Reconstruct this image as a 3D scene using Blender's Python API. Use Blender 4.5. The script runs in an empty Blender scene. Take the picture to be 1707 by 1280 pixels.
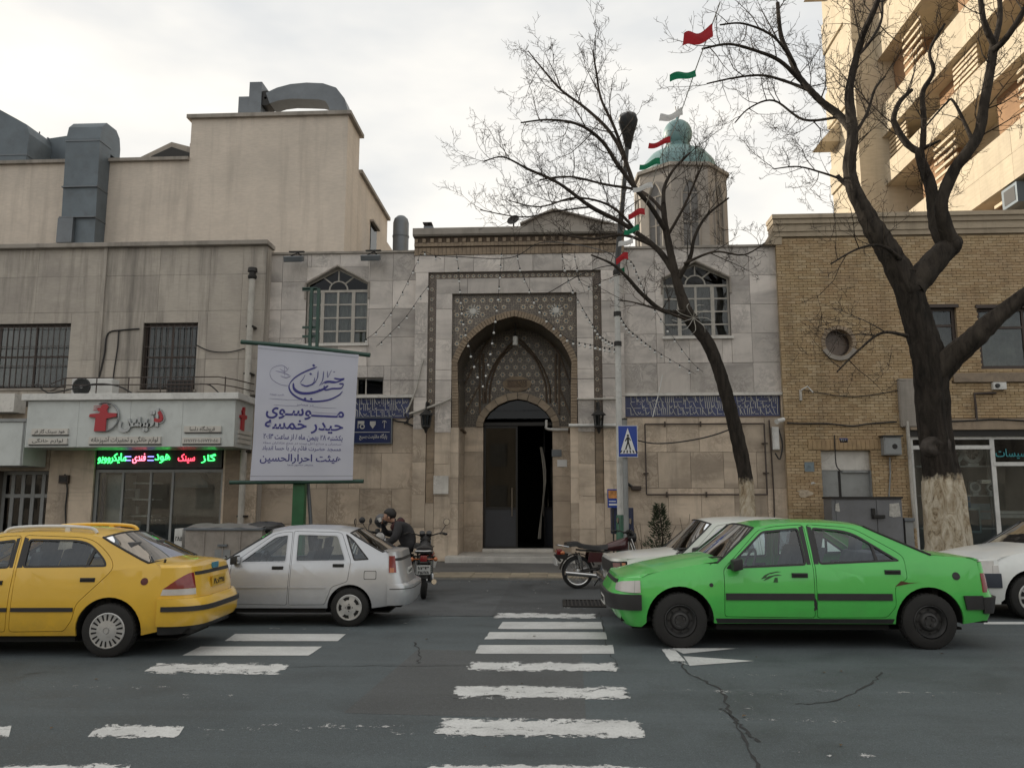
import bpy, bmesh, math, random, unicodedata
from mathutils import Vector, Matrix, noise as mnoise
R = math.radians
SC = bpy.context.scene
COL = SC.collection
# ------------------------------------------------------------------ camera, sky, sun, exposure
FPX, PITCH, YAW, EYE = 1360.0, R(8.37), R(3.1), 1.54
cam = bpy.data.cameras.new('camera'); cam.sensor_width = 36.0; cam.lens = FPX / 1707 * 36.0
cam.clip_start = 0.1; cam.clip_end = 2000
CAM = bpy.data.objects.new('camera', cam); COL.objects.link(CAM)
CAM.location = (0, 0, EYE); CAM.rotation_euler = (R(90) + PITCH, 0, YAW)
SC.camera = CAM
SUN_EL, SUN_AZ = R(18), R(-58)          # azimuth measured from +Y (into the picture), negative = to the left
SUN_DIR = Vector((math.sin(SUN_AZ) * math.cos(SUN_EL), math.cos(SUN_AZ) * math.cos(SUN_EL), math.sin(SUN_EL)))
world = bpy.data.worlds.new('World'); SC.world = world; world.use_nodes = True
wn, wl = world.node_tree.nodes, world.node_tree.links
wn.clear()
w_out = wn.new('ShaderNodeOutputWorld'); w_bg = wn.new('ShaderNodeBackground'); w_bg.inputs[1].default_value = 0.10
w_sky = wn.new('ShaderNodeTexSky'); w_sky.sky_type = 'NISHITA'; w_sky.sun_disc = False
w_sky.sun_elevation = SUN_EL; w_sky.sun_rotation = SUN_AZ; w_sky.air_density = 1.5; w_sky.dust_density = 3.0
w_tc = wn.new('ShaderNodeTexCoord'); w_map = wn.new('ShaderNodeMapping'); w_map.inputs['Scale'].default_value = (1.0, 1.0, 2.6)
wl.new(w_tc.outputs['Generated'], w_map.inputs[0])
w_n = wn.new('ShaderNodeTexNoise'); w_n.inputs['Scale'].default_value = 2.3; w_n.inputs['Detail'].default_value = 5; w_n.inputs['Roughness'].default_value = .5
wl.new(w_map.outputs[0], w_n.inputs['Vector'])
w_r = wn.new('ShaderNodeValToRGB')      # the cloud layer: thin grey to bright cream
w_r.color_ramp.elements[0].position = .34; w_r.color_ramp.elements[0].color = (4.3, 4.5, 4.7, 1)
w_r.color_ramp.elements[1].position = .60; w_r.color_ramp.elements[1].color = (6.9, 6.65, 6.2, 1)
wl.new(w_n.outputs['Fac'], w_r.inputs[0])
w_mix = wn.new('ShaderNodeMix'); w_mix.data_type = 'RGBA'; w_mix.inputs[0].default_value = .93
wl.new(w_sky.outputs[0], w_mix.inputs[6]); wl.new(w_r.outputs[0], w_mix.inputs[7])
wl.new(w_mix.outputs[2], w_bg.inputs[0]); wl.new(w_bg.outputs[0], w_out.inputs[0])
sun = bpy.data.lights.new('sun', 'SUN'); sun.energy = 3.4; sun.angle = R(.7); sun.color = (1.0, .90, .74)
SUN = bpy.data.objects.new('sun', sun); COL.objects.link(SUN)
SUN.rotation_euler = (-SUN_DIR).to_track_quat('-Z', 'Y').to_euler(); SUN.location = (-40, 30, 40)
SC.view_settings.view_transform = 'Standard'; SC.view_settings.look = 'None'
SC.view_settings.exposure = 0.68; SC.view_settings.gamma = 1; SC.view_settings.use_curve_mapping = False
SC.render.engine = 'CYCLES'
SC.cycles.max_bounces = 8; SC.cycles.transparent_max_bounces = 24; SC.cycles.caustics_reflective = False; SC.cycles.caustics_refractive = False
SC.cycles.use_denoising = True
random.seed(7)
# ------------------------------------------------------------------ survey: photograph pixel -> point on a known plane
_fw = Vector((-math.sin(YAW) * math.cos(PITCH), math.cos(YAW) * math.cos(PITCH), math.sin(PITCH)))
_rt = Vector((math.cos(YAW), math.sin(YAW), 0)); _up = _rt.cross(_fw)
def _ray(x, y): return _fw + _rt * ((x - 853.5) / FPX) - _up * ((y - 640) / FPX)
def atY(x, y, Y):
    d = _ray(x, y); return Vector((0, 0, EYE)) + d * (Y / d.y)
def atZ(x, y, Z=0.0):
    d = _ray(x, y); return Vector((0, 0, EYE)) + d * ((Z - EYE) / d.z)
def atX(x, y, X):
    d = _ray(x, y); return Vector((0, 0, EYE)) + d * (X / d.x)
def XZ(x, y, Y):
    p = atY(x, y, Y); return p.x, p.z
# ------------------------------------------------------------------ mesh helpers
class MB:
    def __init__(s): s.v = []; s.f = []; s.m = []; s.c = []
    def add(s, vs, fs, m=0):
        o = len(s.v); s.v += [tuple(p) for p in vs]; s.f += [tuple(i + o for i in f) for f in fs]
        s.m += [m] * len(fs) if isinstance(m, int) else list(m)
        return s
    def box(s, x0, y0, z0, x1, y1, z1, m=0):
        if x0 > x1: x0, x1 = x1, x0
        if y0 > y1: y0, y1 = y1, y0
        if z0 > z1: z0, z1 = z1, z0
        return s.add([(x0,y0,z0),(x1,y0,z0),(x1,y1,z0),(x0,y1,z0),(x0,y0,z1),(x1,y0,z1),(x1,y1,z1),(x0,y1,z1)],
              [(0,3,2,1),(4,5,6,7),(0,1,5,4),(1,2,6,5),(2,3,7,6),(3,0,4,7)], m)
    def obox(s, c, ax, ay, az, m=0):      # oriented box: centre + three half-axis vectors
        c, ax, ay, az = Vector(c), Vector(ax), Vector(ay), Vector(az)
        vs = [c + ax*i + ay*j + az*k for k in (-1,1) for i, j in ((-1,-1),(1,-1),(1,1),(-1,1))]
        return s.add(vs, [(0,3,2,1),(4,5,6,7),(0,1,5,4),(1,2,6,5),(2,3,7,6),(3,0,4,7)], m)
    def prism(s, poly, a0, a1, axis='y', m=0):   # poly of 2-D points extruded along an axis
        n = len(poly)
        def P(p, a):
            return (p[0], a, p[1]) if axis == 'y' else ((a, p[0], p[1]) if axis == 'x' else (p[0], p[1], a))
        vs = [P(p, a0) for p in poly] + [P(p, a1) for p in poly]
        fs = [tuple(range(n)), tuple(range(2*n-1, n-1, -1))] + [(i, i+n, (i+1) % n + n, (i+1) % n) for i in range(n)]
        return s.add(vs, fs, m)
    def tube(s, pts, rad, sides=8, m=0, cap=True):
        pts = [Vector(p) for p in pts]; n = len(pts)
        if n < 2: return s
        rr = rad if isinstance(rad, (list, tuple)) else [rad] * n
        vs = []; prev = None
        for i, p in enumerate(pts):
            t = (pts[min(i+1, n-1)] - pts[max(i-1, 0)])
            t = t.normalized() if t.length > 1e-9 else Vector((0,0,1))
            if prev is None:
                a = t.cross(Vector((0,0,1)) if abs(t.z) < .9 else Vector((1,0,0))).normalized()
            else:
                a = prev - t * prev.dot(t)
                a = a.normalized() if a.length > 1e-6 else t.orthogonal().normalized()
            prev = a; b = t.cross(a)
            vs += [p + (a * math.cos(2*math.pi*k/sides) + b * math.sin(2*math.pi*k/sides)) * rr[i] for k in range(sides)]
        fs = [(i*sides+k, i*sides+(k+1) % sides, (i+1)*sides+(k+1) % sides, (i+1)*sides+k) for i in range(n-1) for k in range(sides)]
        if cap: fs += [tuple(range(sides-1, -1, -1)), tuple(range((n-1)*sides, n*sides))]
        return s.add(vs, fs, m)
    def lathe(s, prof, c=(0,0,0), axis=(0,0,1), seg=24, m=0, full=True):   # prof: (radius, height)
        ax = Vector(axis).normalized(); a = ax.orthogonal().normalized(); b = ax.cross(a); c = Vector(c)
        n = len(prof)
        vs = [c + ax*h + (a*math.cos(2*math.pi*k/seg) + b*math.sin(2*math.pi*k/seg))*max(r, 1e-4) for k in range(seg) for r, h in prof]
        fs = [(k*n+i, ((k+1) % seg)*n+i, ((k+1) % seg)*n+i+1, k*n+i+1) for k in range(seg) for i in range(n-1)]
        mm = m if isinstance(m, int) else [m[i] for k in range(seg) for i in range(n-1)]
        return s.add(vs, fs, mm)
    def ball(s, c, r, seg=12, rings=8, m=0):
        rx, ry, rz = r if isinstance(r, (tuple, list)) else (r, r, r)
        vs = [(c[0]+rx*math.sin(math.pi*j/rings)*math.cos(2*math.pi*k/seg), c[1]+ry*math.sin(math.pi*j/rings)*math.sin(2*math.pi*k/seg), c[2]+rz*math.cos(math.pi*j/rings)) for j in range(rings+1) for k in range(seg)]
        fs = [(j*seg+k, (j+1)*seg+k, (j+1)*seg+(k+1) % seg, j*seg+(k+1) % seg) for j in range(rings) for k in range(seg)]
        return s.add(vs, fs, m)
    def grid(s, rows, m=0, flip=False):
        nr, nc = len(rows), len(rows[0])
        fs = []
        for i in range(nr-1):
            for j in range(nc-1):
                q = (i*nc+j, i*nc+j+1, (i+1)*nc+j+1, (i+1)*nc+j)
                fs.append(q[::-1] if flip else q)
        return s.add([p for r in rows for p in r], fs, m)
    def mesh(s, name, mats, smooth=None, bevel=0, xf=None, weld=False):
        me = bpy.data.meshes.new(name); me.from_pydata(s.v, [], s.f)
        for mt in (mats if isinstance(mats, (list, tuple)) else [mats]): me.materials.append(mt)
        if any(s.m): me.polygons.foreach_set('material_index', s.m)
        if bevel or weld:
            bm = bmesh.new(); bm.from_mesh(me)
            if weld: bmesh.ops.remove_doubles(bm, verts=bm.verts, dist=1e-4)
            if bevel:
                es = [e for e in bm.edges if len(e.link_faces) == 2 and e.calc_face_angle(0) > .5]
                bmesh.ops.bevel(bm, geom=es, offset=bevel, segments=2, affect='EDGES', profile=.6)
            bm.to_mesh(me); bm.free()
        if smooth is not None:
            me.polygons.foreach_set('use_smooth', [True] * len(me.polygons)); me.set_sharp_from_angle(angle=R(smooth))
        if xf is not None: me.transform(xf)
        me.update()
        return me
    def build(s, name, mats, parent=None, smooth=None, bevel=0, xf=None, weld=False, **kw):
        return link(name, s.mesh(name, mats, smooth, bevel, xf, weld), parent, **kw)
def world_mat(o):
    m = o.matrix_basis.copy()
    if o.parent: m = world_mat(o.parent) @ o.matrix_parent_inverse @ m
    return m
def link(name, me, parent=None, label=None, cat=None, group=None, kind=None, keep=True):
    o = bpy.data.objects.new(name, me); COL.objects.link(o)
    if parent is not None:
        o.parent = parent
        if keep: o.matrix_parent_inverse = world_mat(parent).inverted()
    return tag(o, label, cat, group, kind)
def tag(o, label=None, cat=None, group=None, kind=None):
    if label: o['label'] = label
    if cat: o['category'] = cat
    if group: o['group'] = group
    if kind: o['kind'] = kind
    return o
def thing(name, label, cat, loc=(0,0,0), rz=0, group=None):
    o = bpy.data.objects.new(name, None); COL.objects.link(o); o.location = loc; o.rotation_euler = (0,0,rz); o.empty_display_size = .2
    return tag(o, label, cat, group)
UNIT = {}
def slab(name, mat, parent, x0, y0, z0, x1, y1, z1):      # a piece that shares the unit block's mesh
    if mat.name not in UNIT: UNIT[mat.name] = MB().box(-.5,-.5,-.5,.5,.5,.5).mesh('block', mat)
    o = bpy.data.objects.new(name, UNIT[mat.name]); COL.objects.link(o)
    o.location = ((x0+x1)/2, (y0+y1)/2, (z0+z1)/2); o.scale = (abs(x1-x0), abs(y1-y0), abs(z1-z0))
    o.parent = parent; o.matrix_parent_inverse = world_mat(parent).inverted()
    return o
def copy_tree(o, parent=None):
    c = o.copy(); COL.objects.link(c)
    if parent is not None: c.parent = parent
    for ch in [q for q in o.children]: copy_tree(ch, c)
    return c
def lerp(a, b, t): return a + (b - a) * t
def interp(x, pts):
    if x <= pts[0][0]: return pts[0][1]
    for (a, b), (c, d) in zip(pts, pts[1:]):
        if x <= c: return b + (d - b) * (x - a) / (c - a)
    return pts[-1][1]
def smooth_path(pts, n=6):        # Catmull-Rom through points
    pts = [Vector(p) for p in pts]; out = []
    for i in range(len(pts)-1):
        p0, p1, p2, p3 = pts[max(i-1,0)], pts[i], pts[i+1], pts[min(i+2, len(pts)-1)]
        for k in range(n):
            t = k / n
            out.append(.5*((2*p1) + (p2-p0)*t + (2*p0-5*p1+4*p2-p3)*t*t + (3*p1-p0-3*p2+p3)*t**3))
    out.append(pts[-1]); return out
def sag(a, b, drop, n=12):
    a, b = Vector(a), Vector(b)
    return [a.lerp(b, i/n) - Vector((0,0,drop*4*(i/n)*(1-i/n))) for i in range(n+1)]
# ------------------------------------------------------------------ right-to-left lettering
FORMS = {}
for cp in list(range(0xFB50, 0xFE00)) + list(range(0xFE70, 0xFF00)):
    d = unicodedata.decomposition(chr(cp)).split()
    if len(d) == 2 and d[0] in ('<isolated>', '<initial>', '<medial>', '<final>'):
        FORMS.setdefault(chr(int(d[1], 16)), {})[d[0][1:-1]] = chr(cp)
FORMS['ی'] = {'isolated': '\ufbfc', 'final': '\ufbfd', 'initial': '\ufbfe', 'medial': '\ufbff'}
FORMS['ـ'] = {'isolated': 'ـ', 'initial': 'ـ', 'medial': 'ـ', 'final': 'ـ'}
def shape(s):
    out = []
    for i, ch in enumerate(s):
        f = FORMS.get(ch)
        if not f: out.append(ch); continue
        pv = FORMS.get(s[i-1]) if i else None; nx = FORMS.get(s[i+1]) if i+1 < len(s) else None
        jp = bool(pv and 'initial' in pv and 'final' in f); jn = bool(nx and 'initial' in f and 'final' in nx)
        out.append(f.get('medial' if jp and jn else 'final' if jp else 'initial' if jn else 'isolated', ch))
    res, num = [], ''                      # reverse, keeping numbers in reading order
    for ch in out:
        if ch in '۰۱۲۳۴۵۶۷۸۹0123456789:٫': num += ch
        else:
            if num: res.append(num); num = ''
            res.append(ch)
    if num: res.append(num)
    return ''.join(reversed(res))
def text_mesh(body, size=1.0, ext=0.0, bold=0.0, res=2, width=None):
    c = bpy.data.curves.new('text', 'FONT'); c.body = body; c.size = size; c.extrude = ext; c.offset = bold
    c.resolution_u = res; c.align_x = 'CENTER'; c.align_y = 'CENTER'
    o = bpy.data.objects.new('text', c); COL.objects.link(o); bpy.context.view_layer.update()
    dg = bpy.context.evaluated_depsgraph_get()
    me = bpy.data.meshes.new_from_object(o.evaluated_get(dg)); bpy.data.objects.remove(o); bpy.data.curves.remove(c)
    xs = [v.co.x for v in me.vertices]; ys = [v.co.y for v in me.vertices]
    if xs:
        cx, cy = (min(xs)+max(xs))/2, (min(ys)+max(ys))/2
        me.transform(Matrix.Translation((-cx, -cy, 0)))
        if width: me.transform(Matrix.Diagonal((width/(max(xs)-min(xs)), 1, 1, 1)))
    return me
def lettering(body, x, y, z, size, mat, parent, ext=.002, bold=0.0, width=None, height=None, rz=0, rtl=True, name='lettering'):
    me = text_mesh(shape(body) if rtl else body, size, ext, bold, 2, width)
    if height:
        ys = [v.co.y for v in me.vertices]; me.transform(Matrix.Diagonal((1, height/(max(ys)-min(ys)), 1, 1)))
    me.transform(Matrix.Translation((x, y, z)) @ Matrix.Rotation(rz, 4, 'Z') @ Matrix.Rotation(R(90), 4, 'X'))
    me.materials.clear(); me.materials.append(mat)
    return link(name, me, parent)
# ------------------------------------------------------------------ materials
MATS = {}
class NT:
    def __init__(s, name):
        s.m = bpy.data.materials.new(name); s.m.use_nodes = True; s.t = s.m.node_tree; s.n = s.t.nodes; s.l = s.t.links
        s.b = s.n['Principled BSDF']; s.out = s.n['Material Output']
    def new(s, t, **kw):
        n = s.n.new('ShaderNode' + t)
        for k, v in kw.items(): setattr(n, k, v)
        return n
    def val(s, sock, v):
        if hasattr(v, 'links') or hasattr(v, 'is_linked'): s.l.new(v, sock)
        else: sock.default_value = v
    def pos(s, kind='pos', scale=(1,1,1), offset_rand=0.0):
        if kind == 'pos': o = s.new('NewGeometry').outputs['Position']
        else: o = s.new('TexCoord').outputs[{'obj': 'Object', 'gen': 'Generated'}[kind]]
        if offset_rand:
            oi = s.new('ObjectInfo'); mu = s.math('MULTIPLY', oi.outputs['Random'], offset_rand)
            va = s.new('VectorMath', operation='ADD'); s.l.new(o, va.inputs[0]); s.l.new(mu, va.inputs[1]); o = va.outputs[0]
        mp = s.new('Mapping'); mp.inputs['Scale'].default_value = scale; s.l.new(o, mp.inputs[0]); return mp.outputs[0]
    def noise(s, vec, scale, detail=4, rough=.55, dist=0.0):
        n = s.new('TexNoise'); n.inputs['Scale'].default_value = scale; n.inputs['Detail'].default_value = detail
        n.inputs['Roughness'].default_value = rough; n.inputs['Distortion'].default_value = dist; s.l.new(vec, n.inputs['Vector']); return n.outputs['Fac']
    def ramp(s, fac, stops):
        r = s.new('ValToRGB'); e = r.color_ramp.elements
        while len(e) < len(stops): e.new(.5)
        for q, (p, c) in zip(e, stops):
            q.position = p; q.color = (c, c, c, 1) if isinstance(c, (int, float)) else tuple(c) + (1,)
        s.l.new(fac, r.inputs[0]); return r.outputs[0]
    def mix(s, fac, a, b, mode='MIX'):
        m = s.new('Mix', data_type='RGBA', blend_type=mode); s.val(m.inputs[0], fac)
        for i, q in ((6, a), (7, b)):
            if isinstance(q, tuple): m.inputs[i].default_value = q + (1,) if len(q) == 3 else q
            else: s.l.new(q, m.inputs[i])
        return m.outputs[2]
    def math(s, op, a, b=0.0, c=None):
        n = s.new('Math', operation=op); s.val(n.inputs[0], a); s.val(n.inputs[1], b)
        if c is not None: s.val(n.inputs[2], c)
        return n.outputs[0]
    def bump(s, h, strength=.3, dist=.01):
        b = s.new('Bump'); b.inputs['Strength'].default_value = strength; b.inputs['Distance'].default_value = dist
        s.l.new(h, b.inputs['Height']); s.l.new(b.outputs[0], s.b.inputs['Normal']); return b
    def col(s, c): s.val(s.b.inputs['Base Color'], c if not isinstance(c, tuple) else c + (1,))
    def set(s, **kw):
        for k, v in kw.items(): s.val(s.b.inputs[k.replace('_', ' ')], v)
        return s
def hexc(r, g, b): return tuple(((c/255)/12.92 if c/255 <= .04045 else ((c/255+.055)/1.055)**2.4) for c in (r, g, b))
def plain(name, col, rough=.6, metal=0.0, var=.12, scale=3.0, spec=None, emit=None, coat=0.0, dirt=0.0, bump=0.0):
    """Painted or cast surface: base colour with soft mottling, optional grime and grain."""
    t = NT(name); p = t.pos('obj')
    f = t.noise(p, scale, 5, .6)
    dk = tuple(c*(1-var) for c in col); lt = tuple(min(1, c*(1+var)) for c in col)
    c = t.ramp(f, [(.3, dk), (.7, lt)])
    if dirt:
        g = t.noise(p, scale*2.3, 6, .7)
        c = t.mix(t.ramp(g, [(.5, 0.0), (.78, dirt)]), c, (.06, .052, .042))
    t.col(c); t.set(Roughness=t.ramp(f, [(0, max(0, rough-.08)), (1, min(1, rough+.08))]), Metallic=metal)
    if coat: t.set(Coat_Weight=coat, Coat_Roughness=.08)
    if spec is not None: t.set(Specular_IOR_Level=spec)
    if emit: t.b.inputs['Emission Color'].default_value = tuple(emit[:3]) + (1,); t.b.inputs['Emission Strength'].default_value = emit[3]
    if bump: t.bump(t.noise(p, scale*12, 5, .6), bump, .01)
    return t.m
def stone(name, base, dark, vein, scale=1.0, rough=.45, per=.16, stain=.5, joint=None):
    """Cut stone slabs: each piece its own tone, cloudy veining, rain stains that run down."""
    t = NT(name); p = t.pos('pos', offset_rand=37.0); pw = t.pos('pos')
    f = t.noise(p, 1.1*scale, 6, .62, .9); v = t.noise(p, 2.3*scale, 7, .7, 2.2)
    c = t.ramp(f, [(.28, dark), (.5, base), (.74, tuple(min(1, q*1.18) for q in base))])
    band = t.math('ABSOLUTE', t.math('SUBTRACT', v, .5))
    vm = t.ramp(t.noise(p, .9*scale, 3, .5), [(.48, 0.0), (.66, 1.0)])
    c = t.mix(t.math('MULTIPLY', vm, t.ramp(band, [(0.0, .7), (.07, 0.0)])), c, vein)
    pd = t.new('Mapping'); pd.inputs['Rotation'].default_value = (0, .75, 0); pd.inputs['Scale'].default_value = (.5, .5, 2.4); t.l.new(p, pd.inputs[0])
    cl = t.noise(pd.outputs[0], .75*scale, 5, .6, .5); c = t.mix(t.ramp(cl, [(.50, 0.0), (.70, .62)]), c, tuple(q*.62 for q in dark))
    oi = t.new('ObjectInfo')
    c = t.mix(1.0, c, t.ramp(oi.outputs['Random'], [(0, 1-per), (1, 1+per*.7)]), 'MULTIPLY')
    ps = t.pos('pos', (1.6, 1.6, .16)); st = t.noise(ps, 1.5, 6, .65)
    c = t.mix(t.ramp(st, [(.54, 0.0), (.80, stain)]), c, (.10, .088, .072))
    sp = t.noise(pw, 5.0, 8, .75)
    c = t.mix(t.ramp(sp, [(.62, 0.0), (.8, stain*.7)]), c, (.1, .085, .065))
    t.col(c); t.set(Roughness=t.ramp(f, [(0, rough-.1), (1, rough+.2)]))
    t.bump(t.noise(pw, 26, 6, .65), .22, .006)
    return t.m
def tilework(name, ground, lines, accent, scale=9.0):
    """Mosaic faience: dark ground, pale strapwork between cells, small coloured centres."""
    t = NT(name); p = t.pos('pos')
    sx = t.new('SeparateXYZ'); t.l.new(p, sx.inputs[0])
    cb = t.new('CombineXYZ'); t.l.new(sx.outputs[0], cb.inputs[0]); t.l.new(sx.outputs[2], cb.inputs[1]); t.l.new(sx.outputs[1], cb.inputs[2])
    vo = t.new('TexVoronoi', feature='DISTANCE_TO_EDGE'); vo.inputs['Scale'].default_value = scale; vo.inputs['Randomness'].default_value = .62
    t.l.new(cb.outputs[0], vo.inputs['Vector'])
    v2 = t.new('TexVoronoi', feature='F1'); v2.inputs['Scale'].default_value = scale; v2.inputs['Randomness'].default_value = .62; t.l.new(cb.outputs[0], v2.inputs['Vector'])
    v3 = t.new('TexVoronoi', feature='DISTANCE_TO_EDGE'); v3.inputs['Scale'].default_value = scale*2.7; v3.inputs['Randomness'].default_value = .8; t.l.new(cb.outputs[0], v3.inputs['Vector'])
    g = t.noise(p, 2.0, 4)
    c = t.ramp(g, [(.35, tuple(q*.7 for q in ground)), (.65, tuple(q*1.35 for q in ground))])
    c = t.mix(t.ramp(v3.outputs['Distance'], [(.03, .6), (.10, 0.0)]), c, tuple(q*.8 for q in lines))
    c = t.mix(t.ramp(v2.outputs['Distance'], [(.12, 1.0), (.17, 0.0)]), c, accent)
    c = t.mix(t.ramp(vo.outputs['Distance'], [(.035, 1.0), (.06, 0.0)]), c, lines)
    c = t.mix(t.ramp(t.noise(p, 3.2, 6, .7), [(.45, 0.0), (.8, .6)]), c, (.06, .05, .042))
    t.col(c); t.set(Roughness=.35); t.bump(vo.outputs['Distance'], .25, .01)
    return t.m
def glass(name, tint=(.55, .6, .62), clear=.8, rough=.02, gain=1.5):      # a pane reflects at two faces
    t = NT(name); t.n.remove(t.b)
    tr = t.new('BsdfTransparent'); tr.inputs[0].default_value = tuple(q*clear for q in tint) + (1,)
    gl = t.new('BsdfGlossy'); gl.inputs[0].default_value = (.95, .97, 1, 1); gl.inputs[1].default_value = rough
    fr = t.new('Fresnel'); fr.inputs[0].default_value = 1.52
    fa = t.math('ADD', t.math('MULTIPLY', fr.outputs[0], gain), .0)
    mx = t.new('MixShader'); t.l.new(fa, mx.inputs[0]); t.l.new(tr.outputs[0], mx.inputs[1]); t.l.new(gl.outputs[0], mx.inputs[2])
    t.l.new(mx.outputs[0], t.out.inputs[0]); return t.m
def glow(name, col, s=4.0):
    t = NT(name); t.set(Roughness=.4); t.col(tuple(q*.3 for q in col))
    t.b.inputs['Emission Color'].default_value = tuple(col) + (1,); t.b.inputs['Emission Strength'].default_value = s
    return t.m
# ================================================================== materials of the setting
def asphalt_mat(name, base, patch=1.0, fine=1.0):
    t = NT(name); p = t.pos('pos')
    big = t.noise(p, .16, 4, .6, .6); mid = t.noise(p, 1.1, 6, .68, .5); fi = t.noise(p, 95, 3, .7)
    c = t.ramp(big, [(.3, tuple(q*.74 for q in base)), (.52, base), (.72, tuple(q*1.32 for q in base))])
    c = t.mix(t.ramp(mid, [(.32, .65*patch), (.55, 0.0)]), c, tuple(q*.48 for q in base))
    c = t.mix(t.ramp(fi, [(.30, .75), (.5, 0.0)]), c, tuple(q*.35 for q in base))
    c = t.mix(t.ramp(fi, [(.58, 0.0), (.78, .7*fine)]), c, tuple(min(1, q*3.4) for q in base))
    po = t.pos('pos', (.10, 1.5, 1)); streak = t.noise(po, 1.0, 5, .6)
    c = t.mix(t.ramp(streak, [(.5, 0.0), (.72, .35)]), c, tuple(q*1.45 for q in base))
    ag = t.noise(p, 26, 5, .7); c = t.mix(t.ramp(ag, [(.56, 0.0), (.75, .55)]), c, tuple(q*1.9 for q in base)); c = t.mix(t.ramp(ag, [(.28, .6), (.45, 0.0)]), c, tuple(q*.45 for q in base))
    cell = t.new('TexVoronoi', feature='F1', distance='CHEBYCHEV'); cell.inputs['Scale'].default_value = .16; t.l.new(t.pos('pos', (.45, 1.0, 1)), cell.inputs['Vector']); cs = t.new('SeparateColor'); t.l.new(cell.outputs['Color'], cs.inputs[0])
    c = t.mix(1.0, c, t.ramp(cs.outputs[0], [(0, .80), (1, 1.12)]), 'MULTIPLY')
    spot = t.noise(p, 2.6, 2, .5); c = t.mix(t.ramp(spot, [(.72, 0.0), (.8, .6)]), c, (.012, .012, .013))
    t.col(c); t.set(Roughness=t.ramp(mid, [(.3, .62), (.7, .86)]), Specular_IOR_Level=.35)
    t.bump(fi, .5, .008); return t.m
M = {}
M['asphalt'] = asphalt_mat('asphalt', (.092, .110, .117))
M['apron'] = asphalt_mat('apron_asphalt', (.125, .122, .117), 1.3)
def paint_mat(name, col, wear, edge=.14):
    """Road paint worn through to the asphalt: chips cluster at the edges of each stripe."""
    t = NT(name); p = t.pos('pos'); g = t.new('TexCoord').outputs['Generated']
    sx = t.new('SeparateXYZ'); t.l.new(g, sx.inputs[0])
    ey = t.math('MINIMUM', sx.outputs[1], t.math('SUBTRACT', 1.0, sx.outputs[1]))
    ex = t.math('MINIMUM', sx.outputs[0], t.math('SUBTRACT', 1.0, sx.outputs[0]))
    e = t.math('MINIMUM', t.math('MULTIPLY', ey, 1.0), t.math('MULTIPLY', ex, 5.0))
    n1 = t.noise(p, 6.5, 9, .78, .6); n2 = t.noise(p, 55, 4, .7); n3 = t.noise(t.pos('pos', (.5, 2.5, 1)), 3.0, 5, .7)
    k = t.math('ADD', t.math('MULTIPLY', n1, .75), t.math('ADD', t.math('MULTIPLY', n2, .16), t.math('MULTIPLY', n3, .2)))
    thr = t.math('ADD', wear, t.ramp(e, [(0.0, .17), (edge, 0.0)]))
    a = t.math('GREATER_THAN', k, thr)
    c = t.ramp(t.noise(p, 2.0, 6, .7), [(.3, tuple(q*.72 for q in col)), (.7, col)])
    c = t.mix(t.ramp(n2, [(.45, 0.0), (.75, .35)]), c, (.12, .12, .12))
    t.col(c); t.set(Roughness=.7)
    tr = t.new('BsdfTransparent'); mx = t.new('MixShader'); t.l.new(a, mx.inputs[0]); t.l.new(tr.outputs[0], mx.inputs[1]); t.l.new(t.b.outputs[0], mx.inputs[2])
    t.l.new(mx.outputs[0], t.out.inputs[0]); return t.m
M['paint_good'] = paint_mat('road_paint', (.62, .63, .62), .40, .10)
M['paint_worn'] = paint_mat('worn_road_paint', (.68, .69, .68), .485, .3)
M['paint_gone'] = paint_mat('nearly_gone_road_paint', (.62, .625, .62), .635, .35)
M['paint_trace'] = paint_mat('trace_of_road_paint', (.5, .5, .49), .62, .5)
M['crack'] = plain('crack', (.026, .027, .028), .9)
M['tactile'] = stone('tactile_paving', (.30, .255, .185), (.22, .185, .135), (.15, .13, .1), 2, .7, .2, .4)
M['kerbstone'] = stone('kerbstone', (.22, .21, .19), (.15, .145, .13), (.1, .1, .1), 2, .8, .2, .6)
M['marble'] = stone('grey_marble', (.55, .505, .465), (.41, .375, .35), (.22, .205, .19), 1.0, .42, .22, .40)
M['cream'] = stone('cream_marble', (.54, .445, .345), (.40, .325, .25), (.23, .175, .125), 1.0, .42, .22, .6)
M['brown_marble'] = stone('brown_marble', (.27, .205, .14), (.19, .14, .095), (.12, .085, .055), 2.2, .4, .25, .4)
M['backing'] = plain('mortar_backing', (.13, .115, .10), .95)
M['step'] = stone('step_marble', (.56, .54, .50), (.45, .43, .40), (.32, .3, .28), 1.0, .35, .08, .3)
def plaster(name, base, dark, streak=.75, fine=9.0):
    t = NT(name); p = t.pos('pos', offset_rand=21.0); pw = t.pos('pos')
    f = t.noise(p, .6, 6, .62, .4); c = t.ramp(f, [(.3, dark), (.55, base), (.78, tuple(q*1.12 for q in base))])
    ps = t.pos('pos', (1.25, 1.25, .09)); st = t.noise(ps, 1.5, 6, .66)
    c = t.mix(t.ramp(st, [(.5, 0.0), (.76, streak)]), c, (.06, .055, .05))
    sp = t.noise(pw, 2.2, 8, .75); c = t.mix(t.ramp(sp, [(.6, 0.0), (.82, .5)]), c, tuple(q*.55 for q in base))
    br = t.noise(t.pos('pos', (1, 1, 7)), fine*.5, 4, .6); c = t.mix(t.ramp(br, [(.4, .22), (.6, 0.0)]), c, tuple(q*.6 for q in base))
    t.col(c); t.set(Roughness=.88, Specular_IOR_Level=.25); t.bump(t.noise(pw, fine*4, 6, .65), .3, .008); return t.m
M['plaster'] = plaster('weathered_plaster', (.44, .40, .35), (.32, .29, .26), .95)
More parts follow.
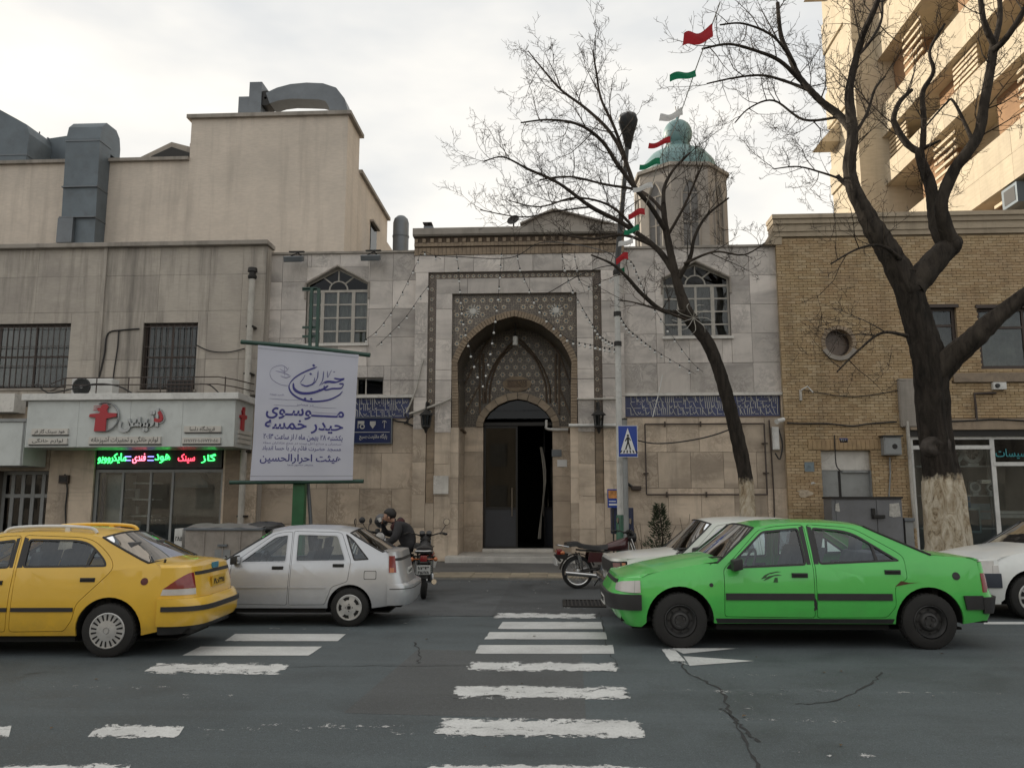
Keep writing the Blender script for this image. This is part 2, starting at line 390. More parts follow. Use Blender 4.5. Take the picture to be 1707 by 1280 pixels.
M['beige'] = plaster('beige_render', (.60, .53, .455), (.51, .455, .395), .3)
M['tower'] = plaster('tower_stone', (.55, .47, .35), (.46, .395, .30), .2, 4)
M['dusty'] = plaster('dusty_concrete', (.33, .30, .265), (.25, .228, .2), .6)
M['tanplaster'] = plaster('tan_plaster', (.42, .35, .26), (.33, .27, .2), .6)
M['brick'] = None
def brick_mat():
    t = NT('yellow_brick'); p = t.pos('pos'); at = t.new('Attribute'); at.attribute_name = 'tone'
    oi = t.new('ObjectInfo'); r = t.math('FRACT', t.math('ADD', at.outputs['Fac'], oi.outputs['Random']))
    c = t.ramp(r, [(0, (.36, .255, .145)), (.3, (.405, .30, .175)), (.62, (.44, .33, .20)), (.86, (.48, .375, .24)), (1.0, (.37, .265, .155))])
    low = t.new('SeparateXYZ'); t.l.new(p, low.inputs[0])
    c = t.mix(t.ramp(t.noise(p, .9, 5, .6), [(.40, .0), (.7, .5)]), c, (.36, .24, .145))
    c = t.mix(t.ramp(t.noise(p, 3.5, 7, .7), [(.5, 0.0), (.8, .6)]), c, (.10, .075, .05))
    c = t.mix(t.ramp(t.noise(t.pos('pos', (1.3, 1.3, .12)), 1.5, 6, .66), [(.56, 0.0), (.8, .5)]), c, (.07, .055, .042))
    t.col(c); t.set(Roughness=.9, Specular_IOR_Level=.25); t.bump(t.noise(p, 60, 5, .65), .3, .006); return t.m
M['brick'] = brick_mat()
M['mortar'] = plain('mortar', (.36, .29, .20), .95, var=.2, scale=5)
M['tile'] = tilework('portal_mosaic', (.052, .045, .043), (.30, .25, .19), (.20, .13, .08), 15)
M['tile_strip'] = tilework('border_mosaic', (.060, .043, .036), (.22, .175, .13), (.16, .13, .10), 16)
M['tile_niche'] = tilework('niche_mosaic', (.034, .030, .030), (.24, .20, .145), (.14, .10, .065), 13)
M['blue_tile'] = tilework('blue_inscription_mosaic', (.030, .042, .115), (.05, .065, .16), (.06, .08, .2), 13)
M['script'] = plain('pale_script', (.46, .45, .42), .5)
M['archbrick'] = stone('arch_brick', (.30, .23, .16), (.22, .165, .115), (.15, .11, .08), 3, .7, .2, .3)
M['moulding'] = plain('plaster_moulding', (.125, .09, .062), .7, var=.25)
M['white_ledge'] = plain('white_ledge', (.60, .58, .54), .6, dirt=.45)
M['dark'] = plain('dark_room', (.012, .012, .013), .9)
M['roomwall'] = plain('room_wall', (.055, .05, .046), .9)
M['shopwall'] = plain('shop_wall', (.26, .25, .23), .8)
M['white_frame'] = plain('white_window_paint', (.38, .355, .315), .5, dirt=.35, scale=5)
M['brown_frame'] = plain('brown_steel', (.05, .036, .03), .5, .2)
M['glass'] = glass('window_glass', (.82, .86, .86), .92, .02, .85)
M['dark_glass'] = glass('tinted_glass', (.32, .36, .38), .6, .02, .6)
M['archstone'] = stone('arch_stone', (.34, .27, .195), (.26, .2, .14), (.17, .13, .09), 2, .5, .2, .5)
M['motif'] = plain('pale_tile_motif', (.43, .36, .27), .35, var=.3, scale=7, dirt=.3); M['motif_blue'] = plain('blue_tile_motif', (.055, .10, .13), .3, var=.3, scale=7)
M['curtain'] = plain('curtain_cloth', (.30, .28, .245), .9, var=.25)
M['dark_curtain'] = plain('brown_blind', (.12, .10, .09), .8, var=.3, scale=6)
M['galv'] = plain('galvanised_steel', (.15, .165, .18), .5, .45, .16, 1.2, dirt=.3)
M['bluegalv'] = plain('painted_duct_steel', (.12, .145, .165), .55, .3, .2, 1.0, dirt=.35)
M['darkmetal'] = plain('dark_metal', (.028, .027, .026), .5, .5)
M['greymetal'] = plain('grey_painted_steel', (.24, .25, .25), .5, .1, .12, 2, dirt=.3)
M['white'] = plain('white_paint', (.60, .60, .58), .5, dirt=.3, scale=3)
M['cable'] = plain('black_cable', (.016, .015, .015), .6)
M['palecable'] = plain('pale_conduit', (.42, .40, .36), .6, dirt=.4)
M['black'] = plain('black_plastic', (.014, .014, .015), .45)
M['rubber'] = plain('rubber', (.017, .0165, .016), .82, var=.3, scale=9)
M['chrome'] = plain('chrome', (.55, .55, .55), .16, 1.0, .08)
M['teal'] = plain('turquoise_glaze', (.15, .255, .26), .5, var=.12, scale=1.5, dirt=.15)
M['turret'] = plaster('turret_stone', (.34, .31, .275), (.29, .265, .24), .12)
M['turret_pane'] = plain('turret_pane', (.12, .115, .11), .55, var=.3)
YM, YL, YB, YP, YN = 22.0, 21.6, 21.85, 21.78, 23.4
KERB = 17.1
WALK = 0.05
# ================================================================== ground, road, walk
MB().add([(-260,-160,-.02),(260,-160,-.02),(260,360,-.02),(-260,360,-.02)], [(0,1,2,3)]).build('ground', M['apron'], kind='structure')
road = thing('road', 'grey asphalt street with worn crossings', 'road', (0, 8, 0)); road['kind'] = 'structure'
MB().add([(-120,-30,0),(120,-30,0),(120,KERB,0),(-120,KERB,0)], [(0,1,2,3)]).build('road_surface', M['asphalt'], road, kind='structure')
walk = thing('pavement', 'dark pavement in front of the facades', 'pavement', (0, 19, 0)); walk['kind'] = 'structure'
MB().box(-120, KERB+1.28, -.019, 120, 24.6, WALK).build('pavement_surface', M['apron'], walk, kind='structure')
MB().box(-120, KERB+.02, -.019, 120, KERB+1.28, WALK-.012).build('paving_bed', M['kerbstone'], walk, kind='structure')
rs = random.Random(3)
xx = -13.0; n = 0
tac = MB()
while xx < 13.0:                                  # two courses of tactile paving slabs
    for row in range(3):
        y0 = KERB + .06 + row*.405
        zt = WALK + rs.uniform(-.003, .006)
        if -8.5 < xx < 9.0: slab('paving_slab', M['tactile'], walk, xx+.004, y0, -.01, xx+.396, y0+.397, zt)
        else: tac.box(xx+.004, y0, -.01, xx+.396, y0+.397, zt)
    xx += .4
tac.build('paving_course', M['tactile'], walk, kind='stuff')
M['seam'] = asphalt_mat('older_asphalt', (.082, .088, .092), 1.4)
q0, q1 = atZ(853, 1027).y, KERB
MB().add([(-60, q0, .002), (60, q0, .002), (60, q1, .002), (-60, q1, .002)], [(0,1,2,3)]).build('gutter_strip', M['seam'], road, kind='structure')
M['patch'] = asphalt_mat('patched_asphalt', (.092, .098, .10), .8)
for pl in ([(-1.6, 6.3), (.2, 6.2), (.25, 8.9), (-1.5, 9.0)], [(4.2, 5.2), (7.8, 5.0), (7.9, 6.4), (4.3, 6.5)], [(-6.4, 4.3), (-3.6, 4.4), (-3.7, 5.6), (-6.3, 5.6)]):
    MB().add([(a, b, .0012) for a, b in pl], [(0,1,2,3)]).build('repair_patch', M['patch'], road, kind='structure')
def mark(name, pts, mat, z=.004, parent=None, org=None):
    v = [atZ(x, y, z) for x, y in pts]
    return MB().add(v, [tuple(range(len(v)-1, -1, -1))]).build(name, mat, parent or road)
def stripe(x0, x1, y0, y1, mat, dl=0, dr=0):
    return mark('crossing_stripe', [(x0, y0), (x1, y0), (x1+dr, y1), (x0-dl, y1)], mat)
G, Wn, Go, Tr = M['paint_good'], M['paint_worn'], M['paint_gone'], M['paint_trace']
for a in [(830,993,1009,1017,Go,2,1),(825,995,1021,1031,Wn,4,3),(838,1002,1036,1048,G,9,3),(816,1010,1053,1065,G,9,2),(798,1022,1074.5,1089,G,6,2),
          (780,1031,1102,1119,Wn,6,3),(758,1049,1142,1166,Wn,5,5),(729,1072,1196,1230,Wn,9,4),(703,1095,1273,1305,Wn,9,7),
          (438,602,1045,1050,Tr,14,-3),(392,577,1056,1068,G,18,-14),(334,537,1077,1092,G,30,-22),(262,488,1104,1124,Wn,30,-22),
          (300,408,1150,1168,Go,25,-30),(165,310,1206,1231,Wn,22,-16),(-60,20,1206,1230,Wn,22,-6),(-60,220,1271,1305,Wn,30,-18)]:
    stripe(*a)
mark('arrow_marking', [(1098,1076),(1119,1076),(1150,1109),(1122,1109)], Wn)
mark('arrow_marking', [(1121,1080),(1232,1080),(1139,1089)], G)
mark('arrow_marking', [(1139,1093),(1257,1101),(1150,1109)], G)
for a in [(1145,1300,1118,1134,Go,4,4),(1170,1310,1142,1166,Go,4,4),(1185,1420,1189,1206,Go,4,4),(1040,1740,1147,1157,Tr,0,0),(1240,1480,1248,1264,Go,0,0),
          (660,760,1143,1152,Go,0,0),(80,300,1140,1150,Go,0,0),(330,720,1196,1232,Go,0,0),(1640,1760,1036,1040,G,0,0),(1180,1240,1148,1230,Go,-30,40)]:
    mark('worn_marking', [(a[0],a[2]),(a[1],a[2]),(a[1]+a[6],a[3]),(a[0]-a[5],a[3])], a[4])
def crack(pts, w=.012, seed=0):
    r = random.Random(seed); P = smooth_path([atZ(x, y, .003) for x, y in pts], 8); m = MB(); vs = []
    for i, p in enumerate(P):
        t = (P[min(i+1, len(P)-1)] - P[max(i-1, 0)]).normalized(); nrm = Vector((-t.y, t.x, 0)); j = nrm * r.uniform(-.02, .02); k = w * r.uniform(.3, 1.3)
        vs += [p + j + nrm*k, p + j - nrm*k]
    m.add(vs, [(2*i, 2*i+2, 2*i+3, 2*i+1) for i in range(len(P)-1)]); return m.build('crack', M['crack'], road)
crack([(1105,1084),(1130,1098),(1150,1122),(1200,1150),(1218,1190),(1240,1215),(1262,1236)], .014, 1)
crack([(1200,1180),(1225,1200),(1256,1262),(1262,1290)], .011, 2)
crack([(1325,1172),(1390,1168),(1450,1140),(1470,1120)], .010, 3)
crack([(480,1111),(620,1109),(700,1110),(790,1108)], .006, 4)
crack([(690,1070),(700,1090),(697,1105)], .010, 5)
crack([(640,1032),(720,1027),(830,1027)], .012, 6)
crack([(1010,1030),(1100,1031)], .012, 7)
crack([(755,1163),(840,1158),(930,1162),(1045,1155)], .008, 8)
crack([(1000,1020),(1005,1040),(1012,1075),(1030,1110)], .006, 9)
# storm drain: a slot under a steel lip
dr = thing('storm_drain', 'steel storm drain slot set in the asphalt at the kerb end of the crossing', 'drain', atZ(970, 1008))
a, b = atZ(944, 1011), atZ(1002, 1006)
MB().box(a.x, a.y-.03, .002, b.x, b.y+.32, .010).build('pit', M['dark'], dr)
fm = MB(); fm.box(a.x-.05, a.y-.09, .0, b.x+.05, a.y-.03, .022); fm.box(a.x-.05, b.y+.32, .0, b.x+.05, b.y+.38, .022); fm.box(a.x-.05, a.y-.03, .0, a.x, b.y+.32, .022); fm.box(b.x, a.y-.03, .0, b.x+.05, b.y+.32, .022)
fm.build('frame', M['darkmetal'], dr)
for k in range(9):
    q = lerp(a.x, b.x, (k+.5)/9); MB().box(q-.012, a.y-.03, .008, q+.012, b.y+.32, .02).build('bar', M['darkmetal'], dr)
# ================================================================== wall helpers
def cut_rect(r, holes):
    out = [r]
    for h in holes:
        nxt = []
        for x0, z0, x1, z1 in out:
            a0, b0, a1, b1 = max(x0, h[0]), max(z0, h[1]), min(x1, h[2]), min(z1, h[3])
            if a1 - a0 <= 1e-4 or b1 - b0 <= 1e-4: nxt.append((x0, z0, x1, z1)); continue
            if a0 > x0: nxt.append((x0, z0, a0, z1))
            if a1 < x1: nxt.append((a1, z0, x1, z1))
            if b0 > z0: nxt.append((a0, z0, a1, b0))
            if b1 < z1: nxt.append((a0, b1, a1, z1))
        out = nxt
    return [q for q in out if q[2]-q[0] > .03 and q[3]-q[1] > .03]
_wr = random.Random(11)
def slab_wall(parent, name, mat, xs, zs, Y, thick=.05, holes=(), gap=.004, rough=.005, stagger=None):
    for i in range(len(zs)-1):
        row = xs if not stagger or i % 2 == 0 else [xs[0]] + [x + stagger for x in xs[1:-1] if x + stagger < xs[-1] - .1] + [xs[-1]]
        for j in range(len(row)-1):
            for x0, z0, x1, z1 in cut_rect((row[j], zs[i], row[j+1], zs[i+1]), holes):
                slab(name, mat, parent, x0+gap, Y + _wr.uniform(-rough, rough), z0+gap, x1-gap, Y+thick, z1-gap)
def backing(parent, x0, x1, z0, z1, Y0, Y1, holes=(), mat=None, name='backing_wall'):
    m = MB()
    for a, b, c, d in cut_rect((x0, z0, x1, z1), holes): m.box(a, Y0, b, c, Y1, d)
    return m.build(name, mat or M['backing'], parent)
def X(px, py, Y=YM): return XZ(px, py, Y)[0]
def Z(px, py, Y=YM): return XZ(px, py, Y)[1]
def rect(px0, py0, px1, py1, Y):
    xa, za = XZ((px0+px1)/2, py0, Y); xb, zb = XZ((px0+px1)/2, py1, Y); mid = (py0+py1)/2
    return (XZ(px0, mid, Y)[0], zb, XZ(px1, mid, Y)[0], za)
def frame_bars(x0, z0, x1, z1, y0, y1, w, xs=(), zs=(), wb=None):
    m = MB(); wb = wb or w*.6
    m.box(x0, y0, z0, x0+w, y1, z1); m.box(x1-w, y0, z0, x1, y1, z1); m.box(x0+w, y0, z0, x1-w, y1, z0+w); m.box(x0+w, y0, z1-w, x1-w, y1, z1)
    for q in xs: m.box(q-wb/2, y0+.004, z0+w, q+wb/2, y1-.004, z1-w)
    for q in zs: m.box(x0+w, y0+.008, q-wb/2, x1-w, y1-.008, q+wb/2)
    return m
# ================================================================== mosque
mosque = thing('mosque', 'stone faced mosque with tall tiled arched portal and two arched windows', 'mosque', (-1.1, YM, WALK))
xl, xr = X(431, 600), X(1308, 600)
ztop = Z(860, 418, YM)
zw = [WALK]; 
zb0, zb1 = Z(640, 697), Z(640, 664)           # inscription band
low = [WALK + (zb0-WALK)*k/4 for k in range(5)]
upz = [zb1 + .10 + (ztop - zb1 - .10)*k/5 for k in range(6)]
px0, px1 = X(690, 600, YP), X(1040, 600, YP)   # portal block
WL = rect(510, 445, 613, 573, YM); WR = rect(1105, 437, 1217, 561, YM); WS = rect(594, 629, 639, 662, YM)
WS = (WS[0], zb1 + .10, WS[2], WS[3])
lx = [xl, X(465, 600), X(513, 600), X(562, 600), X(613, 600), X(652, 600), px0]
rx = [px1, X(1095, 600), X(1150, 600), X(1205, 600), X(1255, 600), xr]
lx2 = [xl] + [lerp(xl, px0, k/5) for k in range(1, 5)] + [px0]; rx2 = [px1] + [lerp(px1, xr, k/5) for k in range(1, 5)] + [xr]
slab_wall(mosque, 'stone_slab', M['marble'], lx, upz, YM, holes=[WL, WS]); slab_wall(mosque, 'stone_slab', M['marble'], rx, upz, YM, holes=[WR])
slab_wall(mosque, 'stone_slab', M['cream'], lx2, low, YM, stagger=.3); slab_wall(mosque, 'stone_slab', M['cream'], rx2, low, YM, stagger=.25)
for a, b in ((xl, px0), (px1, xr)):
    backing(mosque, a, b, WALK, ztop-.02, YM+.05, YM+.32, holes=[WL, WR, WS])
    MB().box(a, YM-.06, zb1+.012, b, YM+.05, zb1+.092).build('ledge', M['white_ledge'], mosque)
    MB().box(a, YM-.05, ztop-.01, b, YM+.4, ztop+.05).build('coping', M['dusty'], mosque)
MB().box(xl, YM+.32, ztop-.35, xr, 30.5, ztop-.2).build('roof', M['dusty'], mosque)
MB().box(xl, 30.5, 0, xr, 30.7, ztop-.2).build('rear_wall', M['backing'], mosque)
MB().box(xl, YM+.32, 0, xl+.1, 30.5, ztop-.35).add([], []).box(xr-.1, YM+.32, 0, xr, 30.5, ztop-.35).build('side_wall', M['backing'], mosque)
# inscription bands: recessed blue faience with two lines of raised pale strokes
def script_strokes(x0, x1, z0, z1, Y, seed):
    r = random.Random(seed); m = MB(); h = (z1-z0)
    for ln in range(3):
        base = z0 + h*(.08 + .31*ln); x = x1 - .05
        while x > x0 + .12:
            w = r.uniform(.05, .12); k = r.choice('alif bowl dots sweep alif'.split())
            th = .009
            if k == 'alif': m.tube([(x, Y, base), (x-.01, Y, base+h*.34)], th, 4); w = .05
            elif k == 'bowl': m.tube([(x-w*t, Y, base + h*.16*abs(math.cos(math.pi*t))) for t in (0,.2,.4,.6,.8,1)], th, 4)
            elif k == 'dots':
                m.ball((x, Y, base+h*.25), .016, 6, 4); m.tube([(x, Y, base+.02), (x-w, Y, base+.02)], th, 4)
            else: m.tube([(x-w*t, Y, base + h*.30*t*t) for t in (0,.3,.6,1)], th, 4)
            x -= w*.8 + .012
    return m
for n_, (a, b) in enumerate(((X(560, 680), X(682, 680)), (X(1042, 680), X(1300, 680)))):
    MB().box(a, YM+.02, zb0, b, YM+.09, zb1).build('inscription_band', M['blue_tile'], mosque)
    script_strokes(a, b, zb0, zb1, YM+.018, n_).build('script', M['script'], mosque, kind='stuff')
    MB().box(a-.02, YM-.01, zb0-.03, b+.02, YM+.05, zb0).build('moulding', M['moulding'], mosque)
slab('stone_slab', M['cream'], mosque, xl, YM, zb0, X(560, 680)-.02, YM+.06, zb1+.01); slab('stone_slab', M['cream'], mosque, X(1302, 680), YM, zb0, xr, YM+.06, zb1+.01)
# ---- arched windows
def arched_window(r, apex_px, spring_py, fan, tone):
    x0, z0, x1, z1 = r; xm = (x0+x1)/2; zs = Z(apex_px, spring_py); zq = zs + (z1-zs)*.30
    for pts in ([(x0, zq), (xm, z1), (x0, z1)], [(x1, z1), (xm, z1), (x1, zq)]):      # stone cut to the gable-shaped head
        MB().prism(pts, YM+.003, YM+.3).build('stone_slab', M['marble'], mosque)
    mld = MB(); w = .05
    mld.tube([(x0-.02, YM-.02, zs-.25), (x0-.02, YM-.02, zq), (xm, YM-.02, z1+.03), (x1+.02, YM-.02, zq), (x1+.02, YM-.02, zs-.25)], .035, 6)
    mld.build('hood_moulding', M['dusty'], mosque)
    MB().box(x0-.05, YM-.07, z0-.07, x1+.05, YM+.3, z0).build('window_sill', M['white_ledge'], mosque)
    m = MB(); y0, y1 = YM+.12, YM+.17; cw = (x1-x0)/4
    m.box(x0, y0, z0, x0+.05, y1, zq); m.box(x1-.05, y0, z0, x1, y1, zq); m.box(x0+.05, y0, z0, x1-.05, y1, z0+.06); m.box(x0+.05, y0, zs-.03, x1-.05, y1, zs+.04)
    for k, ww in ((1, .10), (2, .06), (3, .10)):
        m.box(x0+cw*k-ww/2, y0+.003, z0+.06, x0+cw*k+ww/2, y1+.02, zs-.03)
    nz = 4
    for k in range(1, nz): m.box(x0+.05, y0+.006, lerp(z0, zs, k/nz)-.02, x1-.05, y1-.006, lerp(z0, zs, k/nz)+.02)
    m.tube([(x0+.02, y0+.02, zq), (xm, y0+.02, z1-.04), (x1-.02, y0+.02, zq)], .03, 5)
    rr = (x1-x0)*.15
    m.tube([(xm+rr*math.cos(t*math.pi/8), y0+.02, zs+.03+rr*math.sin(t*math.pi/8)) for t in range(9)], .026, 5)
    for t in (2, 4, 6):
        a = t*math.pi/8; far = (z1-zs)*.96 if t == 4 else (x1-x0)*.40
        m.tube([(xm+rr*math.cos(a), y0+.02, zs+.03+rr*math.sin(a)), (xm+far*math.cos(a), y0+.02, zs+.03+far*math.sin(a)*.86)], .024, 5)
    win = m.build('window', M['white_frame'], mosque)
    for i in range(4):
        for k in range(nz):
            xa, za, zb = x0+cw*i+.03, lerp(z0, zs, k/nz), lerp(z0, zs, (k+1)/nz)
            MB().box(xa, y0+.022, za+.02, xa+cw-.06, y0+.026, zb-.02).build('pane', M['glass'], win)
    MB().prism([(x0+.04, zs+.04), (x1-.04, zs+.04), (x1-.04, zq), (xm, z1-.05), (x0+.04, zq)], y0+.022, y0+.026).build('pane', M['dark_glass'], win)
    cm = MB(); rws = []
    nn = 40
    for z_ in (z0+.02, zs+.1): rws.append([(lerp(x0+.02, x1-.02, i/nn), YM+.26+.03*math.sin(i*1.9)+.02*math.sin(i*.7), z_) for i in range(nn+1)])
    cm.grid(rws); cm.build('curtain', tone, win, smooth=60)
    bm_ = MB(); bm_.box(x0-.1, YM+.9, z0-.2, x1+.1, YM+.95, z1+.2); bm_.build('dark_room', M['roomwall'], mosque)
arched_window(WL, 563, 484, True, M['curtain']); arched_window(WR, 1160, 475, True, M['dark_curtain'])
# ---- little square window over the left band
wsm = frame_bars(WS[0], WS[1], WS[2], WS[3], YM+.08, YM+.12, .03, xs=[lerp(WS[0], WS[2], .33)], wb=.035).build('window', M['white_frame'], mosque)
MB().box(WS[0]+.02, YM+.095, WS[1]+.02, WS[2]-.02, YM+.10, WS[3]-.02).build('pane', M['dark_glass'], wsm)
MB().box(WS[0]-.1, YM+.16, WS[1]-.02, WS[2]+.1, YM+.18, WS[3]+.02).build('blind', M['curtain'], wsm)
# ---- portal block, stepped frames
PB = lambda x: XZ(x, 600, YP)[0]
zf = lambda y: Z(857, y, YP)
zt1, zt2, zt3, zt4 = zf(424), zf(452), zf(463), zf(488)
cxp = PB(857)
X1, X2, X3, X4 = [(PB(b) - PB(a))/2 for a, b in ((689, 1028), (711, 1003), (726, 990), (752, 962))]
X1 = X2 + (X2-X3)*1.55
zz = [WALK + (zt2-WALK)*k/9 for k in range(10)]
for s in (-1, 1):
    for k in range(9):
        mt = M['cream'] if k < 4 else M['marble']
        e0, e1 = sorted((cxp+s*X1, cxp+s*X2)); slab('stone_slab', mt, mosque, e0+.003, YP+_wr.uniform(0, .008), zz[k]+.004, e1-.003, YP+.3, zz[k+1]-.004)
        zi = WALK + (zt3-WALK)*k/9, WALK + (zt3-WALK)*(k+1)/9
        e0, e1 = sorted((cxp+s*X3, cxp+s*X4)); slab('stone_slab', mt, mosque, e0+.003, YP+.03+_wr.uniform(0, .008), zi[0]+.004, e1-.003, YP+.34, zi[1]-.004)
    e0, e1 = sorted((cxp+s*X2, cxp+s*X3)); zmid = zf(690); zlo = zf(838)
    MB().box(e0, YP+.10, zmid, e1, YP+.2, zt3).build('tile_border', M['tile_strip'], mosque)
    for k in range(3): slab('stone_slab', M['brown_marble'], mosque, e0+.01, YP+.07, lerp(zlo, zmid, k/3)+.004, e1-.01, YP+.2, lerp(zlo, zmid, (k+1)/3)-.004)
    slab('stone_slab', M['cream'], mosque, e0+.003, YP+.02, WALK, e1-.003, YP+.2, zlo-.004)
    outer = px1 if s > 0 else px0; e0, e1 = sorted((cxp+s*X1, outer + s*.02))
    if e1 - e0 > .05 and ((s > 0) == (outer > cxp)):
        for k in range(9): slab('stone_slab', M['cream'] if k < 4 else M['marble'], mosque, e0+.003, YP+.06+_wr.uniform(0, .006), zz[k]+.004, e1-.003, YM+.1, zz[k+1]-.004)
L0, L1 = min(px0-.02, cxp-X1), max(px1+.02, cxp+X1)
nb = 7
for k in range(nb):
    slab('stone_slab', M['marble'], mosque, lerp(L0, L1, k/nb)+.004, YP+_wr.uniform(0, .006), zt2+.004, lerp(L0, L1, (k+1)/nb)-.004, YP+.3, zt1)
for k in range(5): slab('stone_slab', M['marble'], mosque, lerp(cxp-X3, cxp+X3, k/5)+.004, YP+.03+_wr.uniform(0, .006), zt4+.004, lerp(cxp-X3, cxp+X3, (k+1)/5)-.004, YP+.34, zt3-.002)
MB().box(cxp-X2, YP+.10, zt3, cxp+X2, YP+.2, zt2).build('tile_border', M['tile_strip'], mosque)
# the arch: four-centred curve read from the photograph
arch_px = [(763,712),(763,650),(762,604),(768,589),(779,570),(794,555),(811,542),(828,534),(846,528.5),(857.5,526)]
AL = [(cxp - abs(XZ(x, y, YP)[0] - cxp), XZ(x, y, YP)[1]) for x, y in arch_px]
AL[-1] = (cxp, AL[-1][1])
inner = AL + [(2*cxp - x, z) for x, z in AL[-2::-1]]
def offs(c, d):
    out = []
    for i, p in enumerate(c):
        a, b = Vector(c[max(i-1, 0)]), Vector(c[min(i+1, len(c)-1)]); t = (b-a).normalized(); out.append((p[0] - t.y*d, p[1] + t.x*d))
    return out
rimw = .17
outer_c = offs(inner, rimw)
for i, p in enumerate(outer_c):
    if p[0] < cxp - X4: outer_c[i] = (cxp - X4 + .004, p[1])
    if p[0] > cxp + X4: outer_c[i] = (cxp + X4 - .004, p[1])
half = len(outer_c)//2
for s in (0, 1):          # left and right spandrel
    seg = outer_c[2:half+1] if s == 0 else outer_c[half:-2]
    if s == 0: poly = [(cxp-X4, seg[0][1])] + seg + [(cxp, zt4), (cxp-X4, zt4)]
    else: poly = seg + [(cxp+X4, seg[-1][1]), (cxp+X4, zt4), (cxp, zt4)]
    MB().prism(poly, YP+.16, YP+.30).build('spandrel', M['tile'], mosque)
    bx = cxp + (-1 if s == 0 else 1)*X4*.67; bz = lerp(outer_c[half][1], zt4, -.02)
    m = MB(); m.lathe([(0, .03), (.07, .028), (.10, .01), (.10, 0)], (bx, YP+.16, bz), (0,-1,0), 16)
    for k in range(14):
        a = k*math.pi/7; m.obox((bx+.15*math.cos(a), YP+.155, bz+.15*math.sin(a)), (.045*math.cos(a),0,.045*math.sin(a)), (0,.008,0), (-.012*math.sin(a),0,.012*math.cos(a)))
    m.build('rosette', M['script'], mosque)
bw = MB(); dn_i = []; 
def resample(c, step):
    out = []; 
    for a, b in zip(c, c[1:]):
        n = max(1, int(math.hypot(b[0]-a[0], b[1]-a[1])/step)); out += [lerp(Vector(a), Vector(b), k/n) for k in range(n)]
    return out + [Vector(c[-1])]
ri = resample(inner, .075); ro = offs([tuple(p) for p in ri], rimw)
for i in range(len(ri)-1):
    a, b, c, d = ri[i], ri[i+1], Vector(ro[i+1]), Vector(ro[i])
    if a.y < AL[0][1]: continue
    g = .06; a2, b2, c2, d2 = a.lerp(b, g), b.lerp(a, g), c.lerp(d, g), d.lerp(c, g)
    bw.prism([tuple(a2), tuple(b2), tuple(c2), tuple(d2)], YP+.06+(i % 2)*.006, YP+.3)
bw.build('arch_ring', M['archbrick'], mosque, kind='stuff')
# niche: vault, reveals, back wall, inner mosaic
vr = [[(x, y, z) for x, z in inner[1:-1]] for y in (YP+.10, YP+.7, YN)]
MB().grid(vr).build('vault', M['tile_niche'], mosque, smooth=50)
zj = AL[0][1]; nx = inner[0][0]; PLAT = .21
for s in (-1, 1):
    xx_ = cxp + s*(cxp-nx)
    for k in range(5):
        a, b = lerp(PLAT, zj, k/5), lerp(PLAT, zj, (k+1)/5)
        slab('stone_slab', M['cream'], mosque, xx_, YP+.34, a+.003, xx_+s*.1, YN, b-.003); slab('stone_slab', M['cream'], mosque, xx_-s*.02, YP+.05, a+.003, xx_+s*.3, YP+.335, b-.003)
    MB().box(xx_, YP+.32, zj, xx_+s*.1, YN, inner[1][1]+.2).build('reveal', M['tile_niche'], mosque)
    MB().box(xx_-s*.06, YP+.3, zj-.03, xx_+s*.05, YN, zj+.02).build('moulding', M['moulding'], mosque)
cN = XZ(863, 700, YN)[0]
door_px = [(805.5,705),(809,697),(816,687),(830,675.5),(847,668),(863,665)]
DL = [(cN - abs(XZ(x, y, YN)[0]-cN), XZ(x, y, YN)[1]) for x, y in door_px]; DL[-1] = (cN, DL[-1][1])
din = DL + [(2*cN-x, z) for x, z in DL[-2::-1]]
hw = cN - DL[0][0]; zsp = DL[0][1]
nL, nR = nx, 2*cxp-nx; ntop = AL[-1][1]
zjn = XZ(780, 712, YN)[1]
for s in (-1, 1):     # back wall either side of the door: marble below, mosaic above
    e = cN + s*hw; w_ = nL if s < 0 else nR
    for k in range(5): slab('stone_slab', M['cream'], mosque, min(e, w_)+.003, YN, lerp(PLAT, zjn, k/5)+.003, max(e, w_)-.003, YN+.25, lerp(PLAT, zjn, (k+1)/5)-.003)
    seg = din[:len(DL)] if s < 0 else din[len(DL)-1:]
    if s < 0: poly = [(w_-.3, zjn), (e, zjn)] + [p for p in seg if p[1] > zjn] + [(cN, ntop+.2), (w_-.3, ntop+.2)]
    else: poly = [p for p in seg if p[1] > zjn] + [(e, zjn), (w_+.3, zjn), (w_+.3, ntop+.2), (cN, ntop+.2)]
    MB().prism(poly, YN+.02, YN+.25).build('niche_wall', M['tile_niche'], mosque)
ring = MB(); rr_ = resample([(cN-hw, zjn)]+din+[(cN+hw, zjn)], .22); ro = offs([tuple(p) for p in rr_], .2)
for i in range(len(rr_)-1):
    a, b, c, d = rr_[i], rr_[i+1], Vector(ro[i+1]), Vector(ro[i]); g = .03
    MB().prism([tuple(a.lerp(b, g)), tuple(b.lerp(a, g)), tuple(c.lerp(d, g)), tuple(d.lerp(c, g))], YN-.05+(i % 2)*.006, YN+.2).build('voussoir', M['archstone'], mosque)
